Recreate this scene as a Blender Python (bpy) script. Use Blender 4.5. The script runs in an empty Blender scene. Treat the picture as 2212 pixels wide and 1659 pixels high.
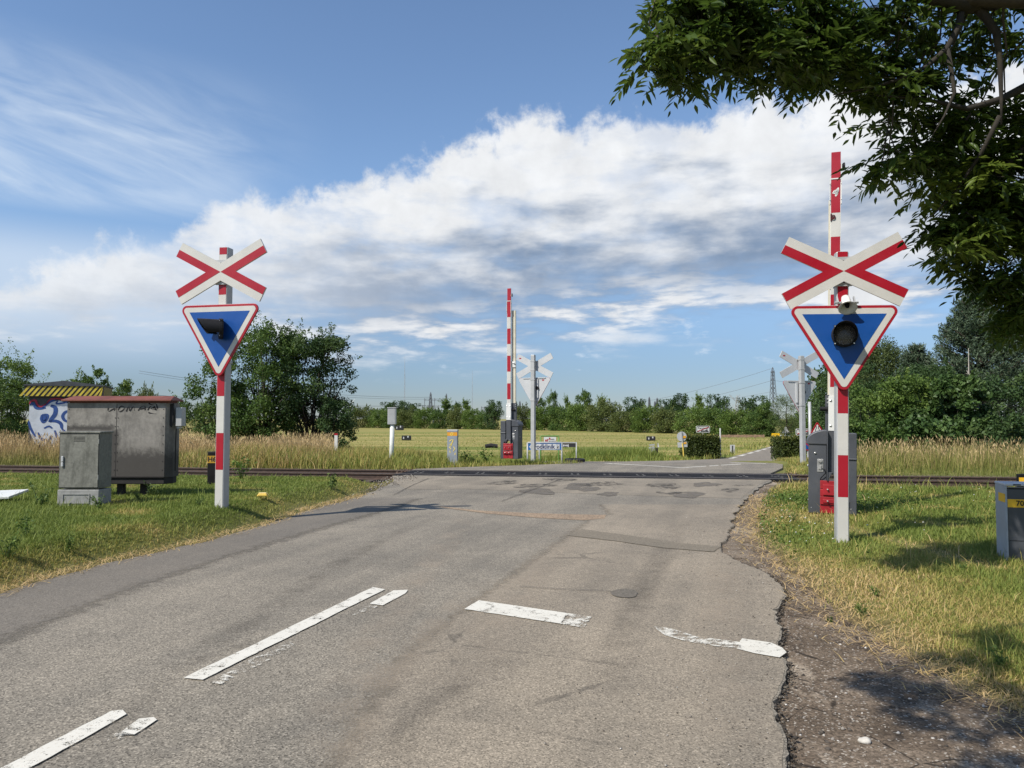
import bpy, math, random
import numpy as np
from mathutils import Vector, Matrix
R = math.radians
sc = bpy.context.scene
COL = sc.collection
rnd = random.Random(7)
rng = np.random.default_rng(11)

# ------------------------------------------------------------------ camera model
F, CU, CV = 1626.6, 1106.0, 829.5
CAMZ = 1.5
TH = math.atan(75.5 / F)
def ray(u, v):
    xc, yc = (u - CU) / F, (CV - v) / F
    return (xc, math.cos(TH) - yc * math.sin(TH), math.sin(TH) + yc * math.cos(TH))
def P(u, v, y):
    r = ray(u, v); s = y / r[1]
    return Vector((r[0] * s, y, CAMZ + r[2] * s))
def G(u, v, z=0.0):
    r = ray(u, v); s = (z - CAMZ) / r[2]
    return (r[0] * s, r[1] * s)
def XU(u, y, z=0.0):
    d = y * math.cos(TH) + (z - CAMZ) * math.sin(TH)
    return (u - CU) / F * d
def ZV(v, y):
    return P(CU, v, y).z
def zt(y):                      # the land falls gently beyond the crossing
    y = np.asarray(y, float)
    return -1.3 * np.clip((y - 26.0) / 27.0, 0, 1)
def S2(x, y): return (x / 1.2911, y / 1.2911)

cam = bpy.data.cameras.new('camera'); co = bpy.data.objects.new('camera', cam); COL.objects.link(co)
co.location = (0, 0, CAMZ); co.rotation_euler = (R(90) + TH, 0, 0)
cam.sensor_width = 36; cam.lens = 36 * F / 2212; cam.clip_end = 9000; cam.clip_start = 0.05
sc.camera = co

# ------------------------------------------------------------------ node helpers
class NT:
    def __init__(s, tree): s.t = tree
    def n(s, typ, **kw):
        nd = s.t.nodes.new(typ)
        for k, v in kw.items(): setattr(nd, k, v)
        return nd
    def put(s, sock, val):
        if val is None: return
        if isinstance(val, bpy.types.NodeSocket): s.t.links.new(val, sock)
        else:
            if sock.type == 'RGBA' and hasattr(val, '__len__') and len(val) == 3: val = (*val, 1)
            sock.default_value = val
    def m(s, op, a, b=None, c=None, clamp=False):
        nd = s.n('ShaderNodeMath', operation=op, use_clamp=clamp)
        for i, x in enumerate((a, b, c)): s.put(nd.inputs[i], x)
        return nd.outputs[0]
    def mix(s, f, a, b, blend='MIX'):
        nd = s.n('ShaderNodeMix', data_type='RGBA', blend_type=blend)
        s.put(nd.inputs[0], f); s.put(nd.inputs[6], a); s.put(nd.inputs[7], b)
        return nd.outputs[2]
    def noise(s, vec, scale, detail=4, rough=.55, dim='3D', dist=0):
        nd = s.n('ShaderNodeTexNoise', noise_dimensions=dim)
        if vec is not None: s.put(nd.inputs['Vector'], vec)
        nd.inputs['Scale'].default_value = scale; nd.inputs['Detail'].default_value = detail
        nd.inputs['Roughness'].default_value = rough; nd.inputs['Distortion'].default_value = dist
        return nd.outputs['Fac']
    def voro(s, vec, scale, out='Distance', feature='F1'):
        nd = s.n('ShaderNodeTexVoronoi', feature=feature)
        s.put(nd.inputs['Vector'], vec); nd.inputs['Scale'].default_value = scale
        return nd.outputs[out]
    def ss(s, x, a, b):          # smoothstep
        nd = s.n('ShaderNodeMapRange', interpolation_type='SMOOTHSTEP')
        s.put(nd.inputs[0], x); s.put(nd.inputs[1], a); s.put(nd.inputs[2], b)
        return nd.outputs[0]
    def lin(s, x, a, b, c=0., d=1.):
        nd = s.n('ShaderNodeMapRange')
        s.put(nd.inputs[0], x)
        for i, q in enumerate((a, b, c, d)): s.put(nd.inputs[i + 1], q)
        return nd.outputs[0]
    def mapping(s, vec, scale=(1, 1, 1), rot=(0, 0, 0)):
        nd = s.n('ShaderNodeMapping'); s.put(nd.inputs[0], vec)
        nd.inputs['Scale'].default_value = scale; nd.inputs['Rotation'].default_value = rot
        return nd.outputs[0]
    def rs(s, vec, ang, scale):   # turn first, then stretch
        return s.mapping(s.mapping(vec, (1, 1, 1), (0, 0, R(ang))), scale)
    def ramp(s, f, stops):
        nd = s.n('ShaderNodeValToRGB'); s.put(nd.inputs[0], f)
        e = nd.color_ramp.elements
        while len(e) < len(stops): e.new(.5)
        for el, (p, c) in zip(e, stops): el.position = p; el.color = (*c, 1)
        return nd.outputs[0]
    def obj(s): return s.n('ShaderNodeTexCoord').outputs['Object']
    def attr(s, name): return s.n('ShaderNodeAttribute', attribute_name=name).outputs['Fac']
    def bump(s, h, strength=.3, dist=.01):
        nd = s.n('ShaderNodeBump'); s.put(nd.inputs['Height'], h)
        nd.inputs['Strength'].default_value = strength; nd.inputs['Distance'].default_value = dist
        return nd.outputs[0]
def new_mat(name):
    m = bpy.data.materials.new(name); m.use_nodes = True
    t = m.node_tree; t.nodes.clear(); q = NT(t)
    out = t.nodes.new('ShaderNodeOutputMaterial'); p = t.nodes.new('ShaderNodeBsdfPrincipled')
    t.links.new(p.outputs[0], out.inputs[0]); q.p = p; q.out = out
    return m, q
def pm(name, col, rough=.5, var=.12, scale=6, metal=0., spec=.4, bump=0., dirt=None, dirtscale=3, dirtamt=.5):
    m, q = new_mat(name); v = q.obj()
    n = q.noise(v, scale, 6, .6)
    lo = tuple(c * (1 - var) for c in col); hi = tuple(min(1, c * (1 + var)) for c in col)
    c = q.mix(q.ss(n, .3, .7), lo, hi)
    if dirt is not None:
        d = q.ss(q.noise(v, dirtscale, 8, .7), .5, .75)
        c = q.mix(q.m('MULTIPLY', d, dirtamt), c, dirt)
    q.put(q.p.inputs['Base Color'], c); q.put(q.p.inputs['Roughness'], q.lin(n, .3, .7, rough - .07, min(1, rough + .1)))
    q.p.inputs['Metallic'].default_value = metal; q.p.inputs['Specular IOR Level'].default_value = spec
    if bump: q.put(q.p.inputs['Normal'], q.bump(q.noise(v, scale * 12, 4), bump, .004))
    return m
def leaf_mat(name, stops, trans=.3, rough=.55, tipmix=None, spec=.25):
    m, q = new_mat(name)
    c = q.ramp(q.attr('r'), stops)
    if tipmix: c = q.mix(q.m('MULTIPLY', q.ss(q.attr('h'), tipmix[1], tipmix[2]), 1.0), tipmix[0], c)
    q.put(q.p.inputs['Base Color'], c); q.p.inputs['Roughness'].default_value = rough
    q.p.inputs['Specular IOR Level'].default_value = spec
    tr = q.n('ShaderNodeBsdfTranslucent'); q.put(tr.inputs[0], c)
    mx = q.n('ShaderNodeMixShader'); mx.inputs[0].default_value = trans
    q.t.links.new(q.p.outputs[0], mx.inputs[1]); q.t.links.new(tr.outputs[0], mx.inputs[2])
    q.t.links.new(mx.outputs[0], q.out.inputs[0])
    return m

# ------------------------------------------------------------------ object helpers
def tag(o, label=None, cat=None, group=None, kind=None):
    if label: o['label'] = label
    if cat: o['category'] = cat
    if group: o['group'] = group
    if kind: o['kind'] = kind
    return o
def thing(name, label, cat, loc=(0, 0, 0), rz=0., group=None):
    o = bpy.data.objects.new(name, None); COL.objects.link(o); o.empty_display_size = .2
    o.location = loc; o.rotation_euler = (0, 0, rz)
    return tag(o, label, cat, group)
class MB:
    def __init__(s): s.v = []; s.f = []; s.m = []
    def add(s, vs, fs, mi=0, M=None):
        b = len(s.v)
        for p in vs:
            p = Vector(p)
            s.v.append(M @ p if M is not None else p)
        for f in fs: s.f.append([i + b for i in f]); s.m.append(mi)
        return s
    def box(s, x0, x1, y0, y1, z0, z1, mi=0, M=None):
        x0, x1 = min(x0, x1), max(x0, x1); y0, y1 = min(y0, y1), max(y0, y1); z0, z1 = min(z0, z1), max(z0, z1)
        return s.add([(x0, y0, z0), (x1, y0, z0), (x1, y1, z0), (x0, y1, z0), (x0, y0, z1), (x1, y0, z1), (x1, y1, z1), (x0, y1, z1)],
              [(0, 3, 2, 1), (4, 5, 6, 7), (0, 1, 5, 4), (1, 2, 6, 5), (2, 3, 7, 6), (3, 0, 4, 7)], mi, M)
    def prism(s, poly, y0, y1, mi=0, M=None):           # polygon in x,z; front face at y0
        a = sum(p[0] * q[1] - q[0] * p[1] for p, q in zip(poly, poly[1:] + poly[:1]))
        if a < 0: poly = poly[::-1]
        n = len(poly)
        vs = [(x, y0, z) for x, z in poly] + [(x, y1, z) for x, z in poly]
        fs = [tuple(range(n)), tuple(range(2 * n - 1, n - 1, -1))]
        fs += [(i + n, (i + 1) % n + n, (i + 1) % n, i) for i in range(n)]
        return s.add(vs, fs, mi, M)
    def slab(s, poly, z0, z1, mi=0):                     # polygon in x,y
        a = sum(p[0] * q[1] - q[0] * p[1] for p, q in zip(poly, poly[1:] + poly[:1]))
        if a < 0: poly = poly[::-1]
        n = len(poly)
        vs = [(x, y, z1) for x, y in poly] + [(x, y, z0) for x, y in poly]
        fs = [tuple(range(n)), tuple(range(2 * n - 1, n - 1, -1))]
        fs += [(i + n, (i + 1) % n + n, (i + 1) % n, i) for i in range(n)]
        return s.add(vs, fs, mi)
    def tube(s, pts, rad, n=6, mi=0, cap=True):
        pts = [Vector(p) for p in pts]
        if not hasattr(rad, '__len__'): rad = [rad] * len(pts)
        vs = []; fs = []; up = None
        for i, p in enumerate(pts):
            d = (pts[min(i + 1, len(pts) - 1)] - pts[max(i - 1, 0)])
            if d.length < 1e-9: d = Vector((0, 0, 1))
            d.normalize()
            if up is None: up = d.orthogonal().normalized()
            up = (up - d * up.dot(d))
            up = up.normalized() if up.length > 1e-6 else d.orthogonal().normalized()
            w = d.cross(up)
            for k in range(n):
                a = 2 * math.pi * k / n
                vs.append(p + (up * math.cos(a) + w * math.sin(a)) * rad[i])
        for i in range(len(pts) - 1):
            for k in range(n):
                fs.append((i * n + k, i * n + (k + 1) % n, (i + 1) * n + (k + 1) % n, (i + 1) * n + k))
        if cap:
            fs.append(tuple(range(n - 1, -1, -1))); fs.append(tuple((len(pts) - 1) * n + k for k in range(n)))
        return s.add(vs, fs, mi)
    def cyl(s, p0, p1, r0, r1=None, n=16, mi=0): return s.tube([p0, p1], [r0, r0 if r1 is None else r1], n, mi)
    def lathe(s, prof, n=20, mi=0, M=None):              # profile (r, t), axis along -y: y = -t
        vs = []; fs = []
        for r, t in prof:
            for k in range(n):
                a = 2 * math.pi * k / n; vs.append((r * math.cos(a), -t, r * math.sin(a)))
        for i in range(len(prof) - 1):
            for k in range(n):
                fs.append((i * n + k, i * n + (k + 1) % n, (i + 1) * n + (k + 1) % n, (i + 1) * n + k))
        return s.add(vs, fs, mi, M)
    def ribbon(s, pts, w, y=0., mi=0):                   # flat stroke in x,z at depth y, facing -y
        n = len(pts); vs = []; fs = []
        if not hasattr(w, '__len__'): w = [w] * n
        for i, (x, z) in enumerate(pts):
            a = pts[max(i - 1, 0)]; b = pts[min(i + 1, n - 1)]
            dx, dz = b[0] - a[0], b[1] - a[1]; l = math.hypot(dx, dz) or 1
            vs += [(x - dz / l * w[i] / 2, y, z + dx / l * w[i] / 2), (x + dz / l * w[i] / 2, y, z - dx / l * w[i] / 2)]
        for i in range(n - 1): fs.append((2 * i, 2 * i + 1, 2 * i + 3, 2 * i + 2))
        return s.add(vs, fs, mi)
    def build(s, name, mats, parent=None, loc=None, rot=None, bevel=0., seg=2, smooth=False):
        me = bpy.data.meshes.new(name); me.from_pydata([tuple(p) for p in s.v], [], s.f)
        if not isinstance(mats, (list, tuple)): mats = [mats]
        for m in mats: me.materials.append(m)
        me.polygons.foreach_set('material_index', s.m)
        if smooth: me.polygons.foreach_set('use_smooth', [True] * len(me.polygons))
        me.update()
        o = bpy.data.objects.new(name, me); COL.objects.link(o)
        if parent: o.parent = parent
        if loc is not None: o.location = loc
        if rot is not None: o.rotation_euler = rot
        if bevel:
            b = o.modifiers.new('bevel', 'BEVEL'); b.width = bevel; b.segments = seg; b.limit_method = 'ANGLE'; b.angle_limit = R(40)
        return o
def np_mesh(name, V, Fc, mat, fattr=None, vattr=None, parent=None):
    V = np.asarray(V, np.float32); Fc = np.asarray(Fc, np.int32); m, k = Fc.shape
    me = bpy.data.meshes.new(name)
    me.vertices.add(len(V)); me.vertices.foreach_set('co', V.ravel())
    me.loops.add(m * k); me.loops.foreach_set('vertex_index', Fc.ravel())
    me.polygons.add(m); me.polygons.foreach_set('loop_start', np.arange(0, m * k, k, dtype=np.int32))
    me.update(calc_edges=True)
    if fattr is not None:
        a = me.attributes.new('r', 'FLOAT', 'FACE'); a.data.foreach_set('value', np.asarray(fattr, np.float32))
    if vattr is not None:
        for nm, arr in vattr.items():
            a = me.attributes.new(nm, 'FLOAT', 'POINT'); a.data.foreach_set('value', np.asarray(arr, np.float32))
    me.materials.append(mat)
    o = bpy.data.objects.new(name, me); COL.objects.link(o)
    if parent: o.parent = parent
    return o
def text(body, size, mat, name, parent, loc, rot=(0, 0, 0), align='CENTER', sx=1., bold=0.):
    cu = bpy.data.curves.new('txt', 'FONT'); cu.body = body; cu.size = size; cu.align_x = align; cu.align_y = 'CENTER'
    cu.offset = bold; cu.resolution_u = 3
    ob = bpy.data.objects.new('txt', cu); COL.objects.link(ob)
    me = bpy.data.meshes.new_from_object(ob); me.name = name
    COL.objects.unlink(ob); bpy.data.objects.remove(ob); bpy.data.curves.remove(cu)
    for v in me.vertices: v.co = (v.co.x * sx, 0, v.co.y)
    me.materials.clear(); me.materials.append(mat)
    o = bpy.data.objects.new(name, me); COL.objects.link(o); o.parent = parent; o.location = loc; o.rotation_euler = rot
    return o
def copy_tree(o, parent=None):
    c = o.copy(); COL.objects.link(c); c.parent = parent
    for ch in list(o.children): copy_tree(ch, c)
    return c
def round_poly(pts, r, n=6):
    out = []; k = len(pts)
    for i in range(k):
        p0, p, p1 = Vector(pts[i - 1]), Vector(pts[i]), Vector(pts[(i + 1) % k])
        a = (p0 - p).normalized(); b = (p1 - p).normalized(); half = a.angle(b) / 2
        t = r / math.tan(half); c = p + (a + b).normalized() * (r / math.sin(half))
        s0 = p + a * t - c; s1 = p + b * t - c
        ang = s0.angle(s1); sgn = 1 if s0.x * s1.y - s0.y * s1.x > 0 else -1
        for j in range(n + 1):
            q = Matrix.Rotation(sgn * ang * j / n, 2) @ s0 + c
            out.append((q.x, q.y))
    return out
def inpoly(x, y, poly):
    x = np.asarray(x); y = np.asarray(y); ins = np.zeros(x.shape, bool); n = len(poly)
    for i in range(n):
        x0, y0 = poly[i]; x1, y1 = poly[(i + 1) % n]
        if y0 == y1: continue
        c = ((y0 > y) != (y1 > y)) & (x < (x1 - x0) * (y - y0) / (y1 - y0) + x0)
        ins ^= c
    return ins
def curve_pts(pts, k=5):             # smooth a hand drawn stroke
    out = []; n = len(pts)
    for i in range(n - 1):
        a, b, c, d = pts[max(i - 1, 0)], pts[i], pts[i + 1], pts[min(i + 2, n - 1)]
        for s in range(k):
            t = s / k; out.append(tuple(.5 * (2 * b[j] + (c[j] - a[j]) * t + (2 * a[j] - 5 * b[j] + 4 * c[j] - d[j]) * t * t + (3 * b[j] - a[j] - 3 * c[j] + d[j]) * t ** 3) for j in (0, 1)))
    return out + [tuple(pts[-1])]
def polydist(x, y, line, closed=False):
    x = np.asarray(x, float); y = np.asarray(y, float); d = np.full(x.shape, 1e9)
    n = len(line)
    for i in range(n if closed else n - 1):
        ax, ay = line[i]; bx, by = line[(i + 1) % n]
        l2 = (bx - ax) ** 2 + (by - ay) ** 2 or 1e-9
        t = np.clip(((x - ax) * (bx - ax) + (y - ay) * (by - ay)) / l2, 0, 1)
        d = np.minimum(d, np.hypot(x - ax - t * (bx - ax), y - ay - t * (by - ay)))
    return d
def patchy(x, y, s=1., seed=0.):
    return .5 + .25 * (np.sin(1.3 * s * x + .7 * s * y + seed) + np.sin(-.8 * s * x + 1.9 * s * y + 2.1 * seed + 1) * .8 + np.sin(2.9 * s * x + 2.3 * s * y + seed * 3) * .5 + np.sin(5.1 * s * x - 4.4 * s * y + seed) * .35) / 1.3
def jag(line, step, amp, seed=1):
    r = random.Random(seed); out = []
    for (ax, ay), (bx, by) in zip(line, line[1:]):
        l = math.hypot(bx - ax, by - ay); n = max(1, int(l / step))
        for i in range(n):
            t = i / n; k = amp * (.6 * r.gauss(0, .5) + .8 * math.sin(3.7 * (ax + (bx - ax) * t) + 5.3 * (ay + (by - ay) * t)) * .6)
            out.append((ax + (bx - ax) * t - (by - ay) / (l or 1) * k, ay + (by - ay) * t + (bx - ax) / (l or 1) * k))
    out.append(line[-1]); return out
# ------------------------------------------------------------------ light and sky
SUN_AZ, SUN_EL = 50.0, 47.0         # shadows run 50 degrees right of straight ahead
sdir = Vector((-math.sin(R(SUN_AZ)) * math.cos(R(SUN_EL)), -math.cos(R(SUN_AZ)) * math.cos(R(SUN_EL)), math.sin(R(SUN_EL))))
sl = bpy.data.lights.new('sun', 'SUN'); so = bpy.data.objects.new('sun', sl); COL.objects.link(so)
sl.energy = 4.55; sl.angle = R(.5); sl.color = (1, .945, .86)
so.rotation_euler = sdir.to_track_quat('Z', 'Y').to_euler(); so.location = (-20, -20, 40)
sc.view_settings.view_transform = 'Standard'; sc.view_settings.look = 'None'
sc.view_settings.gamma = 1; sc.view_settings.exposure = 0.30

w = bpy.data.worlds.new('World'); sc.world = w; w.use_nodes = True
t = w.node_tree; t.nodes.clear(); q = NT(t)
wo = t.nodes.new('ShaderNodeOutputWorld')
sky = q.n('ShaderNodeTexSky', sky_type='NISHITA', sun_disc=False, sun_elevation=R(SUN_EL), sun_rotation=math.atan2(sdir.x, sdir.y))
sky.altitude = 0; sky.air_density = 1.0; sky.dust_density = .15; sky.ozone_density = 3.5
def AE(u, v):
    r = ray(u, v); return math.degrees(math.atan2(r[0], r[1])), math.degrees(math.asin(r[2] / math.sqrt(sum(c * c for c in r))))
gen = q.n('ShaderNodeTexCoord').outputs['Generated']
sx = q.n('ShaderNodeSeparateXYZ'); q.put(sx.inputs[0], gen)
X_, Y_, Z_ = sx.outputs
DEG = 57.29578
A = q.m('MULTIPLY', q.m('ARCTAN2', X_, Y_), DEG)
E = q.m('MULTIPLY', q.m('ARCSINE', Z_), DEG)
def curve(pts):
    nd = q.n('ShaderNodeFloatCurve'); q.put(nd.inputs['Value'], q.lin(A, -45, 45, 0, 1))
    c = nd.mapping.curves[0]; ps = sorted(((AE(u, v)[0] + 45) / 90, AE(u, v)[1] / 40) for u, v in pts)
    while len(c.points) < len(ps): c.points.new(.5, .5)
    for cp, (a, b) in zip(c.points, ps): cp.location = (a, b); cp.handle_type = 'AUTO_CLAMPED'
    nd.mapping.update()
    return q.m('MULTIPLY', nd.outputs[0], 40)
cv = q.n('ShaderNodeCombineXYZ'); q.put(cv.inputs[0], A); q.put(cv.inputs[1], E)
AEv = cv.outputs[0]
top = curve([(-300, 640), (0, 600), (130, 545), (300, 505), (430, 468), (540, 420), (660, 415), (760, 382), (900, 345), (960, 310), (1060, 275), (1160, 235), (1300, 245), (1450, 250), (1600, 212), (1800, 195), (2050, 150), (2300, 120), (2600, 100)])
bot = curve([(-300, 760), (0, 750), (250, 750), (450, 740), (650, 770), (800, 790), (1000, 795), (1150, 780), (1300, 755), (1450, 725), (1600, 740), (1750, 730), (2000, 720), (2300, 715), (2600, 715)])
nb = q.noise(AEv, .22, 3, .5)
n1 = q.noise(AEv, .30, 12, .62, dist=.15)
n2 = q.noise(q.mapping(AEv, (.22, 1.0, 1), (0, 0, R(-7))), .55, 9, .58, dist=.15)
n3 = q.noise(q.mapping(AEv, (.34, 1.0, 1), (0, 0, R(5))), .30, 6, .55, dist=.1)
dt = q.m('ADD', q.m('SUBTRACT', top, E), q.m('MULTIPLY', q.m('SUBTRACT', n1, .5), 7.5))
db = q.m('ADD', q.m('SUBTRACT', E, bot), q.m('MULTIPLY', q.m('SUBTRACT', n2, .5), 9.0))
mt = q.ss(dt, -.3, 1.5); mb = q.ss(db, -.7, 3.6)
frac = q.m('DIVIDE', q.m('SUBTRACT', top, E), q.m('MAXIMUM', q.m('SUBTRACT', top, bot), 1.0), clamp=True)
leftthin = q.lin(A, -32, -10, .82, 1.0)
thin = q.lin(q.ss(n2, .38, .58), 0, 1, .12, 1.0)
lowf = q.ss(frac, .55, .9)
n4 = q.noise(q.mapping(AEv, (.40, 1.0, 1)), .36, 8, .58, dist=.1)
gaps = q.m('SUBTRACT', 1.0, q.m('MULTIPLY', q.m('SUBTRACT', 1.0, q.ss(n4, .30, .54)), q.lin(A, -30, 20, .62, .16)))
dens = q.m('MULTIPLY', q.m('MULTIPLY', mt, mb), q.m('MULTIPLY', q.m('MULTIPLY', leftthin, gaps), q.m('ADD', q.m('MULTIPLY', lowf, thin), q.m('SUBTRACT', 1.0, lowf))), clamp=True)
# cloud shade: underside of the bank turns blue grey
g = q.ss(q.m('ADD', q.m('MULTIPLY', frac, .60), q.m('MULTIPLY', n3, .95)), .60, .93)
g = q.m('MULTIPLY', g, q.m('SUBTRACT', 1.0, q.m('MULTIPLY', q.ss(frac, .62, .85), q.ss(n2, .42, .60))))
g = q.m('MULTIPLY', g, q.lin(A, -22, -2, .45, 1.0))
relief = q.lin(q.noise(AEv, .32, 8, .58), .3, .7, .90, 1.07)
cl = q.mix(g, (.71, .725, .745), (.20, .272, .39))
cl = q.mix(1.0, cl, q.n('ShaderNodeCombineColor').outputs[0], 'MULTIPLY') if False else cl
vm = q.n('ShaderNodeVectorMath', operation='SCALE'); q.put(vm.inputs[0], cl); q.put(vm.inputs['Scale'], relief)
cloudcol = vm.outputs[0]
# high thin veil at left
ci = q.noise(q.rs(AEv, 13, (.22, 1.0, 1)), .34, 8, .56, dist=.5)
cmask = q.m('MULTIPLY', q.m('MULTIPLY', q.ss(E, 13.0, 15.2), q.m('SUBTRACT', 1.0, q.ss(E, 18.5, 25))), q.m('SUBTRACT', 1.0, q.ss(A, -30, -13)))
cir = q.m('MULTIPLY', q.m('MULTIPLY', cmask, q.ss(ci, .28, .72)), .85)
# small low puffs and pale band
pf = q.noise(q.mapping(AEv, (.5, 1.3, 1)), .5, 8, .6)
puff = q.m('MULTIPLY', q.m('MULTIPLY', q.ss(pf, .58, .70), q.m('MULTIPLY', q.ss(E, 2.5, 4), q.m('SUBTRACT', 1.0, q.ss(E, 7, 11)))), .5)
veil = q.m('MULTIPLY', q.m('MULTIPLY', q.m('SUBTRACT', 1.0, q.ss(A, -27, -12)), q.ss(E, 2, 7)), q.m('MULTIPLY', q.m('SUBTRACT', 1.0, q.ss(E, 10, 13.5)), .62))
thinall = q.m('MAXIMUM', q.m('MAXIMUM', cir, puff), veil)
bgs = q.n('ShaderNodeBackground'); bgs.inputs[1].default_value = .13
hs = q.n('ShaderNodeHueSaturation'); hs.inputs['Saturation'].default_value = 1.0
hz = q.mix(q.ss(E, 1.0, 17.0), (.365, .42, .55), (1.0, 1.0, 1.0))   # sky tint, darker and bluer towards the horizon
q.put(hs.inputs['Color'], sky.outputs[0]); q.put(bgs.inputs[0], q.mix(1.0, hs.outputs[0], hz, 'MULTIPLY'))
bg1 = q.n('ShaderNodeBackground'); bg1.inputs[0].default_value = (.58, .66, .76, 1)
bg2 = q.n('ShaderNodeBackground'); q.put(bg2.inputs[0], cloudcol)
m1 = q.n('ShaderNodeMixShader'); q.put(m1.inputs[0], thinall); t.links.new(bgs.outputs[0], m1.inputs[1]); t.links.new(bg1.outputs[0], m1.inputs[2])
m2 = q.n('ShaderNodeMixShader'); q.put(m2.inputs[0], dens); t.links.new(m1.outputs[0], m2.inputs[1]); t.links.new(bg2.outputs[0], m2.inputs[2])
t.links.new(m2.outputs[0], wo.inputs[0])
# ------------------------------------------------------------------ layout of road, shoulder, track (metres)
tn = Vector((.1657, .9862)); tt = Vector((.9862, -.1657)); tc = Vector((0, 20.73))
def sd_(x, y): return (np.asarray(x) - tc.x) * tn.x + (np.asarray(y) - tc.y) * tn.y
def T2(a, s): p = tc + tt * a + tn * s; return (p.x, p.y)
def Z2(x, y): return G(*S2(1100 + .4973 * x, 1250 + .4973 * y))
def R2(x, y): return G(*S2(2050 + .4172 * x, 1450 + .4172 * y))
left_edge = [(-7.2, -6), (-5.35, 2.5)] + [G(u, v) for u, v in ((0, 1282), (145, 1239), (275, 1207), (432, 1172), (590, 1129), (668, 1101), (786, 1070), (866, 1034))] + [(-3.0, 21.6)]
right_edge = [(.75, -6), (1.05, 1.5), (1.12, 3.1)] + [Z2(x, y) for x, y in ((2140, 1508), (2172, 1350), (2190, 1200), (2168, 1060), (2135, 980), (2172, 850), (2195, 780), (2080, 700), (1900, 615), (1835, 585), (1845, 530), (1885, 460), (1905, 380), (1965, 290), (2045, 220), (2115, 185))] + [(6.85, 20.2)]
left_j = jag(left_edge, .15, .05, 3); right_j = jag(right_edge[:13], .05, .035, 5) + jag(right_edge[13:], .12, .05, 6)
far_l = [(-2.9, 22.7), (-1.7, 23.5), (.4, 24.6), (2.45, 25.8)]
far_r = [(7.0, 20.6), (8.3, 23.2), (9.25, 25.8)]
road_near = left_j + jag(far_l, .2, .05, 8) + far_r[::-1] + right_j[::-1]
fl = [(2.45, 25.8)] + [(XU(u, y, float(zt(y))), y) for u, y in ((1300, 29), (1440, 36), (1540, 50), (1566, 53.6), (1691, 87.6), (1738, 130), (1748, 180))]
fr = [(9.25, 25.8)] + [(XU(u, y, float(zt(y))), y) for u, y in ((1700, 30), (1704, 38), (1702, 50), (1712, 55), (1745, 87.6), (1768, 130), (1773, 180))]
road_far = fl + fr[::-1]
side_road = [(2.3, 26.0), (-30, 31.5), (-30, 37), (7, 31.5), (9, 27)]
grass_r = [(3.6, -4), (3.1, 1.5)] + [R2(x, y) for x, y in ((1932, 1330), (1750, 1260), (1600, 1180), (1400, 1080), (1200, 980), (1000, 870), (850, 780), (780, 700), (600, 600), (480, 480), (290, 300), (200, 200), (110, 130))]
grass_r += [Z2(1990, 470), Z2(1985, 390), Z2(2020, 300), Z2(2080, 230), Z2(2150, 195)]
shoulder = jag(grass_r, .1, .05, 9) + [(6.75, 20.0)] + [p for p in right_j[::-1]] + [(.7, -4.2)]

# ------------------------------------------------------------------ ground sheet out to the horizon
def ground_h(x, y):
    x = np.asarray(x, float); y = np.asarray(y, float)
    h = zt(y) - .05
    sd = sd_(x, y)
    ss = lambda v, a, b: (lambda k: k * k * (3 - 2 * k))(np.clip((v - a) / (b - a), 0, 1))
    near = (y < 60) & (np.abs(x) < 60)
    lx = np.interp(y, [p[1] for p in left_edge], [p[0] for p in left_edge])
    dl = np.clip(lx - x, 0, 9)
    h = h + .28 * ss(dl, .05, .75) * (1 - ss(sd, -5.2, -3.2))
    rx = np.interp(y, [p[1] for p in grass_r], [p[0] for p in grass_r])
    h = h + .05 * ss(x - rx, -.05, .5) * (1 - ss(sd, -3, -2))
    inroad = (x > np.interp(y, [p[1] for p in left_edge], [p[0] for p in left_edge]) - .35) & (x < np.interp(y, [20, 23], [7.2, 8.4]) + .3)
    h = h - .2 * (1 - ss(np.abs(sd), 1.45, np.where(sd < 0, 3.3, 2.3))) * (~inroad)
    h = h + .09 * ss(sd, 2.2, 3.5) * (1 - ss(y, 29, 34)) * (~((x > -2) & (x < 9)))
    h = h + .022 * (patchy(x, y, 1.1, .4) - .5) * (dl + np.clip(x - rx, 0, 1) > .2) * near
    return h
def spread(a, b, step, lo, hi):
    c = list(np.arange(a, b + 1e-6, step)); s = step
    while c[-1] < hi: s *= 1.25; c.append(c[-1] + s)
    s = step
    while c[0] > lo: s *= 1.25; c.insert(0, c[0] - s)
    return np.array(c)
gx = spread(-18, 19, .22, -4000, 4000); gy = spread(1, 34, .22, -400, 7000)
gy = np.sort(np.concatenate([gy, [26., 53.]]))
GX, GY = np.meshgrid(gx, gy)
GZ = ground_h(GX.ravel(), GY.ravel())
nx, ny = len(gx), len(gy)
idx = np.arange(nx * ny).reshape(ny, nx)
gf = np.stack([idx[:-1, :-1], idx[:-1, 1:], idx[1:, 1:], idx[1:, :-1]], -1).reshape(-1, 4)
dirt = np.clip(1 - polydist(GX.ravel(), GY.ravel(), left_edge) / .3, 0, 1)
dirt = np.maximum(dirt, np.clip(1 - (np.abs(sd_(GX.ravel(), GY.ravel())) - 1.9) / .5, 0, 1))
dirt = np.maximum(dirt, np.clip(1.1 - polydist(GX.ravel(), GY.ravel(), grass_r) / .4, 0, 1))
m, q = new_mat('soil_and_turf')
v = q.obj(); n = q.noise(v, .9, 8, .65); n2_ = q.noise(v, 14, 6, .7)
turf = q.ramp(q.m('ADD', q.m('MULTIPLY', n, .6), q.m('MULTIPLY', n2_, .4)), [(.3, (.08, .10, .024)), (.5, (.15, .155, .045)), (.68, (.25, .20, .085))])
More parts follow.
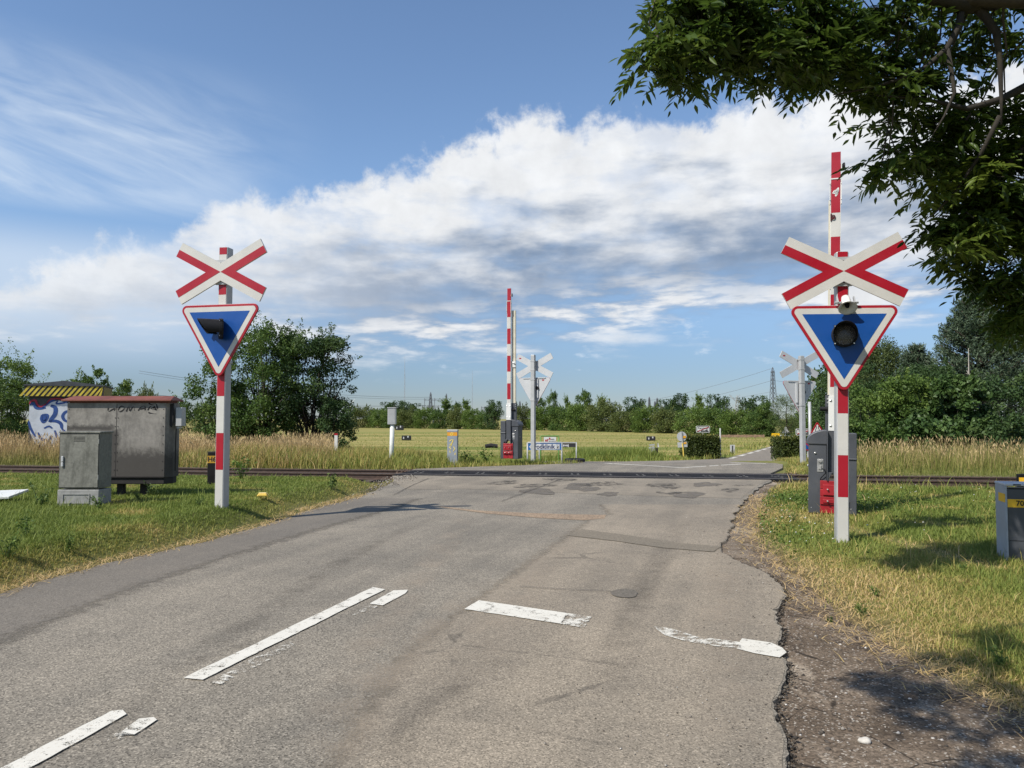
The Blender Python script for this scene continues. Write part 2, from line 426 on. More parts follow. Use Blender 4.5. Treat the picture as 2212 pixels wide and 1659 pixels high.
soil = q.ramp(q.noise(v, 30, 8, .75), [(.3, (.045, .033, .024)), (.55, (.13, .10, .075)), (.75, (.28, .24, .19))])
nearc = q.mix(q.attr('dirt'), turf, soil)
sp = q.n('ShaderNodeSeparateXYZ'); q.put(sp.inputs[0], v)
band = q.noise(q.mapping(v, (.003, .075, 0), (0, 0, R(-2))), 1.0, 3, .55)
fine = q.noise(q.mapping(v, (.25, 1.2, 0)), .8, 6, .7)
fld = q.ramp(q.m('ADD', q.m('MULTIPLY', band, .85), q.m('MULTIPLY', fine, .15)), [(.32, (.105, .15, .032)), (.43, (.165, .185, .047)), (.50, (.36, .285, .11)), (.56, (.175, .185, .05)), (.63, (.34, .27, .10)), (.72, (.10, .15, .032))])
c = q.mix(q.ss(sp.outputs[1], 27, 40), nearc, fld)
q.put(q.p.inputs['Base Color'], c); q.p.inputs['Roughness'].default_value = .95; q.p.inputs['Specular IOR Level'].default_value = .1
q.put(q.p.inputs['Normal'], q.bump(n2_, .6, .03))
o = np_mesh('ground', np.stack([GX.ravel(), GY.ravel(), GZ], 1), gf, m, vattr={'dirt': dirt}); tag(o, kind='structure')
for p in o.data.polygons: p.use_smooth = True

# ------------------------------------------------------------------ asphalt
def asphalt(name, col, var=.14, speck=.5, stones=75, streak=.10, rough=.85, cracks=0., feather=False, lane=18):
    m, q = new_mat(name); v = q.obj()
    big = q.noise(v, .55, 6, .6); mid = q.noise(v, 5, 6, .65)
    st = q.noise(q.rs(v, lane, (1.5, .07, 1)), 1.3, 5, .55)
    f = q.m('ADD', q.m('ADD', q.m('MULTIPLY', big, .45), q.m('MULTIPLY', mid, .2)), q.m('MULTIPLY', st, .35))
    base = q.mix(q.ss(f, .36, .64), tuple(k * (1 - var) for k in col), tuple(k * (1 + var) for k in (col[0] * 1.02, col[1], col[2] * .97)))
    cell = q.n('ShaderNodeTexVoronoi'); q.put(cell.inputs['Vector'], v); cell.inputs['Scale'].default_value = stones
    sepc = q.n('ShaderNodeSeparateColor'); q.put(sepc.inputs[0], cell.outputs['Color'])
    k = q.m('ADD', q.m('MULTIPLY', q.ss(sepc.outputs[0], .62, 1.0), speck), q.m('SUBTRACT', 1.0, q.m('MULTIPLY', q.ss(sepc.outputs[1], .45, 1.0), speck * .75)))
    k = q.m('MULTIPLY', k, q.m('ADD', .78, q.m('MULTIPLY', q.noise(v, 240, 3, .7), .44)))
    vm = q.n('ShaderNodeVectorMath', operation='SCALE'); q.put(vm.inputs[0], base); q.put(vm.inputs['Scale'], k)
    c = vm.outputs[0]
    oil = q.ss(q.noise(q.rs(v, lane, (1, .30, 1)), .7, 7, .62), .60, .74)
    c = q.mix(q.m('MULTIPLY', oil, streak * 2.6), c, tuple(k * .45 for k in col))
    if cracks:
        e = q.n('ShaderNodeTexVoronoi', feature='DISTANCE_TO_EDGE'); q.put(e.inputs['Vector'], q.mix(.30, v, q.n('ShaderNodeTexNoise').outputs['Color']) if False else v); e.inputs['Scale'].default_value = .8
        wob = q.noise(v, 3.0, 6, .7)
        cr = q.m('MULTIPLY', q.m('SUBTRACT', 1.0, q.ss(q.m('ADD', e.outputs['Distance'], q.m('MULTIPLY', q.m('SUBTRACT', wob, .5), .12)), .0, .012)), q.ss(q.noise(v, .35, 3), .5, .6))
        c = q.mix(q.m('MULTIPLY', cr, cracks), c, (.03, .028, .025))
    q.put(q.p.inputs['Base Color'], c); q.p.inputs['Roughness'].default_value = rough; q.p.inputs['Specular IOR Level'].default_value = .25
    q.put(q.p.inputs['Normal'], q.bump(q.m('ADD', cell.outputs['Distance'], q.noise(v, 120, 3)), .25, .003))
    if feather:
        a = q.ss(q.m('ADD', q.attr('a'), q.m('MULTIPLY', q.m('SUBTRACT', q.noise(v, 7, 8, .75), .5), .9)), .30, .70)
        tr = q.n('ShaderNodeBsdfTransparent'); mx = q.n('ShaderNodeMixShader'); q.put(mx.inputs[0], a)
        q.t.links.new(tr.outputs[0], mx.inputs[1]); q.t.links.new(q.p.outputs[0], mx.inputs[2]); q.t.links.new(mx.outputs[0], q.out.inputs[0])
    return m
A_coarse = asphalt('asphalt_coarse', (.204, .182, .146), .20, .74, 122, .12)
A_smooth = asphalt('asphalt_smooth_dark', (.165, .147, .121), .12, .50, 130, .06, feather=True)
A_right = asphalt('asphalt_worn_right', (.238, .204, .157), .19, .60, 135, .12, cracks=.4, feather=True)
A_cross = asphalt('asphalt_crossing', (.226, .196, .152), .20, .5, 120, .18, cracks=.3)
A_patch = asphalt('asphalt_patch', (.135, .120, .098), .10, .40, 110, .04)
A_tan = asphalt('asphalt_tan_strip', (.262, .195, .133), .14, .6, 60, .02)
A_far = asphalt('asphalt_far', (.213, .187, .152), .10, .3, 40, .06)
def sheet(name, poly, z, m, th=.0):
    b = MB(); b.slab(poly, z - th, z) if th else b.add([(x, y, z) for x, y in (poly if sum(p[0] * k[1] - k[0] * p[1] for p, k in zip(poly, poly[1:] + poly[:1])) > 0 else poly[::-1])], [tuple(range(len(poly)))])
    return tag(b.build(name, m), kind='structure')
sheet('road', road_near, 0.0, A_coarse, .07)
def strip(name, poly, m, dz):
    b = MB()
    if sum(p[0] * k[1] - k[0] * p[1] for p, k in zip(poly, poly[1:] + poly[:1])) < 0: poly = poly[::-1]
    b.add([(x, y, float(zt(y)) + dz) for x, y in poly], [tuple(range(len(poly)))])
    return tag(b.build(name, m), kind='structure')
bf = MB()                                                # far road follows the falling land
for i in range(len(fl) - 1):
    bf.add([(fl[i][0], fl[i][1], float(zt(fl[i][1])) - .004), (fr[i][0], fr[i][1], float(zt(fr[i][1])) - .004), (fr[i + 1][0], fr[i + 1][1], float(zt(fr[i + 1][1])) - .004), (fl[i + 1][0], fl[i + 1][1], float(zt(fl[i + 1][1])) - .004)], [(0, 1, 2, 3)])
tag(bf.build('far_road', A_far), kind='structure')
strip('side_road', [(x, max(26, y)) for x, y in side_road], A_far, -.010)

# overlays on the road, each 4 mm above the one below
def Dp(*pts): return [G(u, v) for u, v in pts]
right_in = [p for p in right_j if 1.2 < p[1] < 14.2]
seam = [(-.95, 1.2)] + [Z2(x, y) for x, y in ((0, 1205), (120, 1085), (440, 855), (720, 660), (965, 490), (1080, 405))]
def feather_sheet(name, xa, xb, ys, fade, m, z, side):   # strip between two edges whose one side fades out
    V = []; Fc = []; A_ = []; nc = 14
    for y in ys:
        a, b_ = xa(y), xb(y)
        for k in range(nc + 1):
            t_ = k / nc; t_ = t_ ** 2 if side == 'a' else 1 - (1 - t_) ** 2
            x = a + (b_ - a) * t_; V.append((x, y, z)); A_.append(min(1, (x - a if side == 'a' else b_ - x) / fade))
    for i in range(len(ys) - 1):
        for k in range(nc): o_ = i * (nc + 1) + k; Fc.append((o_, o_ + 1, o_ + nc + 2, o_ + nc + 1))
    return tag(np_mesh(name, V, Fc, m, vattr={'a': A_}), kind='structure')
ip = lambda pts: (lambda y: float(np.interp(y, [p[1] for p in pts], [p[0] for p in pts])))
sx_, rx0 = ip(seam + [Z2(1200, 372)]), ip(right_j)
feather_sheet('road_right_surface', lambda y: sx_(y) - .2, lambda y: rx0(y) - .015, np.arange(1.0, 13.4, .1), .45, A_right, .0025, 'a')
lx0, lin_ = ip(left_j), ip([(-3.3, 1.0)] + [G(u, v) for u, v in ((0, 1398), (160, 1328), (330, 1262), (520, 1198), (700, 1143), (860, 1098), (930, 1072))])
feather_sheet('road_left_surface', lambda y: lx0(y) + .02, lambda y: max(lin_(y) + .3, lx0(y) + .1), np.arange(1.0, 14.4, .1), .75, A_smooth, .0025, 'b')
# faint sweeps of turning wheels
def sweep_mat(name, col, amt):
    m, q = new_mat(name); v = q.obj()
    n = q.m('MULTIPLY', q.ss(q.noise(v, 2.2, 7, .7), .35, .7), q.lin(q.noise(v, 90, 3, .7), .3, .7, .3, 1.0))
    q.put(q.p.inputs['Base Color'], (*col, 1)); q.p.inputs['Roughness'].default_value = .9
    tr = q.n('ShaderNodeBsdfTransparent'); mx = q.n('ShaderNodeMixShader'); q.put(mx.inputs[0], q.m('MULTIPLY', q.m('MULTIPLY', q.attr('a'), n), amt))
    q.t.links.new(tr.outputs[0], mx.inputs[1]); q.t.links.new(q.p.outputs[0], mx.inputs[2]); q.t.links.new(mx.outputs[0], q.out.inputs[0]); return m
Sd, Sl = sweep_mat('tyre_dark', (.07, .062, .052), .5), sweep_mat('dust_pale', (.40, .33, .25), .6)
def sweep(pts, w_, m, i):
    P2 = [Vector(G(*p)) for p in pts]; L2 = []
    for k in range(len(P2) - 1):
        for s_ in range(8):
            t_ = s_ / 8; a, b_, c_, d_ = P2[max(k - 1, 0)], P2[k], P2[k + 1], P2[min(k + 2, len(P2) - 1)]
            L2.append(.5 * ((2 * b_) + (c_ - a) * t_ + (2 * a - 5 * b_ + 4 * c_ - d_) * t_ ** 2 + (3 * b_ - a - 3 * c_ + d_) * t_ ** 3))
    V = []; A_ = []; Fc = []; n = len(L2)
    for k, p in enumerate(L2):
        d = (L2[min(k + 1, n - 1)] - L2[max(k - 1, 0)]).normalized(); s_ = Vector((-d.y, d.x)); e = math.sin(math.pi * min(1, max(0, k / (n - 1)))) ** .5
        for j in (-2, -1, 0, 1, 2): V.append((p.x + s_.x * w_ * j / 4, p.y + s_.y * w_ * j / 4, .0052 + .0003 * i)); A_.append((0, .7, 1, .7, 0)[j + 2] * e)
    for k in range(n - 1):
        for j in range(4): o_ = 5 * k + j; Fc.append((o_ + 1, o_, o_ + 5, o_ + 6))
    tag(np_mesh('tyre_mark', V, Fc, m, vattr={'a': A_}), kind='structure')
for i, (pts, w_, m_) in enumerate((([(930, 1120), (780, 1190), (620, 1290), (420, 1420), (150, 1640)], .30, Sd), ([(1010, 1105), (960, 1180), (870, 1290), (800, 1400), (740, 1520), (700, 1655)], .42, Sl), ([(1050, 1250), (950, 1340), (850, 1450), (770, 1560), (730, 1700)], .30, Sl), ([(1100, 1420), (960, 1500), (880, 1580), (850, 1680)], .22, Sd), ([(640, 1370), (520, 1395), (400, 1440), (300, 1500)], .16, Sd),
        ([(1480, 1120), (1430, 1200), (1380, 1290), (1340, 1400), (1320, 1520)], .34, Sd), ([(1600, 1110), (1580, 1200), (1560, 1300), (1580, 1450), (1600, 1640)], .5, Sl), ([(1250, 1130), (1160, 1230), (1060, 1360), (960, 1500)], .5, Sl))): sweep(pts, w_, m_, i)
sheet('road_crossing_surface', jag([G(u, v) for u, v in ((880, 1058), (1000, 1056), (1180, 1063), (1420, 1072), (1600, 1077))], .2, .02, 2) + [(5.6, 17.2), (6.5, 18.9), (6.3, 18.95)] + [T2(4, -1.25), T2(0, -1.25), T2(-3.0, -1.25), (-2.85, 18.2)], .0032, A_cross)
tan = [Z2(x, y) for x, y in ((240, 325), (480, 352), (760, 365), (1000, 372), (1195, 375), (1180, 395), (1060, 405), (800, 392), (520, 368), (300, 338))]
sheet('road_tan_strip', jag(tan + tan[:1], .1, .02, 3)[:-1], .0048, A_tan)
dk = [Z2(x, y) for x, y in ((1050, 458), (1300, 490), (1600, 535), (1835, 555), (1790, 585), (1500, 562), (1250, 525), (965, 492))]
sheet('road_dark_strip', jag(dk + dk[:1], .15, .01, 3)[:-1], .0086, asphalt('asphalt_dark_strip', (.180, .155, .118), .08, .4, 100, .04))
def blob(cx, cy, rx, ry, seed, n=26, k=.16):
    r = random.Random(seed); ph = [r.uniform(0, 6.28) for _ in range(4)]; pts = []
    for i in range(n):
        a = 2 * math.pi * i / n; f = 1 + k * (math.sin(2 * a + ph[0]) * .6 + math.sin(3 * a + ph[1]) * .5 + math.sin(5 * a + ph[2]) * .35 + math.sin(9 * a + ph[3]) * .2)
        pts.append(Z2(cx + rx * f * math.cos(a), cy + ry * f * math.sin(a)))
    return pts
def blotch(name, col, lo, hi, amt, sc_=3.5):
    m, q = new_mat(name); v = q.obj()
    c = q.mix(q.noise(v, 120, 4, .7), tuple(k * .6 for k in col), tuple(k * 1.4 for k in col))
    q.put(q.p.inputs['Base Color'], c); q.p.inputs['Roughness'].default_value = .9
    a = q.m('MULTIPLY', q.ss(q.noise(v, sc_, 9, .68), lo, hi), amt); tr = q.n('ShaderNodeBsdfTransparent'); mx = q.n('ShaderNodeMixShader'); q.put(mx.inputs[0], a)
    q.t.links.new(tr.outputs[0], mx.inputs[1]); q.t.links.new(q.p.outputs[0], mx.inputs[2]); q.t.links.new(mx.outputs[0], q.out.inputs[0]); return m
Pt = blotch('patch_blended', (.150, .130, .104), .36, .54, .8)
for i, (cx, cy, rx, ry) in enumerate(((1290, 818, 80, 24), (805, 243, 85, 20), (1050, 220, 95, 22), (1640, 262, 85, 20), (1750, 205, 70, 14), (1200, 258, 60, 11))):
    sheet('asphalt_patch', blob(cx, cy, rx, ry, i, k=.10 if i == 0 else .28), .0088 + .0001 * i, A_patch if i == 0 else Pt)
A_oil = blotch('stain_blended', (.045, .040, .034), .44, .62, .8, 5)
for i, (cx, cy, rx, ry) in enumerate(((620, 196, 50, 8), (780, 212, 70, 7), (1160, 203, 90, 6), (1520, 212, 60, 9), (1885, 236, 30, 7), (1545, 252, 45, 5), (940, 178, 70, 4), (1950, 210, 40, 3))):
    sheet('road_stain', blob(cx, cy, rx * 1.5, ry * 1.7, 40 + i, k=.35), .0112 + .0002 * i, A_oil)
# cracks drawn out as thin sealed lines
Ck = pm('crack_dark', (.060, .054, .048), .95, .2)
for i, pts in enumerate((((700, 782), (800, 786), (950, 795), (1100, 803), (1215, 806)), ((0, 262), (90, 215), (190, 172)), ((600, 300), (720, 255), (830, 215), (940, 172)), ((130, 250), (350, 250), (560, 258), (720, 265)))):
    g_ = jag([Z2(*p) for p in pts], .10, .014, 20 + i); b = MB()
    for (ax, ay), (bx, by) in zip(g_, g_[1:]):
        wv = .0012 + .0025 * rnd.random() + .00035 * ay
        nx_, ny_ = -(by - ay), bx - ax; l = math.hypot(nx_, ny_) or 1; nx_, ny_ = nx_ / l * wv, ny_ / l * wv
        b.add([(ax - nx_, ay - ny_, .0135), (bx - nx_, by - ny_, .0135), (bx + nx_, by + ny_, .0135), (ax + nx_, ay + ny_, .0135)], [(0, 1, 2, 3)])
    tag(b.build('road_crack', Ck), kind='structure')

# painted markings, worn through by noise
def paint(name, col, wear, scale=9, rot=0):
    m, q = new_mat(name); v = q.obj()
    n = q.m('ADD', q.m('MULTIPLY', q.noise(v, scale, 12, .80), .72), q.m('MULTIPLY', q.noise(v, 150, 3, .7), .28))
    holes = q.ss(n, wear - .02, wear + .02)
    c = q.mix(q.noise(v, 4, 6), (.56, .53, .45), (.70, .67, .585))
    c = q.mix(q.ss(q.noise(v, 40, 6, .7), .55, .7), c, (.45, .40, .32))
    q.put(q.p.inputs['Base Color'], c); q.p.inputs['Roughness'].default_value = .7
    tr = q.n('ShaderNodeBsdfTransparent'); mx = q.n('ShaderNodeMixShader'); q.put(mx.inputs[0], holes)
    q.t.links.new(tr.outputs[0], mx.inputs[1]); q.t.links.new(q.p.outputs[0], mx.inputs[2]); q.t.links.new(mx.outputs[0], q.out.inputs[0])
    return m
Pg = paint('road_paint', 0, .44); Pw = paint('road_paint_worn', 0, .495); Pv = paint('road_paint_faint', 0, .545, 14)
def marking(pts, m, z=.0082): return sheet('road_marking', jag([G(*p) for p in pts] + [G(*pts[0])], .06, .006, int(pts[0][0]))[:-1], z, m)
marking([(397, 1467), (437, 1471), (831, 1275), (806, 1270)], Pg)
marking([(798, 1306), (822, 1292), (850, 1277), (880, 1276), (876, 1284), (826, 1310)], Pg)
marking([(760, 1332), (798, 1306), (826, 1310), (790, 1322)], Pv)
marking([(458, 1477), (478, 1481), (505, 1465), (486, 1459)], Pw)
marking([(486, 1459), (505, 1465), (560, 1440), (640, 1395), (625, 1388), (545, 1424)], Pv)
marking([(-260, 1800), (-180, 1800), (275, 1545), (264, 1536), (240, 1539)], Pg)
marking([(255, 1590), (300, 1556), (330, 1553), (338, 1558), (290, 1590)], Pg)
marking([(198, 1612), (255, 1582), (290, 1590), (215, 1612)], Pv)
marking([(1002, 1318), (1034, 1299), (1225, 1327), (1210, 1350)], Pg, .0094)
marking([(1210, 1350), (1225, 1327), (1277, 1335), (1262, 1359)], Pw, .0094)
marking([(1412, 1355), (1450, 1360), (1505, 1378), (1600, 1390), (1600, 1400), (1490, 1390), (1435, 1374)], Pw, .0090)
marking([(1500, 1384), (1600, 1396), (1600, 1404), (1540, 1398)], Pw, .0094)
marking([(1603, 1382), (1665, 1391), (1690, 1402), (1699, 1412), (1684, 1423), (1630, 1414), (1592, 1404)], Pg, .0094)
# markings beyond the crossing
def far_mark(pts, m=Pg): return strip('road_marking', pts, m, .004)
def pd(u, y): return (XU(u, y, float(zt(y))), y)
far_mark([pd(1317, 25.55), pd(1400, 24.4), pd(1477, 23.25), pd(1477, 23.1), pd(1400, 24.25), pd(1300, 25.55)])
for u0, y0, u1, y1 in ((1477, 23.2, 1525, 23.9), (1532, 24.0, 1552, 24.3), (1558, 24.4, 1600, 25.0)):
    far_mark([pd(u0, y0), pd(u1, y1), pd(u1, y1 + .2), pd(u0, y0 + .2)])
far_mark([pd(1330, 26.6), pd(1480, 27.4), pd(1480, 28.0), pd(1330, 27.0)])
far_mark([pd(1575, 26.0), pd(1655, 25.2), pd(1655, 25.35), pd(1580, 26.2)])
for i in range(9):                                       # edge dashes of the road running away
    y0 = 53.2 + i * 3.9; y1 = y0 + 2.3
    f0, f1 = [np.interp(y, [p[1] for p in fl], [p[0] for p in fl]) for y in (y0, y1)]
    far_mark([(f0 + .25, y0), (f0 + .6, y0), (f1 + .6, y1), (f1 + .25, y1)])
for i in range(5):                                       # give-way bars by the right hedge
    y0 = 27.5 + i * 2.0
    x0 = float(np.interp(y0, [p[1] for p in fr], [p[0] for p in fr]))
    far_mark([(x0 - .55, y0), (x0 - .05, y0), (x0 - .05, y0 + .9), (x0 - .55, y0 + .9)])

# ------------------------------------------------------------------ broken shoulder of dirt, grit and old tarmac
m, q = new_mat('dirt_and_grit'); v = q.obj()
grit = q.voro(v, 95, 'Color'); sg = q.n('ShaderNodeSeparateColor'); q.put(sg.inputs[0], grit)
base = q.ramp(q.noise(v, 2.2, 8, .7), [(.3, (.072, .054, .038)), (.5, (.145, .110, .078)), (.68, (.235, .185, .135))])
old = q.ss(q.noise(q.mapping(v, (1.2, .55, 1), (0, 0, R(28))), 1.7, 6, .6), .54, .62)
base = q.mix(q.m('MULTIPLY', old, .75), base, (.34, .28, .21))
vm = q.n('ShaderNodeVectorMath', operation='SCALE'); q.put(vm.inputs[0], base)
q.put(vm.inputs['Scale'], q.m('ADD', .55, q.m('MULTIPLY', sg.outputs[0], .9)))
c = q.mix(q.m('MULTIPLY', q.ss(sg.outputs[1], .93, .95), .6), vm.outputs[0], (.55, .50, .42))
cr = q.n('ShaderNodeTexVoronoi', feature='DISTANCE_TO_EDGE'); q.put(cr.inputs['Vector'], v); cr.inputs['Scale'].default_value = 2.1
wob = q.noise(v, 5, 6, .7)
ck = q.m('MULTIPLY', q.m('SUBTRACT', 1.0, q.ss(q.m('ADD', cr.outputs['Distance'], q.m('MULTIPLY', q.m('SUBTRACT', wob, .5), .12)), 0, .02)), q.ss(q.noise(v, .9, 3), .48, .58))
c = q.mix(q.m('MULTIPLY', ck, .85), c, (.018, .015, .012))
q.put(q.p.inputs['Base Color'], c); q.p.inputs['Roughness'].default_value = .95; q.p.inputs['Specular IOR Level'].default_value = .15
q.put(q.p.inputs['Normal'], q.bump(q.m('ADD', q.noise(v, 60, 5, .7), q.m('MULTIPLY', q.noise(v, 6, 5), 2.0)), .9, .012))
b = MB(); ys_ = np.arange(-5, 19.9, .07); re_ = [(y, x) for x, y in right_j]; 
xa_ = np.interp(ys_, [p[0] for p in re_], [p[1] for p in re_]) - .02; gj = jag(grass_r, .1, .06, 9)
xb_ = np.maximum(np.interp(ys_, [p[1] for p in gj], [p[0] for p in gj]) + .12, xa_ + .05); nc = 9; vs = []; fs = []
for y, a, b_ in zip(ys_, xa_, xb_):
    for k in range(nc + 1): x = a + (b_ - a) * k / nc; vs.append((x, y, -.034 + .012 * float(patchy(x, y, 3.1, 2.)) * (0 < k < nc)))
for i in range(len(ys_) - 1):
    for k in range(nc): o_ = i * (nc + 1) + k; fs.append((o_, o_ + 1, o_ + nc + 2, o_ + nc + 1))
b.add(vs, fs); tag(b.build('dirt_shoulder', m, smooth=True), kind='structure')
# loose stones and tar crumbs
Vs = []; Fs = []; rv = []
def pebble(x, y, z, s, r, dst):
    V, Fc, A_ = dst; b = len(V)
    k = [r.uniform(.6, 1.2) for _ in range(6)]; a = r.uniform(0, 6.28); ca, sa = math.cos(a), math.sin(a)
    for dx, dy, dz, kk in ((1, 0, .2, k[0]), (0, 1, .1, k[1]), (-1, 0, .2, k[2]), (0, -1, .1, k[3]), (.1, .1, .75, k[4]), (-.2, 0, -.5, k[5])):
        X = dx * s * kk; Y = dy * s * kk * .8
        V.append((x + X * ca - Y * sa, y + X * sa + Y * ca, z + dz * s * kk))
    for f in ((0, 1, 4), (1, 2, 4), (2, 3, 4), (3, 0, 4), (1, 0, 5), (2, 1, 5), (3, 2, 5), (0, 3, 5)): Fc.append([i + b for i in f])
    A_ += [r.random()] * 8
dst = ([], [], [])
rr = random.Random(3); shp = shoulder
cand = []
while len(cand) < 11000:
    y = 2.6 + 15 * rr.random() ** 1.7; x = rr.uniform(.7, 6.8)
    cand.append((x, y))
cx_ = np.array(cand); keep = inpoly(cx_[:, 0], cx_[:, 1], shp)
for (x, y), k in zip(cand, keep):
    if k: pebble(x, y, -.030, .004 + .016 * rr.random() ** 4 + .0004 * y, rr, dst)
for i in range(1500):                                    # crumbs on the asphalt edge
    y = 2.8 + 11 * rr.random() ** 1.6; xr = np.interp(y, [p[1] for p in right_edge], [p[0] for p in right_edge])
    pebble(xr - .05 - abs(rr.gauss(0, .45)), y, .006, .0025 + .006 * rr.random() ** 3, rr, dst)
for i in range(1100):                                    # pale gravel by the crossing's left corner
    t_ = rr.random(); x = -3.6 + .8 * t_ + rr.gauss(0, .25); y = 13.5 + 6.2 * t_ + rr.gauss(0, .3)
    xl = np.interp(y, [p[1] for p in left_edge], [p[0] for p in left_edge])
    if abs(x - xl) < .5: pebble(x, y, .012 if x > xl else .0, .008 + .014 * rr.random(), rr, dst)
Mst = leaf_mat('loose_stone', [(0, (.045, .038, .032)), (.5, (.16, .135, .11)), (.85, (.34, .31, .27)), (1, (.6, .57, .52))], 0, .9)
o = np_mesh('gravel', dst[0], dst[1], Mst, dst[2]); tag(o, kind='stuff')
# jagged clods of broken tarmac under the crumbling edge
dst = ([], [], [])
for (x, y) in right_j:
    if 2.5 < y < 9:
        for _ in range(9): pebble(x + abs(rr.gauss(0, .022)) - .004, y + rr.uniform(-.03, .03), rr.uniform(-.032, -.006), .005 + .013 * rr.random() ** 2, rr, dst)
        for _ in range(3): pebble(x + .02 + abs(rr.gauss(0, .07)), y + rr.uniform(-.04, .04), -.030, .004 + .010 * rr.random() ** 2, rr, dst)
o = np_mesh('tarmac_crumbs', dst[0], dst[1], leaf_mat('tarmac_broken', [(0, (.030, .026, .022)), (.7, (.07, .06, .05)), (1, (.16, .14, .11))], 0, .95), dst[2]); tag(o, kind='stuff')

# ------------------------------------------------------------------ railway
Mrail = pm('rail_rust', (.066, .042, .031), .75, .3, 9, dirt=(.05, .035, .03)); Mtop = pm('rail_worn_top', (.30, .25, .21), .35, .15, 20, metal=.7)
Mslp = pm('sleeper_wood', (.085, .062, .048), .9, .35, 7, bump=.5)
trk = thing('railway_track', 'rusty single railway track crossing the road on sleepers', 'railway', (tc.x, tc.y, 0), math.atan2(tt.y, tt.x))
prof = [(-.07, -.165), (.07, -.165), (.065, -.145), (.012, -.125), (.012, -.04), (.036, -.032), (.036, 0), (-.036, 0), (-.036, -.032), (-.012, -.04), (-.012, -.125), (-.065, -.145)]
def rail(off):
    b = MB(); M_ = Matrix.Rotation(R(90), 4, 'Z')
    b.prism(prof, -70, 70, 0, Matrix.Translation((0, off, .014)) @ M_)
    b.box(-70, 70, off - .03, off + .03, .0142, .0165, 1)
    return b.build('rail', [Mrail, Mtop], trk)
rail(-.72); rail(.72)
for i in range(-34, 26):
    a = i * .62
    if -3.6 < a < 7.6: continue
    b = MB(); b.box(a - .12, a + .12, -1.25, 1.25, -.27, -.152); b.build('sleeper', Mslp, trk, bevel=.012)
# panels of black rubber across the road
Mrub = pm('rubber_black', (.018, .018, .020), .9, .25, 3, spec=.08, dirt=(.085, .078, .066), dirtscale=1.4, dirtamt=.6)
Mlift = pm('panel_mark', (.30, .29, .27), .8)
for i in range(12):
    a0 = -3.05 + i * .87
    pn = thing('rubber_mat', 'black rubber panel of the level crossing lying between the rails', 'panel', (*T2(a0 + .43, 0), 0), math.atan2(tt.y, tt.x), 'rubber panels across the road')
    b = MB(); b.box(-.43, .43, -1.0, 1.0, -.05, .0125)
    for s_ in (-.1, .06): b.box(s_, s_ + .07, -.2, -.17, .0115, .0160, 1); b.box(s_ - .02, s_ + .03, .12, .15, .0115, .0160, 1)
    b.box(-.43, .43, -.655, -.64, .012, .0135, 2); b.box(-.43, .43, .64, .655, .012, .0135, 2); b.build('rubber_slab', [Mrub, Mlift, Mslp], pn)
# ballast
dst = ([], [], [])
for i in range(9000):
    a = rr.uniform(-19, -3.2) if rr.random() < .75 else rr.uniform(7.4, 14)
    s = rr.uniform(-2.7, 2.0); x, y = T2(a, s)
    pebble(x, y, float(ground_h(x, y)) + rr.uniform(0, .03), .022 + .02 * rr.random(), rr, dst)
o = np_mesh('ballast', dst[0], dst[1], leaf_mat('ballast_stone', [(0, (.035, .024, .02)), (.6, (.12, .078, .058)), (1, (.24, .18, .14))], 0, .95), dst[2]); tag(o, kind='stuff')
# ------------------------------------------------------------------ materials for the made things
def film(name, col, rough=.38): return pm(name, col, rough, .05, 3, spec=.45, dirt=tuple(c * .72 + .02 for c in col), dirtscale=2.2, dirtamt=.35)
Mred = film('red_film', (.32, .006, .017)); Mwhite = film('white_film', (.52, .505, .465)); Mblue = film('blue_film', (.005, .064, .270))
Mgalv = pm('painted_steel_grey', (.40, .405, .40), .45, .08, 4, metal=.15, dirt=(.33, .32, .29), dirtscale=2, dirtamt=.4)
Mwback = pm('sign_back_grey', (.46, .47, .475), .45, .05, 4, dirt=(.40, .40, .38), dirtscale=2.5, dirtamt=.35)
Mblack = pm('black_plastic', (.007, .007, .008), .55, .2, 6, spec=.25)
Manth = pm('anthracite_paint', (.058, .062, .070), .42, .10, 3, spec=.5, dirt=(.12, .115, .105), dirtscale=1.6, dirtamt=.45)
Mcream = pm('cream_profile', (.55, .51, .40), .5, .08, 3, dirt=(.42, .36, .25), dirtscale=2.5, dirtamt=.5)
Mbolt = pm('bolt_steel', (.62, .61, .58), .3, .1, 20, metal=.9)
Mplate = pm('white_plate', (.62, .62, .59), .42, .04, 3, dirt=(.55, .50, .40), dirtscale=3, dirtamt=.3)
Mredw = pm('red_weight_paint', (.29, .010, .016), .42, .18, 5, spec=.5, dirt=(.16, .02, .02), dirtscale=4, dirtamt=.4)
Mhorn = pm('horn_white', (.74, .72, .66), .42, .05, 8, dirt=(.5, .45, .36), dirtscale=9, dirtamt=.4)
Myel = pm('yellow_label', (.80, .46, .025), .45, .08, 6, dirt=(.55, .30, .03), dirtscale=5, dirtamt=.4)
Mtxt = pm('lettering_black', (.012, .012, .014), .6, .1)
Mtxtw = pm('lettering_white', (.75, .75, .72), .6, .05)
Mnavy = pm('lettering_navy', (.012, .03, .11), .5, .1)
m, q = new_mat('signal_lens'); v = q.obj()
d = q.voro(q.mapping(v, (1, 0, 1)), 85); k = q.ss(d, .18, .42)
q.put(q.p.inputs['Base Color'], q.mix(k, (.34, .34, .35), (.06, .06, .065))); q.p.inputs['Roughness'].default_value = .25
q.put(q.p.inputs['Normal'], q.bump(k, .6, .004)); Mlens = m

def tri(off, top=0.):                                    # downward triangle grown by off, apex down, top of blue at 0
    hw, h = .485, .80; L = math.hypot(hw, h); r = hw * h / (hw + L); k = (r + off) / r
    return [(x * k, -r + (z + r) * k + top) for x, z in ((-hw, 0), (0, -h), (hw, 0))]

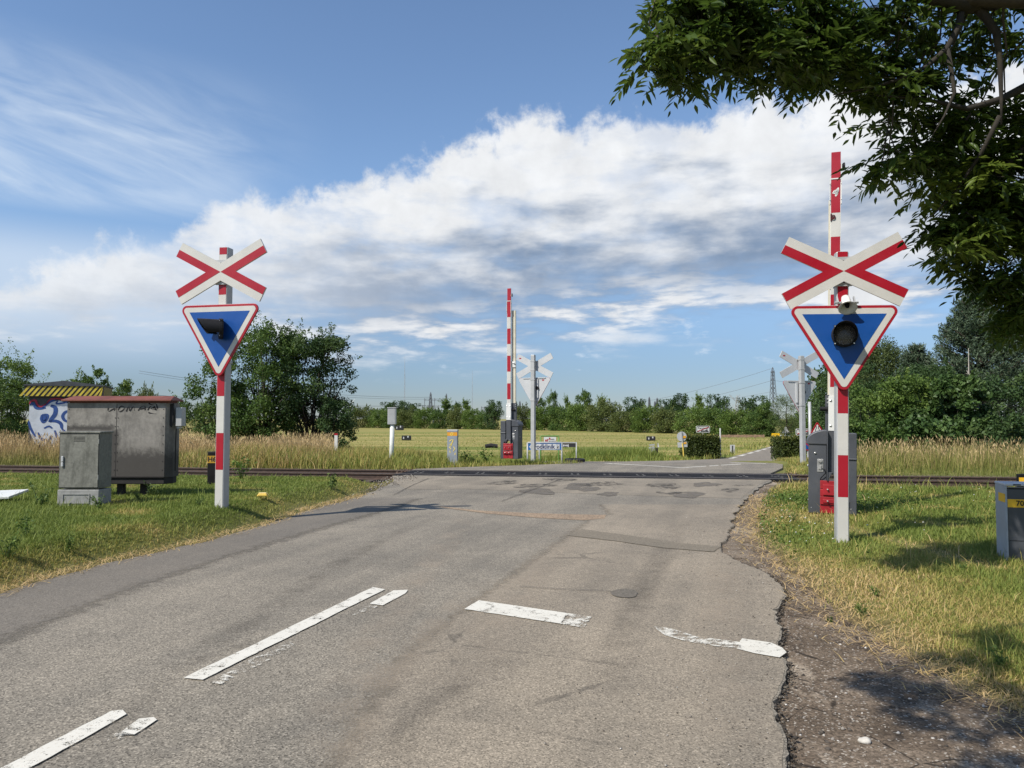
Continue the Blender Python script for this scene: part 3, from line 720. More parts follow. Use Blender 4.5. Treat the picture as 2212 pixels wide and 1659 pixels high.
def crossing_sign(label, loc, rz, H, zc, ztri, yaw, horn=False, tilt=0., vis=.30, lean=0., bands=None):
    t = thing('crossing_signal', label, 'road sign', loc, rz); t.rotation_euler = (0, lean, rz)
    b = MB(); b.box(-.072, .072, -.075, .075, -.35, H); b.build('pole', Mgalv, t, bevel=.014, seg=2)
    b = MB(); z = .48; k = 0                              # bands of film on the face of the pole
    for z0, z1, k in (bands or ((-.3, .52, 0), (.52, 1.03, 1), (1.03, 1.54, 0), (1.54, 2.05, 1), (2.05, 2.55, 0), (2.55, H - .004, 1))):
        b.box(-.058, .058, -.079, -.074, z0 + .001, z1, k)
    b.build('pole_stripes', [Mwhite, Mred], t)
    b = MB(); b.box(-.05, .05, -.05, .05, H, H + .006); b.build('pole_cap', Mgalv, t, bevel=.003)
    # crossbuck
    al = R(27.6); L = .765; hw = .112; pts = []
    def arm(sx_, sz_):
        d = Vector((math.cos(al) * sx_, math.sin(al) * sz_)); n = Vector((-math.sin(al) * sx_, math.cos(al) * sz_))
        return d * L + n * hw, d * L, d * L - n * hw
    T_, Bq, Rr, Lq = Vector((0, hw / math.cos(al))), Vector((0, -hw / math.cos(al))), Vector((hw / math.sin(al), 0)), Vector((-hw / math.sin(al), 0))
    ur, ul, dl, dr = arm(1, 1), arm(-1, 1), arm(-1, -1), arm(1, -1)
    outline = [T_, ul[0], ul[2], Lq, dl[2], dl[0], Bq, dr[0], dr[2], Rr, ur[2], ur[0]]
    b = MB(); b.prism([tuple(p) for p in outline], -.135, -.11, 0); cb = b.build('crossbuck', [Mwhite], t, (0, 0, zc), (0, tilt, 0))
    b = MB(); b.prism([tuple(p) for p in outline], -.1098, -.1085, 0)
    b.build('crossbuck_back', Mwback, cb)
    b = MB(); e = .997
    b.prism([tuple(p * e) for p in (Vector((.002, 0)), ur[1], ur[2], Rr, dr[2], dr[1])], -.1375, -.1345)
    b.prism([tuple(p * e) for p in (Vector((-.002, 0)), ul[1], ul[2], Lq, dl[2], dl[1])], -.1375, -.1345)
    b.build('red_stripe', Mred, cb)
    for s_ in (-.16, .16): b = MB(); b.box(-.10, .10, -.108, -.07, s_ - .02, s_ + .02); b.box(-.082, .082, -.082, .082, s_ - .018, s_ + .018); b.build('clamp', Mgalv, cb)
    b = MB(); b.box(.52, .60, -.1083, -.1062, .27, .31); b.build('inspection_label', Mred, cb)
    # board
    bd = MB().prism(round_poly(tri(.103), .075), -.140, -.112).build('signal_board', Mred, t, (0, 0, ztri), bevel=.004)
    MB().prism(round_poly(tri(.070), .045), -.1425, -.139).build('white_border', Mwhite, bd)
    MB().prism(tri(0), -.145, -.142).build('blue_field', Mblue, bd)
    b = MB(); b.prism(round_poly(tri(.099), .07), -.1115, -.109); b.box(-.44, .44, -.112, -.085, .075, .11)
    b.box(-.16, -.10, -.112, -.06, -.62, .05); b.box(.10, .16, -.112, -.06, -.62, .05)
    b.build('board_back', Mwback, bd)
    for zz in (.03, -.72): b = MB(); b.box(-.115, .115, -.108, -.074, zz - .02, zz + .02); b.box(-.083, .083, -.083, .083, zz - .018, zz + .018); b.build('bracket', Mgalv, bd)
    b = MB(); b.box(-.38, -.30, -.1088, -.1068, -.01, .035); b.build('inspection_label', Mred, bd)
    b = MB(); b.cyl((-.12, -.108, -.27), (-.12, -.05, -.27), .065, None, 16); b.build('lamp_housing', Mblack, bd)
    # lamp
    lp = MB(); lp.lathe([(0, -.0), (.145, 0), (.15, .02), (.15, .055), (.132, .06), (.128, .03), (0, .028)], 28)
    for k in range(4): a = R(45 + 90 * k); lp.box(.148 * math.cos(a) - .014, .148 * math.cos(a) + .014, -.05, -.01, .148 * math.sin(a) - .014, .148 * math.sin(a) + .014)
    for k in range(4): a = R(45 + 90 * k); lp.cyl((.150 * math.cos(a), -.05, .150 * math.sin(a)), (.150 * math.cos(a), -.058, .150 * math.sin(a)), .008, None, 8, 1)
    lo = lp.build('signal_lamp', [Mblack, Mbolt], bd, (.10 if yaw < -.6 else 0, -.150 - .06 * abs(math.sin(yaw)), -.262), (0, 0, yaw), smooth=False)
    MB().lathe([(0, .052), (.06, .050), (.105, .044), (.126, .036)], 28).build('lens', Mlens, lo, smooth=True)
    b = MB(); n = 26
    vs = []; fs = []
    for i in range(n + 1):
        a = R(-118 + 236 * i / n); x, z = math.sin(a), math.cos(a)
        ln = .055 + vis * (.52 + .48 * max(0, math.cos(a * .75)))
        for rad in (.136, .130):
            for yy in (.05, ln): vs.append((x * rad, -yy, z * rad))
    for i in range(n):
        o4 = 4 * i
        fs += [(o4, o4 + 1, o4 + 5, o4 + 4), (o4 + 2, o4 + 6, o4 + 7, o4 + 3), (o4 + 1, o4 + 3, o4 + 7, o4 + 5)]
    b.add(vs, fs); b.build('visor', Mblack, lo, smooth=False)
    if horn:
        h = MB(); h.lathe([(.0, -.10), (.045, -.10), (.052, -.03), (.05, .03), (.056, .07), (.075, .12), (.100, .15), (.104, .155), (.098, .154), (.07, .13), (.045, .08), (.03, .05)], 28)
        ho = h.build('horn', Mhorn, t, (0.02, -.17, 2.90), (R(50), 0, 0), smooth=True); ho.scale = (1.05, .74, 1.05)
        b = MB(); b.lathe([(0, .13), (.022, .125), (.026, .06)], 14); b.build('horn_throat', Mblack, ho)
        b = MB(); b.box(-.115, .115, -.03, -.015, -.015, .01); b.box(-.10, -.085, -.03, .12, -.02, .015); b.box(.085, .10, -.03, .12, -.02, .015); b.cyl((-.13, -.02, 0), (-.095, -.02, 0), .016); b.cyl((.095, -.02, 0), (.13, -.02, 0), .016)
        b.build('horn_bracket', Mgalv, ho)
    return t
pR = P(1818, 1165, 9.3); pL = P(479, 1093, 10.95)
crossing_sign('red and white crossing signal with blue triangle and white horn, right of the road', (pR.x, pR.y, pR.z), R(-11), 3.54, 3.285, 2.755, R(-10), True, R(-1.2), lean=R(1.0))
crossing_sign('red and white crossing signal with blue triangle beside the grey cabinets, lamp turned left', (pL.x, pL.y, pL.z), R(-12), 3.76, 3.385, 2.805, R(-54), False, vis=.29, lean=R(0.0), bands=((-.3, .525, 0), (.525, 1.053, 1), (1.053, 1.585, 0), (1.585, 2.1, 1), (2.1, 3.06, 0), (3.06, 3.25, 1), (3.25, 3.65, 0), (3.65, 3.756, 1)))
pM = P(1152, 991, 27); pF = P(1735, 1008, 24.8)
s3 = crossing_sign('back of grey crossing signal standing right of the middle raised barrier', (pM.x, pM.y, pM.z), R(155), 3.72, 3.33, 2.80, R(30))
s4 = crossing_sign('back of grey crossing signal half hidden behind the nearest crossing signal', (pF.x, pF.y, pF.z), R(193), 3.64, 3.36, 2.72, R(-20))
# folded side board of the last signal
b = MB(); b.prism([(-.62, -.02), (-.05, .30), (-.05, .05), (-.55, -.20)], .15, .17)

# ------------------------------------------------------------------ barriers
def barrier(label, loc, rz, s, sticker=False, pa=.03, pb=.09):
    t = thing('level_crossing_barrier', label, 'barrier', loc, rz)
    X = lambda a: a * s
    b = MB(); b.box(X(.105), X(.335), -.10, .40, .02, 1.09); b.cyl((X(.25), -.10, .95), (X(.25), -.118, .95), .016, None, 12, 1); b.cyl((X(.35), .1, .74), (X(.335), .1, .74), .02, None, 12, 1); b.build('machine_cabinet', [Manth, Mbolt], t, bevel=.012)
    arc = [(X(.095), 1.085)] + [(X(.365), 1.085)] + [(X(.095 + .27 * math.cos(R(a))), 1.12 + .19 * math.sin(R(a))) for a in range(0, 91, 10)]
    lid = MB().prism(arc, -.12, .42).build('curved_lid', Manth, t, bevel=.012)
    b = MB(); b.box(X(.145), X(.225), -.108, -.10, .66, .86); b.cyl((X(.185), -.106, .83), (X(.185), -.135, .83), .026, .024); b.box(X(.17), X(.205), -.125, -.108, .70, .76)
    b.build('lock_plate', pm('galvanised', (.45, .44, .42), .4, .25, 14, metal=.6), t, bevel=.003)
    b = MB(); b.tube([(X(.18), -.112, .72), (X(.125), -.13, .70), (X(.12), -.14, .64), (X(.175), -.13, .57), (X(.18), -.11, .53)], .007, 6); b.build('cable', Mblack, t, smooth=True)
    # side plate with stepped cheek
    b = MB(); b.prism([(X(-.105), .60), (X(-.105), 1.27), (X(-.28), 1.27), (X(-.28), .02), (X(-.17), .02), (X(-.17), .54)], -.08, .30)
    b.box(X(-.285), X(-.10), -.10, -.08, .86, .885)
    b.build('side_plate', Manth, t, bevel=.012)
    b = MB(); b.box(X(.088), X(.103), -.16, .32, .53, 1.30); b.prism([(X(.088), .52), (X(.088), .66), (X(.03), .66)], -.14, .05); b.prism([(X(-.09), .52), (X(-.09), .66), (X(-.03), .66)], -.14, .05); b.build('channel_cheek', Manth, t, bevel=.004)
    # counterweight
    b = MB()
    for z0, z1, y in ((.03, .16, -.12), (.165, .285, -.145), (.29, .40, -.125), (.405, .53, -.13)):
        b.box(-.185 if s < 0 else -.165, -.004, y, .1, z0, z1); b.box(.004, .165, y, .1, z0, z1)
    b.box(-.15, .13, -.165, -.08, .31, .47); b.box(-.15, .13, -.16, -.08, .19, .25)
    for zz in (.40, .22):
        for xx in (-.09, .05): b.cyl((xx, -.15, zz), (xx, -.20, zz), .014, .012, 10, 1)
    b.build('counterweight', [Mredw, Mbolt], t, bevel=.006)
    # arm
    b = MB(); b.box(-.088, .080, -.06, .03, .62, 1.30); b.build('arm_lever', Manth, t, bevel=.006)
    b = MB(); b.box(-.082, .076, -.068, .03, 1.30, 1.84); 
    for zz in (1.38, 1.77):
        for xx in (-.055, .052): b.lathe([(.018, .068), (.016, .08), (.006, .085), (0, .085)], 10, 1, Matrix.Translation((xx, 0, zz)))
    arm_p = b.build('arm_socket', [Mplate, Mbolt], t, bevel=.002)
    zs = [1.84, 1.98, 2.51, 2.90, 3.43, 3.82, 4.34, 4.72, 5.25]; k = .956 / .956
    b = MB(); b.box(-.070, .066, -.034, .03, 1.84, 5.20, 0)
    sb = MB()
    for i in range(len(zs) - 1): sb.box(-.062, .058, -.0375, -.0335, zs[i] + .001, min(zs[i + 1], 5.25), i % 2)
    b.box(-.080, -.070, -.045, .03, 4.86, 5.27); b.box(.066, .076, -.045, .03, 4.86, 5.27); b.box(-.078, .074, -.046, -.038, 5.252, 5.27)
    for zz in (4.93, 5.18):
        for xx in (-.075, .071): b.cyl((xx, -.045, zz), (xx, -.056, zz), .008, None, 8)
    for zz in (3.52, 3.62):
        for xx in (-.07, .066): b.cyl((xx, -.034, zz), (xx, -.046, zz), .007, None, 8)
    arm = b.build('barrier_arm', Mplate, t); sb.build('arm_stripes', [Mwhite, Mred], arm)
    b = MB(); b.box(-.060, .062, -.030, .02, 5.21, 5.69); b.build('arm_tip', Mred, arm, bevel=.004)
    b = MB(); b.box(.062, .08, -.02, .0, 5.42, 5.50); b.build('lamp_mount', Mplate, arm)
    b = MB(); b.lathe([(0, .0), (.03, .0), (.055, .025), (.06, .05), (0, .06)], 18, 0, Matrix.Translation((.075, 0, 5.46)) @ Matrix.Rotation(R(100), 4, 'Z') @ Matrix.Scale(.7, 4, (0, 1, 0)))
    b.build('arm_lamp', Mblack, arm)
    # second profile behind, towards the cabinet
    b = MB(); b.box(X(pa), X(pb), .06, .13, 1.85, 4.95); b.box(X(pa - .004), X(pa + .02), .054, .06, 1.85, 4.95)
    sp_ = b.build('rear_profile', Mcream, t, bevel=.004)
    b = MB(); b.box(X(pa - .01), X(pb + .03), .05, .14, 1.05, 1.86)
    for zz in (1.12, 1.66, 1.74, 1.80): b.cyl((X(pb), .05, zz), (X(pb), .035, zz), .014, None, 10, 1)
    b.build('profile_bracket', [Manth, Mbolt], t)
    b = MB(); b.box(X(pa - .02), X(pb + .01), .03, .052, 3.05, 3.25); b.tube([(X(pa), .04, 3.22), (X(pb - .02), -.01, 3.18), (X(pb), .04, 3.12)], .018, 8); b.build('profile_joint', Mplate, sp_)
    b = MB(); b.cyl((X(.06), .03, 1.64), (X(.19), .03, 1.64), .035); b.build('hinge_pin', Mblack, t)
    if sticker:
        b = MB(); y = -.0405
        b.prism([(-.045, 5.04), (-.03, 5.07), (.0, 5.085), (.03, 5.12), (.042, 5.11), (.04, 5.06), (.02, 5.0), (.0, 4.975), (-.012, 4.99), (-.01, 5.02), (-.04, 5.025)], y, y + .0015)
        st = b.build('sticker', Mplate, arm)
        b = MB()
        for pts in (((.0, 5.08), (.01, 5.04), (.005, 5.0)), ((.012, 5.085), (.024, 5.05), (.018, 5.01)), ((-.035, 5.035), (-.01, 5.05), (.02, 5.06)), ((-.02, 5.06), (-.005, 5.035), (-.005, 5.01)), ((.026, 5.09), (.034, 5.06), (.03, 5.03))): b.ribbon(pts, .005, y - .001)
        b.build('sticker_line', Mtxt, st)
        b = MB(); ring = [(-.03 + .02 * math.cos(R(a)), -.055, 4.65 + .028 * math.sin(R(a))) for a in range(-90, 91, 20)]
        b.tube([(-.06, -.045, 4.59), (-.06, -.05, 4.71)], .009, 6); b.tube([(-.06, -.05, 4.622)] + ring + [(-.06, -.05, 4.678)], .008, 6); b.box(-.05, -.025, -.05, -.036, 4.635, 4.66)
        b.build('arm_hook', pm('hook_dark_red', (.07, .008, .012), .5), arm)
    return t
pB = P(1802, 1112, 11.9); pC = P(1100, 992, 25)
bR = barrier('tall raised red and white barrier with anthracite box behind the horn signal', (pB.x, pB.y, min(pB.z, .02)), R(-21), -1, True); bR.scale = (1.13, 1, 1.012); bR.rotation_euler = (0, R(1.3), R(-21))
barrier('raised red and white barrier in the middle, across the railway track', (pC.x, pC.y, pC.z), R(-18), 1, False, .075, .20)

# ------------------------------------------------------------------ cabinets on the left
def stained(name, col, stain, scale=1.8, amt=.8, zrange=None, burn=False):
    m, q = new_mat(name); v = q.obj()
    n = q.noise(q.mapping(v, (1, 1, .35)), scale * 2, 9, .7); b2 = q.noise(v, scale * 9, 8, .72)
    c = q.mix(q.ss(b2, .35, .68), tuple(k * .8 for k in col), tuple(k * 1.15 for k in col))
    f = q.m('MULTIPLY', q.ss(n, .42, .66), amt)
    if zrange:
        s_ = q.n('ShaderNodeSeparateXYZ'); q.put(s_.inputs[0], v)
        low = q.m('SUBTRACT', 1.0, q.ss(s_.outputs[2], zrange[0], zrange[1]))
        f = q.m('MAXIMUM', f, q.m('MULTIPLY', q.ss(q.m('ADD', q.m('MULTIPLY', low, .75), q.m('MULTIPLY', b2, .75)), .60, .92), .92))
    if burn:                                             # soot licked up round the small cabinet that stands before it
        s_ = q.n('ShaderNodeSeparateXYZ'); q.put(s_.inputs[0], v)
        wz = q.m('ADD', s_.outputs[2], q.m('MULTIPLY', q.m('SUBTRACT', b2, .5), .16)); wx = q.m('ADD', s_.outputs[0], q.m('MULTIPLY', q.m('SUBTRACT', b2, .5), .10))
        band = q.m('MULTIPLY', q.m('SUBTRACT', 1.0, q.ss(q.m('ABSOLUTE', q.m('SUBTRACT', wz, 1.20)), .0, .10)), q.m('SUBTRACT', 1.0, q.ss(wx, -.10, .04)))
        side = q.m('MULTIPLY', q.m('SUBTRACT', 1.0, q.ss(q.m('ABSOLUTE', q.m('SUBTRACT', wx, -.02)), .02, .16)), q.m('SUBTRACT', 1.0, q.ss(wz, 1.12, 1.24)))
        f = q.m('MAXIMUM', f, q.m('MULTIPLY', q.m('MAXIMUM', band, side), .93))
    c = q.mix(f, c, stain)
    pale = q.ss(q.voro(v, 60, 'Distance'), .08, .2)
    q.put(q.p.inputs['Base Color'], c); q.p.inputs['Roughness'].default_value = .75
    q.put(q.p.inputs['Normal'], q.bump(q.noise(v, 60, 5, .7), .25, .004)); return m
Mcab = stained('lichen_grey', (.185, .183, .155), (.060, .060, .048), 2.4, .85)
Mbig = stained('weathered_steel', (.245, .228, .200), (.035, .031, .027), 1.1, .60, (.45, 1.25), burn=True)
Mburn = pm('sooty_steel', (.022, .020, .019), .8, .4, 6)
Mcab2 = pm('plinth_grey', (.25, .25, .235), .8, .2, 12, dirt=(.12, .12, .09), dirtscale=3)
xl = XU(127.5, 11.0, .9); xr = XU(215, 11.0, .9); wd = xr - xl
c0 = P(171, 1096, 11.0)
cb = thing('utility_cabinet', 'small mottled grey utility cabinet on a plinth in front of the larger steel one', 'cabinet', ((xl + xr) / 2, 11.0, c0.z), R(0))
b = MB(); b.box(-wd / 2, wd / 2, 0, .34, .27, 1.075); b.build('cabinet_body', Mcab, cb, bevel=.008)
b = MB(); b.box(-wd / 2 - .008, wd / 2 + .012, -.012, .36, 1.075, 1.10); b.build('cabinet_lid', Mcab, cb, bevel=.006)
b = MB(); b.box(-wd / 2 - .01, wd / 2 + .004, -.006, .345, -.3, .255); pl = b.build('plinth', Mcab2, cb, bevel=.012)
b = MB()
for x0, x1, z0, z1 in ((-.225, .17, .185, .197), (-.225, .17, .055, .067), (-.225, -.213, .067, .185), (.158, .17, .067, .185)): b.box(x0, x1, -.016, -.006, z0, z1)
b.build('plinth_frame', Mcab2, pl)
b = MB(); b.box(-wd / 2 + .045, -wd / 2 + .075, -.03, 0, .66, .74); b.box(-wd / 2 + .045, -wd / 2 + .075, -.03, 0, .59, .65); b.build('handle', Mwback, cb, bevel=.006)
b = MB(); b.box(-wd / 2 + .012, wd / 2 - .016, -.008, .0, .288, 1.055); b.build('cabinet_door', Mcab, cb, bevel=.003)
b = MB(); b.box(-wd / 2 + .004, wd / 2 - .008, -.002, .0005, .280, 1.063); b.build('door_gap', Mburn, cb)
for zz in (.40, .92): b = MB(); b.cyl((wd / 2 - .012, -.006, zz), (wd / 2 - .012, -.006, zz + .07), .007, None, 10); b.build('hinge', Mcab2, cb)
for k in range(4): b = MB(); b.box(-.08, .08, -.0095, -.008, .955 + .02 * k, .963 + .02 * k); b.build('vent_slot', Mburn, cb)

yb = 12.3
xl = XU(143.2, yb, 1); xr = XU(355.5, yb, 1); wb = xr - xl; z0 = .15
bg = thing('relay_cabinet', 'large soot stained steel cabinet with rust red roof on black legs', 'cabinet', ((xl + xr) / 2, yb, z0), R(0))
h0, h1 = .40, 1.61
b = MB(); sec = [(-wb / 2, 0), (wb / 2, 0), (wb / 2 + .075, .14), (wb / 2 + .075, .36), (-wb / 2, .36)]
b.slab(sec, h0, h1); body = b
b = MB(); b.slab([(-wb / 2 + .03, .02), (wb / 2 - .01, .02), (wb / 2 + .08, .15), (wb / 2 + .055, .34), (-wb / 2 + .03, .34)], h0 - .11, h0 - .002); b.build('burnt_base', Mburn, bg, bevel=.01)
b = MB(); ov = .06
b.prism([(-wb / 2 - .07, h1 + .03), (-wb / 2 - .07, h1 + .05), (0.1, h1 + .055), (wb / 2 + .12, h1 + .05), (wb / 2 + .12, h1 + .03)], -.07, .41)
b.add([(-wb / 2 - .07, -.07, h1 + .051), (wb / 2 + .12, -.07, h1 + .051), (wb / 2 + .06, .18, h1 + .12), (-wb / 2 - .0, .18, h1 + .12), (wb / 2 + .12, .41, h1 + .051), (-wb / 2 - .07, .41, h1 + .051)], [(0, 1, 2, 3), (3, 2, 4, 5), (1, 4, 2), (0, 3, 5)])
b.box(-wb / 2 + .02, wb / 2 + .05, .02, .34, h1, h1 + .03)
b.build('rusty_roof', pm('rust_red_paint', (.165, .052, .034), .6, .2, 5, dirt=(.12, .04, .03), dirtscale=2, dirtamt=.5), bg, bevel=.003)
for x in (.02, .40): b = MB(); b.box(x - .05, x + .05, .13, .23, -.35, h0 - .1); b.build('leg', Mburn, bg)
xm = -wb / 2 + wb * .505
b = MB(); b.box(xm - .004, xm + .004, -.002, .0, h0 + .02, h1 - .02); b.box(-wb / 2, wb / 2, -.008, -.0005, h0 + .0, h0 + .018)
b.build('panel_seam', Mburn, bg)
for z in np.linspace(h0 + .12, h1 - .1, 8):
    for x in (xm - .02, xm + .025, wb / 2 - .03, -wb / 2 + .03): body.cyl((x, 0.001, z), (x, -.006, z), .007, None, 8, 1)
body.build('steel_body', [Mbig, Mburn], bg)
b = MB(); sy = -.0035
def st(pts, w=.018):
    pts = curve_pts(pts); k = len(pts); b.ribbon([(x * .001 * 1.72 - wb / 2, h1 + .03 - z * .001 * 1.84) for x, z in pts], [w * (.7 + .5 * math.sin(1 + i * .45)) for i in range(k)], sy)
for pts in (((390, 60), (385, 80), (395, 90), (420, 78), (440, 66), (470, 60)), ((440, 66), (450, 85)), ((500, 50), (485, 75), (492, 92), (515, 88), (540, 66), (535, 48), (510, 45), (500, 50)), ((560, 92), (575, 58), (585, 50), (595, 85), (625, 48), (640, 85)), ((672, 84), (700, 52), (735, 45), (738, 80)), ((690, 70), (740, 62)), ((762, 80), (790, 46), (820, 42), (826, 52), (790, 66), (830, 74), (850, 76)), ((770, 100), (800, 108), (845, 112)), ((770, 20), (800, 30), (840, 24), (850, 45), (856, 70)), ((815, 60), (840, 60), (830, 78), (842, 66))): st(pts)
b.build('graffiti', pm('spray_black', (.012, .011, .012), .8, .2), bg)
b = MB(); b.box(wb / 2 + .125, wb / 2 + .225, .10, .26, h1 - .38, h1 - .07); b.box(wb / 2 + .10, wb / 2 + .13, .14, .22, h1 - .35, h1 - .1); b.box(wb / 2 + .13, wb / 2 + .18, .13, .23, h1 - .42, h1 - .38)
b.build('junction_box', Mgalv, bg, bevel=.008)
b = MB(); b.prism([(wb / 2 + .035, h1 - .36), (wb / 2 + .042, h1 - .02), (wb / 2 + .098, h1 - .0), (wb / 2 + .095, h1 - .28), (wb / 2 + .07, h1 - .40)], .0, .02, 0, Matrix.Translation((-.01, 0, 0)))
b.build('soot_mark', Mburn, bg).location = (0.012, .072, 0)
b = MB(); b.tube([(wb / 2 + .13, .12, h1 - .42), (wb / 2 + .125, .12, 1.0), (wb / 2 + .125, .12, .5)], .008, 6); b.build('cable', Mblack, bg)

# H6 stake
p = P(459, 1058, 14.7)
o = thing('marker_post', 'black marker post with yellow H6 label, behind the left crossing signal', 'post', (p.x, p.y, p.z))
b = MB(); b.box(-.09, .09, -.05, .05, -.3, .74); b.build('post', Mblack, o, bevel=.012)
b = MB(); b.box(-.086, .086, -.055, -.0495, .52, .66); lb = b.build('number_plate', pm('yellow_label_shaded', (.42, .24, .02), .6, .15, 6, dirt=(.2, .12, .03), dirtscale=6, dirtamt=.6), o)  # label yellow darkened, shade is put into its colour
text('H6', .13, Mtxt, 'plate_number', lb, (.0, -.057, .59), bold=.004)

# transformer kiosk with hazard stripes and graffiti
yk = 28.6; xk = XU(54, yk, 1)
kz = thing('transformer_kiosk', 'graffiti covered kiosk with yellow and black hazard stripes under its roof', 'kiosk', (xk, yk, .0), R(20)); kz.scale = (1.117, 1.117, 1.04)
W_, D_ = 2.3, 1.9
Mkw = stained('kiosk_wall', (.30, .31, .32), (.12, .12, .12), 1.2, .5)
b = MB(); b.box(.08, W_ - .05, .08, D_ - .08, -.1, 2.27); b.build('wall', pm('kiosk_dark_wall', (.07, .07, .075), .7, .3, 3), kz)
b = MB(); b.box(-.04, W_ + .04, -.04, D_ + .04, 2.27, 2.66); n = 15
for i in range(-2, n + 1):
    x0 = -.04 + i * (W_ + .08) / n; sl_ = .26; w_ = .085
    pts = [(x0, 2.28), (x0 + w_, 2.28), (x0 + sl_ + w_, 2.65), (x0 + sl_, 2.65)]
    lo_, hi_ = -.035, W_ + .035
    if x0 < lo_ - .25 or x0 + w_ + sl_ > hi_ + .0: 
        pts = [(min(max(x, lo_), hi_), z) for x, z in pts]
        if max(p_[0] for p_ in pts) - min(p_[0] for p_ in pts) < .03: continue
    b.prism(pts, -.046, -.0395, 1)
for i in range(10):
    y0 = .0 + i * .19
    b.add([(W_ + .044, y0, 2.28), (W_ + .044, y0 + .07, 2.28), (W_ + .044, min(y0 + .21, D_), 2.65), (W_ + .044, min(y0 + .14, D_ - .02), 2.65)], [(0, 1, 2, 3)], 1)
b.build('fascia', [pm('fascia_black', (.028, .028, .030), .6, .3, 4), pm('hazard_yellow', (.62, .48, .06), .6, .2, 5, dirt=(.2, .16, .05), dirtscale=4, dirtamt=.6)], kz)
b = MB(); b.prism([(-.07, 2.663), (-.07, 2.70), (W_ / 2, 2.86), (W_ + .07, 2.70), (W_ + .07, 2.663)], -.07, D_ + .07); b.build('roof', pm('roof_felt', (.075, .08, .088), .8, .2, 4), kz)
for x in (.78, 1.5): b = MB(); b.box(x, x + .02, .074, .08, 0, 2.2); b.build('door_gap', Mblack, kz)
gw = pm('spray_white', (.62, .66, .70), .7, .15, 3, dirt=(.30, .38, .50), dirtscale=3, dirtamt=.6); gb = pm('spray_blue', (.035, .085, .27), .7, .2); gr = pm('spray_red', (.34, .03, .06), .7, .2)
def K(x, y): return ((x - 215) / 370 * 1.32 + .06, 2.24 - (y - 660) / 320 * 1.22)
b = MB(); b.prism([K(*p_) for p_ in ((225, 720), (300, 770), (420, 700), (470, 690), (540, 715), (585, 700), (600, 900), (590, 1120), (520, 1180), (380, 1150), (280, 1100), (235, 1000), (222, 860))], .066, .078); wg = b.build('graffiti_fill', gw, kz)
b = MB()
def kb(pts, w): cp = curve_pts([K(*p_) for p_ in pts], 6); b.ribbon(cp, [w * 1.15 * (.45 + .65 * math.sin(math.pi * (i + .6) / (len(cp) + .4)) ** .5) for i in range(len(cp))], .062)
for pts, w in ((((228, 735), (255, 720), (275, 760), (310, 770), (360, 760)), .07), (((330, 765), (400, 700), (440, 690)), .06), (((400, 740), (440, 760), (440, 820), (410, 870), (395, 900)), .11), (((395, 890), (450, 890), (490, 915), (500, 960)), .09), (((330, 830), (375, 830), (372, 865), (345, 900), (325, 870), (330, 830)), .07), (((350, 835), (350, 890)), .12), (((585, 790), (530, 800), (505, 840), (520, 880), (560, 900)), .08), (((220, 890), (240, 960), (280, 1040)), .06), (((500, 960), (540, 1010), (570, 1040)), .06), (((460, 690), (450, 720), (500, 715), (540, 700)), .05), (((570, 900), (585, 910)), .08), (((300, 1000), (330, 1060), (390, 1080), (420, 1030)), .07), (((440, 980), (470, 1060), (520, 1110)), .06), (((350, 960), (390, 940), (420, 960)), .05)): kb(pts, w)
b.build('graffiti_outline', gb, kz)
b = MB()
for pts, w in ((((225, 730), (235, 700), (270, 690), (290, 730), (320, 750), (370, 720)), .05), (((370, 720), (400, 680), (470, 672), (560, 690)), .05)): kb(pts, w)
b.build('graffiti_highlight', gr, kz)
b = MB(); b.prism([K(*p_) for p_ in ((1000, 700), (1150, 680), (1330, 700), (1420, 760), (1420, 1050), (1000, 1050))], .0, .0) if False else None

# yellow lid and white board lying in the grass
p = P(567, 1077, 12.2)
o = thing('plastic_litter', 'small yellow plastic piece lying in the grass right of the left signal', 'litter', (p.x, p.y, float(ground_h(p.x, p.y)) + .05), R(8))
b = MB(); b.prism([(-.085, 0), (.085, 0), (.075, .045), (-.06, .045)], -.06, .06); b.build('lid_shell', pm('yellow_plastic', (.72, .50, .10), .5, .15, 9), o, bevel=.012)
b = MB(); b.box(-.06, .06, -.04, .04, .044, .058); b.build('lid_rim', pm('yellow_plastic_pale', (.75, .60, .25), .5, .15), o, bevel=.008)
p = P(-12, 1082, 11.5)
o = thing('white_board', 'white board lying flat in the grass at the left edge', 'board', (p.x - .05, p.y, float(ground_h(p.x, p.y)) + .10), R(6))
b = MB(); b.box(-.45, .40, -.28, .28, 0, .035); b.build('board', Mplate, o, bevel=.006); o.rotation_euler = (R(6), R(-2), R(6))

# ------------------------------------------------------------------ right hand cabinet with yellow label
x0 = XU(2177, 8.0, .4)
o = thing('signal_cabinet', 'dark grey cabinet with pale side and yellow number label at the right edge', 'cabinet', (x0, 8.0, 0.02), R(-17))
b = MB(); b.box(.0, .62, .0, .30, -.2, .74); b.build('cabinet_front', Manth, o, bevel=.004)
b = MB(); b.box(-.02, -.001, -.012, .32, -.2, .775); b.build('side_panel', pm('side_sky_sheen', (.33, .355, .38), .5, .08, 4), o, bevel=.004)  # pale tone paints the sky's reflection onto this side
b = MB(); b.box(-.022, .66, -.03, .33, .776, .80); b.build('lid', pm('lid_grey', (.48, .50, .52), .5, .08, 4), o, bevel=.006)
b = MB(); b.box(.002, .50, -.005, .0, .55, .635); lb = b.build('number_label', Myel, o)
b = MB(); b.box(-.024, -.0205, -.01, .2, .60, .69); b.build('side_label', Myel, o)
text('70E', .075, Mtxt, 'label_number', lb, (.135, -.007, .592), bold=.002)
b = MB(); b.box(.01, .5, -.003, .0, .20, .204); b.build('door_gap', Mblack, o)
b = MB(); b.box(.05, .12, -.032, -.029, .783, .795); b.build('maker_plate', Mblack, o)
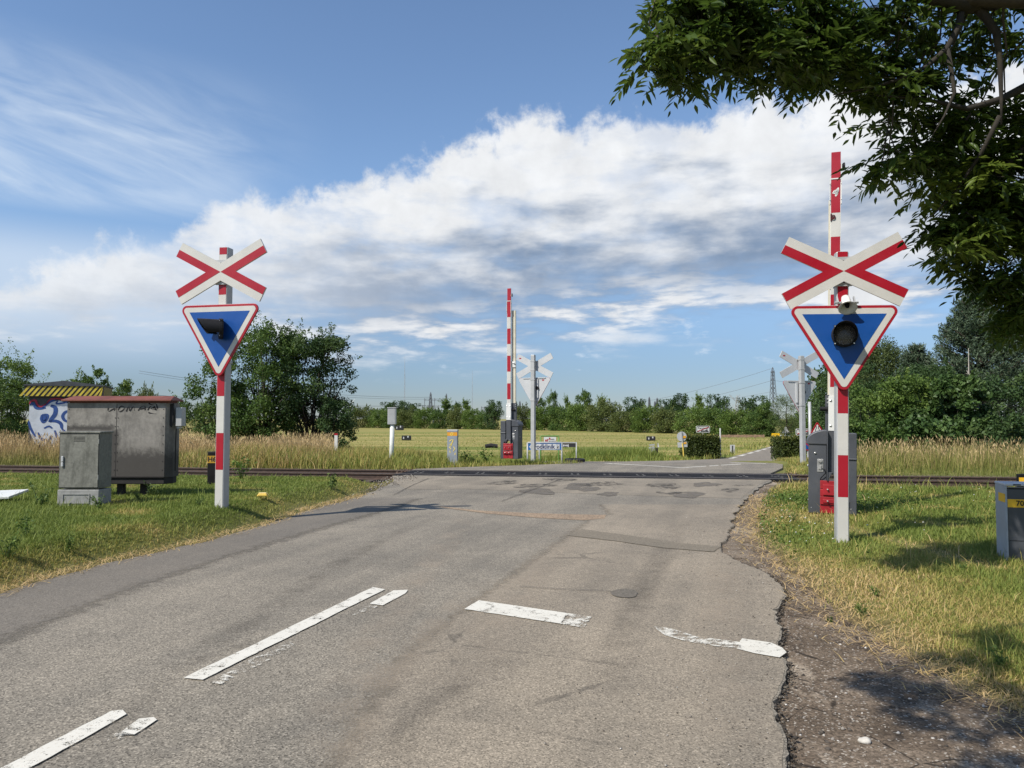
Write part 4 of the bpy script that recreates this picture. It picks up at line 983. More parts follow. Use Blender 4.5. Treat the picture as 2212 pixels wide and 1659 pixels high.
p = P(2207, 1050, 13.5)
o = thing('marker_post', 'dark marker post with yellow band behind the right edge cabinet', 'post', (p.x, p.y, 0))
b = MB(); b.box(-.07, .07, -.04, .04, -.3, .52); b.build('post', Mblack, o, bevel=.01)
b = MB(); b.box(-.07, .07, -.046, -.0395, .33, .46); b.build('band', Myel, o)

# ------------------------------------------------------------------ things across the track
p = P(845, 992, 25.2)
o = thing('box_on_post', 'grey metal box on a slim white post in the long grass', 'post', (p.x, p.y, .0))
zb = ZV(917, 25.2); zp = ZV(880, 25.2)
b = MB(); b.tube([(0, 0, -.2), (.03, 0, zb)], .075, 16); b.build('post', pm('post_white', (.62, .63, .58), .55, .1, 5, dirt=(.3, .3, .22), dirtscale=2), o, smooth=True)
b = MB(); b.box(-.115, .155, -.11, .11, zb, zp - .03); b.build('box', Mgalv, o, bevel=.012)
b = MB(); b.box(-.13, .17, -.125, .125, zp - .03, zp); b.build('lid', Mgalv, o, bevel=.01)
b = MB(); b.box(-.09, .12, -.114, -.109, zb + .05, zp - .06); b.build('box_door', Mgalv, o, bevel=.004)

p = P(978, 984, 24.6); zp = ZV(928, 24.6)
o = thing('distribution_pillar', 'grey service pillar with orange band and yellow spray marks in the grass', 'cabinet', (p.x, p.y, 0), R(-6))
hp = zp
b = MB(); b.box(-.165, .165, -.1, .1, -.2, hp - .07); b.build('pillar_body', pm('pillar_grey', (.25, .275, .30), .55, .12, 5), o, bevel=.01)
b = MB(); b.box(-.175, .175, -.11, .11, hp - .07, hp); b.build('pillar_cap', Mgalv, o, bevel=.01)
b = MB(); b.box(-.163, .163, -.104, -.0995, hp - .20, hp - .085); b.build('orange_band', pm('band_orange', (.62, .28, .02), .5, .1), o)
b = MB()
for pts in (((-.07, hp - .16), (-.02, hp - .10), (.03, hp - .11), (.0, hp - .18), (-.05, hp - .17), (-.03, hp - .21)), ((-.1, hp - .38), (-.03, hp - .33), (.03, hp - .32), (-.02, hp - .45), (-.09, hp - .5)), ((.03, hp - .35), (-.05, hp - .55)), ((-.1, hp - .55), (-.04, hp - .63)), ((.04, hp - .55), (.09, hp - .62), (.03, hp - .70)), ((-.08, hp - .68), (-.06, hp - .75)), ((.1, hp - .75), (.09, hp - .82))): b.ribbon(pts, .022, -.107)
b.build('spray_mark', pm('spray_yellow', (.75, .58, .12), .7), o)

p = P(726, 962, 27.0)
o = thing('short_stake', 'short white stake with red tip in the long grass', 'stake', (p.x, p.y, 0))
zt_ = ZV(936, 27); b = MB(); b.box(-.055, .055, -.04, .04, -.1, zt_ - .07); b.build('stake', Mplate, o); b = MB(); b.box(-.056, .056, -.041, .041, zt_ - .07, zt_); b.build('red_tip', Mred, o)

# sign frames by the side road
def posts(o, xs, h, r=.028, m=Mgalv, z0=-.3):
    for x in xs: b = MB(); b.tube([(x, 0, z0), (x, 0, h)], r, 10); b.build('post', m, o, smooth=True)
yf = 29.6; zf = float(zt(yf)); xf0, xf1 = XU(1141, yf, .3), XU(1212, yf, .3)
zt1 = ZV(956, yf); zb1 = ZV(972, yf)
o = thing('direction_sign', 'white clinic direction sign in a low tube frame with blue ends', 'road sign', ((xf0 + xf1) / 2, yf, zf), R(3)); wf = xf1 - xf0
posts(o, (-wf / 2 - .03, wf / 2 + .03), zt1 - zf, .03)
b = MB(); b.tube([(-wf / 2 - .03, 0, zt1 - zf - .04), (-wf / 2, 0, zt1 - zf), (wf / 2, 0, zt1 - zf), (wf / 2 + .03, 0, zt1 - zf - .04)], .03, 10); b.build('top_rail', Mgalv, o, smooth=True)
a0, a1 = zb1 - zf, zt1 - zf - .035
b = MB(); b.box(-wf / 2, wf / 2, -.04, -.02, a0, a1); pl = b.build('sign_plate', pm('sign_blue', (.02, .13, .38), .4, .05), o)
b = MB(); b.box(-wf / 2 + .14, wf / 2 - .05, -.0435, -.041, a0 + .02, a1 - .02); b.prism([(-wf / 2 + .03, (a0 + a1) / 2), (-wf / 2 + .12, a1 - .03), (-wf / 2 + .12, a1 - .08), (-wf / 2 + .08, (a0 + a1) / 2), (-wf / 2 + .12, a0 + .08), (-wf / 2 + .12, a0 + .03)], -.0435, -.041)
b.build('white_panel', Mplate, pl)
text('Fodklinik', .245, Mnavy, 'sign_text', pl, (-.02, -.046, (a0 + a1) / 2), bold=.006, sx=.92)
b = MB(); b.box(wf / 2 - .20, wf / 2 - .06, -.0455, -.0436, a0 + .03, a1 - .03); ic = b.build('pictogram', pm('sign_blue_dark', (.03, .08, .22), .5), pl)
b = MB(); b.box(wf / 2 - .19, wf / 2 - .07, -.048, -.0456, a0 + .04, a1 - .04); ip = b.build('pictogram_field', Mplate, ic)
b = MB(); b.prism([(wf / 2 - .16, a0 + .06), (wf / 2 - .10, a0 + .06), (wf / 2 - .115, a0 + .10), (wf / 2 - .085, a0 + .13), (wf / 2 - .12, a0 + .145), (wf / 2 - .12, a1 - .06), (wf / 2 - .14, a1 - .06), (wf / 2 - .14, a0 + .13), (wf / 2 - .175, a0 + .12), (wf / 2 - .15, a0 + .10)], -.05, -.0481); b.build('pictogram_mark', Mtxt, ip)

yg = 33.0; zg = float(zt(yg)); x0, x1 = XU(1168, yg), XU(1207, yg); zt2 = ZV(942, yg); wg_ = x1 - x0
o = thing('banner_frame', 'green tube frame with a small red and white banner behind the clinic sign', 'sign', ((x0 + x1) / 2, yg, zg))
Mgr = pm('frame_green', (.10, .22, .05), .5, .1)
posts(o, (-wg_ / 2, wg_ / 2), zt2 - zg - .04, .03, Mgr)
b = MB(); b.tube([(-wg_ / 2, 0, zt2 - zg - .05), (-wg_ / 2 + .03, 0, zt2 - zg), (wg_ / 2 - .03, 0, zt2 - zg), (wg_ / 2, 0, zt2 - zg - .05)], .03, 10, 0); b.build('top_rail', Mgr, o)
hb = zt2 - zg
b = MB(); b.box(-wg_ / 2 + .14, wg_ / 2 - .12, -.03, -.02, hb - .27, hb - .04); bn = b.build('banner', Mplate, o)
b = MB(); b.prism([(-.06, hb - .15), (0, hb - .05), (.06, hb - .15)], -.034, -.0305); b.box(-.20, -.13, -.034, -.0305, hb - .24, hb - .15); b.box(-.11, -.07, -.034, -.0305, hb - .24, hb - .12); b.build('banner_mark', Mred, bn)
b = MB()
for i in range(5): b.box(-.03 + i * .06, .01 + i * .06, -.034, -.0305, hb - .235, hb - .20)
b.box(.06, .2, -.034, -.0305, hb - .15, hb - .12); b.build('banner_print', Mtxt, bn)

ys = 31.4; zs_ = float(zt(ys)); x0, x1 = XU(1165, ys), XU(1245, ys); z2 = ZV(955, ys); wsn = x1 - x0
o = thing('street_name_sign', 'dark street name sign with white lettering half behind the clinic sign', 'road sign', ((x0 + x1) / 2, ys, zs_))
posts(o, (wsn / 2, -wsn / 2), z2 - zs_, .025)
h_ = z2 - zs_
b = MB(); b.box(-wsn / 2, wsn / 2, -.02, .02, h_ - .04, h_); b.build('top_rail', Mgalv, o)
b = MB(); b.box(-wsn / 2 + .02, wsn / 2 - .03, -.03, -.015, h_ - .21, h_ - .045); pl = b.build('name_plate', pm('plate_brown_black', (.03, .028, .03), .5), o)
text('Teglværksvej', .15, Mtxtw, 'sign_text', pl, (0.02, -.033, h_ - .13), sx=1.12, bold=.002)

# leaning marker, stub and flag
ym = 50.0; zm = float(zt(ym)); x = XU(1411, ym, zm)
o = thing('edge_marker', 'grey leaning edge marker post in the grass left of the hedge', 'post', (x, ym, zm)); o.rotation_euler = (0, R(-7), R(10))
b = MB(); b.box(-.19, .19, -.1, .1, -.2, ZV(965, ym) - zm); b.build('post', Mgalv, o, bevel=.03)
b = MB(); b.box(-.185, .185, -.104, -.099, .9, 1.0) ; b.build('reflector', Mwback, o)
x = XU(1417, ym + .5, zm)
o = thing('wooden_stub', 'dark wooden stub beside the leaning grey marker', 'post', (x, ym + .5, zm)); b = MB(); b.tube([(0, 0, -.2), (.02, 0, .7), (.03, 0, .72)], [.14, .13, .08], 10); b.build('stub', Mburn, o)
x = XU(1420.5, ym + 1, zm)
o = thing('flag_stick', 'thin stick with a small white pennant in the field edge', 'flag', (x, ym + 1, zm)); zfl = ZV(956, ym + 1) - zm
b = MB(); b.tube([(0, 0, -.2), (0, 0, zfl)], .022, 6); b.build('stick', pm('stick_wood', (.2, .16, .1), .8), o)
b = MB(); b.prism([(0, zfl), (.05, zfl - .05), (.12, zfl - .32), (-.04, zfl - .30)], -.01, .01); b.build('pennant', Mplate, o)

# back of temporary signs on a yellow leg
yt = 52.0; zt0 = float(zt(yt)); x = XU(1477, yt, zt0)
o = thing('temporary_road_sign', 'grey backs of a round and a square sign on a yellow leg', 'road sign', (x, yt, zt0)); o.rotation_euler = (0, R(-4), R(5))
hd = ZV(943, yt) - zt0
b = MB(); b.box(-.03, .03, -.03, .03, .0, 1.1); b.build('yellow_leg', pm('leg_yellow', (.75, .55, .12), .5), o)
b = MB(); b.box(-.03, .03, -.03, .03, 1.1, hd + .35); b.build('upper_post', Mgalv, o)
b = MB(); b.box(-.28, .28, -.25, .25, 0, .05); b.build('foot', pm('foot_yellow', (.6, .42, .1), .6), o)
b = MB(); b.lathe([(0, 0), (.34, 0), (.34, .015), (0, .015)], 28, 0, Matrix.Translation((0, .06, hd))); b.build('round_plate', Mwback, o)
b = MB(); b.box(-.34, .34, .03, .045, hd - .74, hd - .38); b.build('square_plate', Mwback, o, bevel=.03)
b = MB(); b.box(.09, .27, .008, .03, hd - .12, hd + .04); b.box(.10, .28, .008, .026, hd - .52, hd - .40); b.build('orange_label', pm('label_orange', (.75, .36, .02), .5), o)

def town_sign(label, u0, u1, v0, v1, y, base_z, txt, post_u=None):
    x0, x1 = XU(u0, y), XU(u1, y); z0, z1 = ZV(v1, y), ZV(v0, y); w_, h_ = x1 - x0, z1 - z0
    o = thing('town_limit_sign', label, 'road sign', ((x0 + x1) / 2, y, base_z))
    a = z0 - base_z
    b = MB(); b.tube([(0, .05, -.3), (0, .05, a + h_ * .8)], .04, 8); b.build('post', Mgalv, o)
    b = MB(); b.prism(round_poly([(-w_ / 2, a), (w_ / 2, a), (w_ / 2, a + h_), (-w_ / 2, a + h_)], .08), -.02, .02); pl = b.build('sign_plate', Mplate, o)
    outer = round_poly([(-w_ / 2 + .03, a + .03), (w_ / 2 - .03, a + .03), (w_ / 2 - .03, a + h_ - .03), (-w_ / 2 + .03, a + h_ - .03)], .07)
    inner = round_poly([(-w_ / 2 + .075, a + .075), (w_ / 2 - .075, a + .075), (w_ / 2 - .075, a + h_ - .075), (-w_ / 2 + .075, a + h_ - .075)], .05)
    n = len(outer); b = MB(); b.add([(p_[0], -.0225, p_[1]) for p_ in outer + inner], [(i, (i + 1) % n, n + (i + 1) % n, n + i) for i in range(n)]); b.build('black_frame', Mtxt, pl)
    text(txt, h_ * .40, Mtxt, 'sign_text', pl, (0, -.024, a + h_ * .66), sx=.95, bold=.004)
    b = MB(); k = w_ / 1.1
    for xx, ww, hh in ((-.16, .10, .10), (-.04, .05, .16), (.03, .10, .09), (.15, .07, .14), (.24, .12, .17), (.36, .05, .08)): b.box(xx * k, (xx + ww) * k, -.026, -.0226, a + .085, a + .085 + hh * h_ / .55)
    b.build('skyline', Mtxt, pl)
    b = MB(); b.ribbon([(-w_ / 2 + .1, a + .10), (w_ / 2 - .1, a + h_ - .10)], .06, -.028); b.build('red_bar', Mred, pl)
town_sign('white town end sign with red diagonal bar standing behind the middle hedge', 1504, 1533.5, 920, 934.5, 60, -1.3, 'Kamstrup')
town_sign('white town end sign with red bar behind the right hedge and signal post', 1719.5, 1753, 926, 940.5, 50, -1.15, 'Kamstrup')

# thin posts and markers along the far road
def stake(name, label, u, vtop, y, r, m, plate=None):
    z = float(zt(y)); x = XU(u, y, z); o = thing(name, label, 'post', (x, y, z)); h = ZV(vtop, y) - z
    b = MB(); b.tube([(0, 0, -.3), (0, 0, h)], r, 8); b.build('post', m, o)
    if plate:
        pw, z0, z1 = plate
        b = MB(); b.box(-pw, pw, -r - .02, -r, h - z1, h - z0); b.build('plate', Mwback, o, bevel=.02)
        b = MB(); b.box(-pw * .3, pw * .3, -r - .024, -r - .021, h - z1 + .1, h - z0 - .05); b.build('dark_mark', Manth, o)
    return o
stake('slim_pole', 'slim white pole standing right of the middle hedge', 1556.5, 925, 54, .05, Mplate)
stake('roadside_marker', 'pale blue grey marker plate on a post right of the slim pole', 1582, 961, 62, .05, Mgalv, (.20, .0, .9))
stake('roadside_marker', 'small grey marker plate beside the far road, nearest the round sign back', 1679.5, 957, 90, .05, Mgalv, (.17, .0, .8))
stake('roadside_marker', 'tiny grey marker plate beyond the round sign back on the far road', 1686, 961, 96, .05, Mgalv, (.12, .0, .5))
yy = 88; z = float(zt(yy)); x = XU(1686, yy, z)
o = thing('round_sign', 'grey back of a small round sign on a yellowish post by the far road', 'road sign', (x, yy, z)); h = ZV(953, yy) - z
b = MB(); b.tube([(0, 0, -.3), (0, 0, h)], .04, 8); b.build('post', pm('post_yellowish', (.5, .42, .22), .6), o)
b = MB(); b.lathe([(0, 0), (.30, 0), (.30, .02), (0, .02)], 24, 0, Matrix.Translation((0, -.04, h))); b.build('round_plate', Mwback, o)
yy = 105; z = -1.3; x = XU(1700, yy, z)
o = thing('yellow_sign', 'yellow board sign with dark lettering beside the far road', 'road sign', (x - 1.6, yy, z)); h = ZV(936, yy) - z
b = MB(); b.tube([(0, 0, -.3), (0, 0, h)], .06, 8); b.build('post', Mgalv, o)
b = MB(); b.box(-.55, .55, -.1, -.06, h - .85, h); pl = b.build('board', pm('sign_yellow', (.80, .48, .01), .5, .05), o)
b = MB()
for k_ in range(3): b.box(-.42, .15 + .1 * k_, -.104, -.1005, h - .25 - .2 * k_, h - .17 - .2 * k_)
b.build('lettering', pm('lettering_brown', (.25, .15, .02), .6), pl)
yy = 112; x = XU(1697, yy, -1.3)
o = thing('warning_sign_back', 'grey back of a triangular warning sign over a plain board, far road', 'road sign', (x, yy, -1.3)); h = ZV(921, yy) + 1.3
b = MB(); b.tube([(0, 0, -.3), (0, 0, h)], .06, 8); b.build('post', Mgalv, o)
b = MB(); b.prism(round_poly([(-.62, h - 1.0), (.62, h - 1.0), (0, h + .05)], .08), -.12, -.08); b.build('triangle_plate', Mwback, o)
b = MB(); b.box(-.95, 1.05, -.1, -.07, h - 2.6, h - 1.3); b.build('lower_board', pm('board_pale', (.5, .54, .58), .5, .1), o)

# far wooden rail fence
o = thing('timber_rail', 'long low brown timber rail at the far end of the meadow', 'fence', (XU(1600, 112, -1.3), 112, -1.3))
xa, xb = XU(1500, 112, -1.3) - o.location.x, XU(1650, 112, -1.3) - o.location.x
Mw = pm('weathered_timber', (.26, .17, .11), .8, .25, 3)
zr = ZV(940, 112) + 1.3
b = MB(); b.box(xa, xb, -.06, .06, zr - .32, zr + .05); b.build('rail', Mw, o)
for k_ in range(9): b = MB(); xx = xa + (xb - xa) * k_ / 8; b.box(xx - .08, xx + .08, -.07, .09, -.3, zr + .1); b.build('post', Mw, o)

# signs partly behind the right hand barrier
yy = 33; z = float(zt(yy)); x = XU(1751, yy, z)
o = thing('road_narrows_sign', 'red bordered road narrows triangle on a grey pole left of the near barrier', 'road sign', (x, yy, z))
b = MB(); b.tube([(0, 0, -.3), (0, 0, ZV(868, yy) - z)], .065, 12); b.build('pole', Mgalv, o, smooth=True)
h0_, h1_ = ZV(938, yy) - z, ZV(910, yy) - z
tp = [(-.05, h0_), (.62, h0_), (.285, h1_)]
b = MB(); b.prism(round_poly(tp, .05), -.10, -.08); pl = b.build('triangle_plate', Mred, o)
cx_, cz_ = .285, h0_ + (h1_ - h0_) / 3
b = MB(); b.prism(round_poly([(cx_ + (x_ - cx_) * .68, cz_ + (z_ - cz_) * .68) for x_, z_ in tp], .02), -.103, -.0995); wp = b.build('white_field', Mplate, pl)
b = MB(); b.ribbon([(.20, h0_ + .1), (.20, h0_ + .2), (.235, h0_ + .26), (.235, h0_ + .36)], .03, -.105); b.ribbon([(.36, h0_ + .1), (.36, h0_ + .2), (.33, h0_ + .26), (.33, h0_ + .36)], .03, -.105); b.build('symbol', Mtxt, wp)
b = MB(); b.box(.0, .56, -.10, -.08, h0_ - .27, h0_ - .03); sp2 = b.build('sub_plate', Mplate, o)
text('1 km', .17, Mtxt, 'sign_text', sp2, (.28, -.103, h0_ - .15))
yy = 36; z = float(zt(yy)); x = XU(1748, yy, z)
o = thing('no_parking_sign', 'small blue and red round no parking sign low by the barrier box', 'road sign', (x - .05, yy, z)); h = ZV(962, yy) - z
b = MB(); b.tube([(0, 0, -.3), (0, 0, h + .3)], .04, 10); b.build('pole', Mgalv, o)
b = MB(); b.lathe([(0, 0), (.24, 0), (.24, .02), (0, .02)], 28, 0, Matrix.Translation((-.02, -.05, h))); pl = b.build('disc', Mred, o)
b = MB(); b.lathe([(0, .0), (.19, 0), (.19, .003), (0, .003)], 28, 0, Matrix.Translation((-.02, -.071, h))); bl = b.build('blue_field', Mblue, pl)
b = MB(); b.ribbon([(-.15, h + .13), (.11, h - .13)], .05, -.076); b.build('red_bar', Mred, bl)

# crates in the meadow, dark lying things
Mcr = pm('crate_black', (.018, .018, .02), .5, .2)
def crate(label, u, v, y, w_, hh):
    x = XU(u, y, -1.3); o = thing('black_crate', label, 'crate', (x, y, -1.3), R(rnd.uniform(-8, 8)))
    b = MB(); b.box(-w_, w_, -w_ * .6, w_ * .6, 0.0, hh); b.build('crate_body', Mcr, o, bevel=.05)
    b = MB(); b.box(-w_ * .7, -w_ * .45, -w_ * .6 - .01, -w_ * .6, hh * .3, hh * .8); b.box(w_ * .2, w_ * .5, -w_ * .6 - .01, -w_ * .6, hh * .6, hh * 1.05); b.build('pale_mark', Mwback, o)
    b = MB(); b.box(-w_ * .95, w_ * .95, -w_ * .55, w_ * .55, hh, hh + .05); b.build('crate_lid', Mcr, o)
crate('black crate in the meadow right of the box on a post', 878, 949, 100, .62, .55)
crate('black crate far off at the foot of the hedgerow', 863, 928, 190, 1.0, 1.05)
crate('black crate in the meadow left of the flag stick', 1406, 950.5, 98, .55, .5)
p = P(1061, 964, 28.0)
o = thing('dark_log', 'dark log lying in the grass left of the middle barrier', 'log', (p.x, p.y, max(.18, p.z)), R(5))
b = MB(); b.tube([(-.22, 0, .0), (0, .02, .03), (.24, 0, 0)], [.07, .085, .07], 10); b.build('bark', Mburn, o)
b = MB(); b.cyl((.235, 0, 0), (.245, 0, 0), .068); b.build('cut_end', Mw, o)
o = thing('drain_cover', 'dark flat drain cover at the tip of the far verge', 'drain cover', (XU(1242, 26.6, 0), 26.6, float(zt(26.6)) + .03))
b = MB(); b.lathe([(0, 0), (.36, 0), (.36, .08), (.30, .09), (0, .06)], 22, 0, Matrix.Rotation(R(-90), 4, 'X')); b.build('cover', Mburn, o)
b = MB(); b.lathe([(.30, .085), (.33, .10), (.30, .11)], 22, 0, Matrix.Rotation(R(-90), 4, 'X')); b.build('rim', Manth, o)

# pale stone on the dirt
p = G(1868, 1590)
b = MB(); r = random.Random(4)
pr = [(.0, .0)]
import bmesh
bm = bmesh.new(); bmesh.ops.create_icosphere(bm, subdivisions=3, radius=1)
for v_ in bm.verts: v_.co = Vector((v_.co.x * .030 * (1 + .1 * math.sin(5 * v_.co.y)), v_.co.y * .024, v_.co.z * .016 * (1 + .15 * math.sin(4 * v_.co.x))))
me = bpy.data.meshes.new('pale_stone'); bm.to_mesh(me); bm.free(); me.materials.append(pm('chalk', (.50, .47, .41), .9, .12, 30, bump=.4))
o = bpy.data.objects.new('pale_stone', me); COL.objects.link(o); o.location = (p[0], p[1], -.022); tag(o, 'flat pale stone lying on the dirt shoulder at the bottom right', 'stone')
for pf in me.polygons: pf.use_smooth = True

# ------------------------------------------------------------------ far masts, pylons, cables
Mlat = pm('lattice_steel', (.13, .14, .16), .7, .1); Mmast = pm('mast_grey', (.34, .37, .41), .7, .1)
def lattice(name, label, u, vtop, y, base_w, top_w, n, r, m=Mlat, zb=-1.3, cat='pylon', arms=True, group=None):
    o = thing(name, label, cat, (XU(u, y, zb), y, zb), R(20), group); H = ZV(vtop, y) - zb
    b = MB(); c = [(-1, -1), (1, -1), (1, 1), (-1, 1)]
    w = lambda z: (base_w + (top_w - base_w) * (z / H) ** .8) / 2
    for cx, cy in c: b.tube([(cx * w(0), cy * w(0), 0), (cx * w(H * .5), cy * w(H * .5), H * .5), (cx * w(H * .93), cy * w(H * .93), H * .93), (0, 0, H)], r, 4)
    b.build('leg_frame', m, o)
    b = MB()
    zz = [H * .93 * (1 - (1 - i / n) ** 1.25) for i in range(n + 1)]
    for i in range(n):
        for k in range(4):
            a, d = c[k], c[(k + 1) % 4]; z0, z1 = zz[i], zz[i + 1]
            b.tube([(a[0] * w(z0), a[1] * w(z0), z0), (d[0] * w(z1), d[1] * w(z1), z1)], r * .6, 4); b.tube([(d[0] * w(z0), d[1] * w(z0), z0), (a[0] * w(z1), a[1] * w(z1), z1)], r * .6, 4)
            b.tube([(a[0] * w(z1), a[1] * w(z1), z1), (d[0] * w(z1), d[1] * w(z1), z1)], r * .6, 4)
    b.build('bracing', m, o)
    if arms:
        b = MB()
        for fz in arms if isinstance(arms, (list, tuple)) else (.62, .76, .9):
            for s_ in (-1, 1):
                L_ = base_w * .75; b.tube([(0, s_ * .2, H * fz), (0, s_ * L_, H * fz + .2)], r * .8, 4); b.tube([(0, s_ * .2, H * fz + H * .04), (0, s_ * L_, H * fz + .2)], r * .8, 4)
        b.build('cross_arm', m, o).rotation_euler = (0, 0, R(-60))
    return o
lattice('lattice_pylon', 'tall dark lattice pylon rising above the trees on the right', 1671, 793, 420, 4.4, 1.0, 11, .14)
lattice('lattice_pylon', 'small dark lattice pylon above the hedgerow left of the middle barrier', 930, 847, 420, 3.4, .5, 7, .16, arms=(.55,))
lattice('lattice_pylon', 'slender pylon tip showing above a pale green tree, left of the middle barrier', 964, 850, 440, 2.6, .4, 6, .15, arms=(.55,))
lattice('lattice_pylon', 'slender pylon tip just right of the middle crossing signal', 1123, 866, 420, 2.4, .4, 5, .14, arms=False)
for i, (u, vt) in enumerate(((1299, 860), (1312, 865), (1388, 864), (1403, 857), (1415, 866), (1420, 859))):
    lattice('switchyard_mast', 'slender steel switchyard mast above the hedgerow between the middle signal and hedge', u, vt, 330, 2.0 if i % 2 else 1.5, .35, 6, .13, cat='mast', arms=False, group='switchyard masts above the hedgerow')
def gantry(label, u0, u1, v, y, n):
    x0, x1 = XU(u0, y), XU(u1, y); z = ZV(v, y); o = thing('switchyard_gantry', label, 'gantry', ((x0 + x1) / 2, y, -1.3)); w_ = (x1 - x0) / 2; h = z + 1.3
    b = MB(); b.tube([(-w_, 0, h), (w_, 0, h)], .16, 4); b.tube([(-w_, 0, h - .9), (w_, 0, h - .9)], .14, 4)
    for i in range(n * 3): xx = -w_ + 2 * w_ * i / (n * 3); b.tube([(xx, 0, h - .9), (xx + w_ / n / 3, 0, h)], .09, 4)
    b.build('beam', Mlat, o)
    for i in range(n + 1): b = MB(); xx = -w_ + 2 * w_ * i / n; b.tube([(xx, 0, -.3), (xx, 0, h + .5)], .2, 4); b.build('post', Mlat, o)
gantry('low steel gantry above the hedgerow left of the middle barrier', 912, 948, 877, 380, 3)
gantry('high steel gantry joining two lattice pylons above the hedgerow', 917, 960, 862, 425, 2)
gantry('low steel gantry just left of the middle barrier', 1040, 1068, 880, 380, 4)
def mast(label, u, vt, y):
    H = ZV(vt, y) + 1.3; o = thing('radio_mast', label, 'mast', (XU(u, y, -1.3), y, -1.3))
    b = MB(); r = .45
    for k in range(3): a = R(120 * k); b.tube([(1.2 * math.cos(a), 1.2 * math.sin(a), 0), (.9 * math.cos(a), .9 * math.sin(a), H * .72), (.1 * math.cos(a), .1 * math.sin(a), H * .8)], .22, 4)
    n = 26
    for i in range(n):
        for k in range(3):
            a, a2 = R(120 * k), R(120 * (k + 1)); z0, z1 = H * .72 * i / n, H * .72 * (i + 1) / n
            b.tube([(1.05 * math.cos(a), 1.05 * math.sin(a), z0), (1.05 * math.cos(a2), 1.05 * math.sin(a2), z1)], .13, 3)
    b.build('lattice_shaft', Mmast, o)
    b = MB(); b.tube([(0, 0, H * .78), (0, 0, H)], [.4, .15], 6); b.build('antenna', Mmast, o)
mast('tall thin radio mast on the horizon above the dark round trees', 873.5, 770, 1300)
mast('thin radio mast on the horizon left of the middle barrier, fainter one', 1020, 800, 1450)
Mcb = pm('cable_grey', (.16, .18, .21), .7, .05)
def cable(label, a, b_, sag, r=.05):
    pa, pb = P(*a), P(*b_); pts = []
    for i in range(21):
        t_ = i / 20; p_ = pa.lerp(pb, t_); p_.z -= sag * 4 * t_ * (1 - t_); pts.append(p_)
    tag(MB().tube(pts, r, 4).build('power_cable', Mcb, smooth=True), label, 'cable', 'power cables over the fields')
cable('upper power cable left of the small pylon, sagging from the big bush', (300, 801, 300), (930, 858, 420), 3, .09)
cable('second power cable left of the small pylon, just under the upper one', (300, 806, 300), (930, 862, 420), 3, .07)
cable('lower power cable running from behind the big bush to the gantry', (300, 850, 300), (920, 876, 420), 2, .11)
cable('power cable from the tall pylon towards the middle, topmost', (1667, 796, 420), (1180, 880, 700), 8, .09)
cable('power cable from the middle of the tall pylon towards the middle signal', (1667, 822, 420), (1180, 890, 700), 8, .10)
cable('power cable from low on the tall pylon towards the hedgerow', (1667, 846, 420), (1180, 892, 700), 5, .08)
cable('upper power cable right of the tall pylon into the birch', (1671, 822, 420), (1950, 826, 420), 2, .09)
cable('lower power cable right of the tall pylon into the birch', (1671, 850, 420), (1950, 856, 420), 2, .08)
# wind turbine behind the big bush
o = thing('wind_turbine', 'distant white wind turbine peeping out right of the big bush', 'wind turbine', (XU(757, 900), 900, -1.3)); hz = ZV(874, 900) + 1.3
b = MB(); b.tube([(0, 0, 0), (0, 0, hz)], [1.2, .7], 10); b.build('tower', Mplate, o)
for k in range(3): a = R(40 + 120 * k); b = MB(); b.tube([(0, -1.5, hz), (9 * math.sin(a), -1.5, hz + 9 * math.cos(a))], [.6, .12], 6); b.build('blade', Mplate, o)
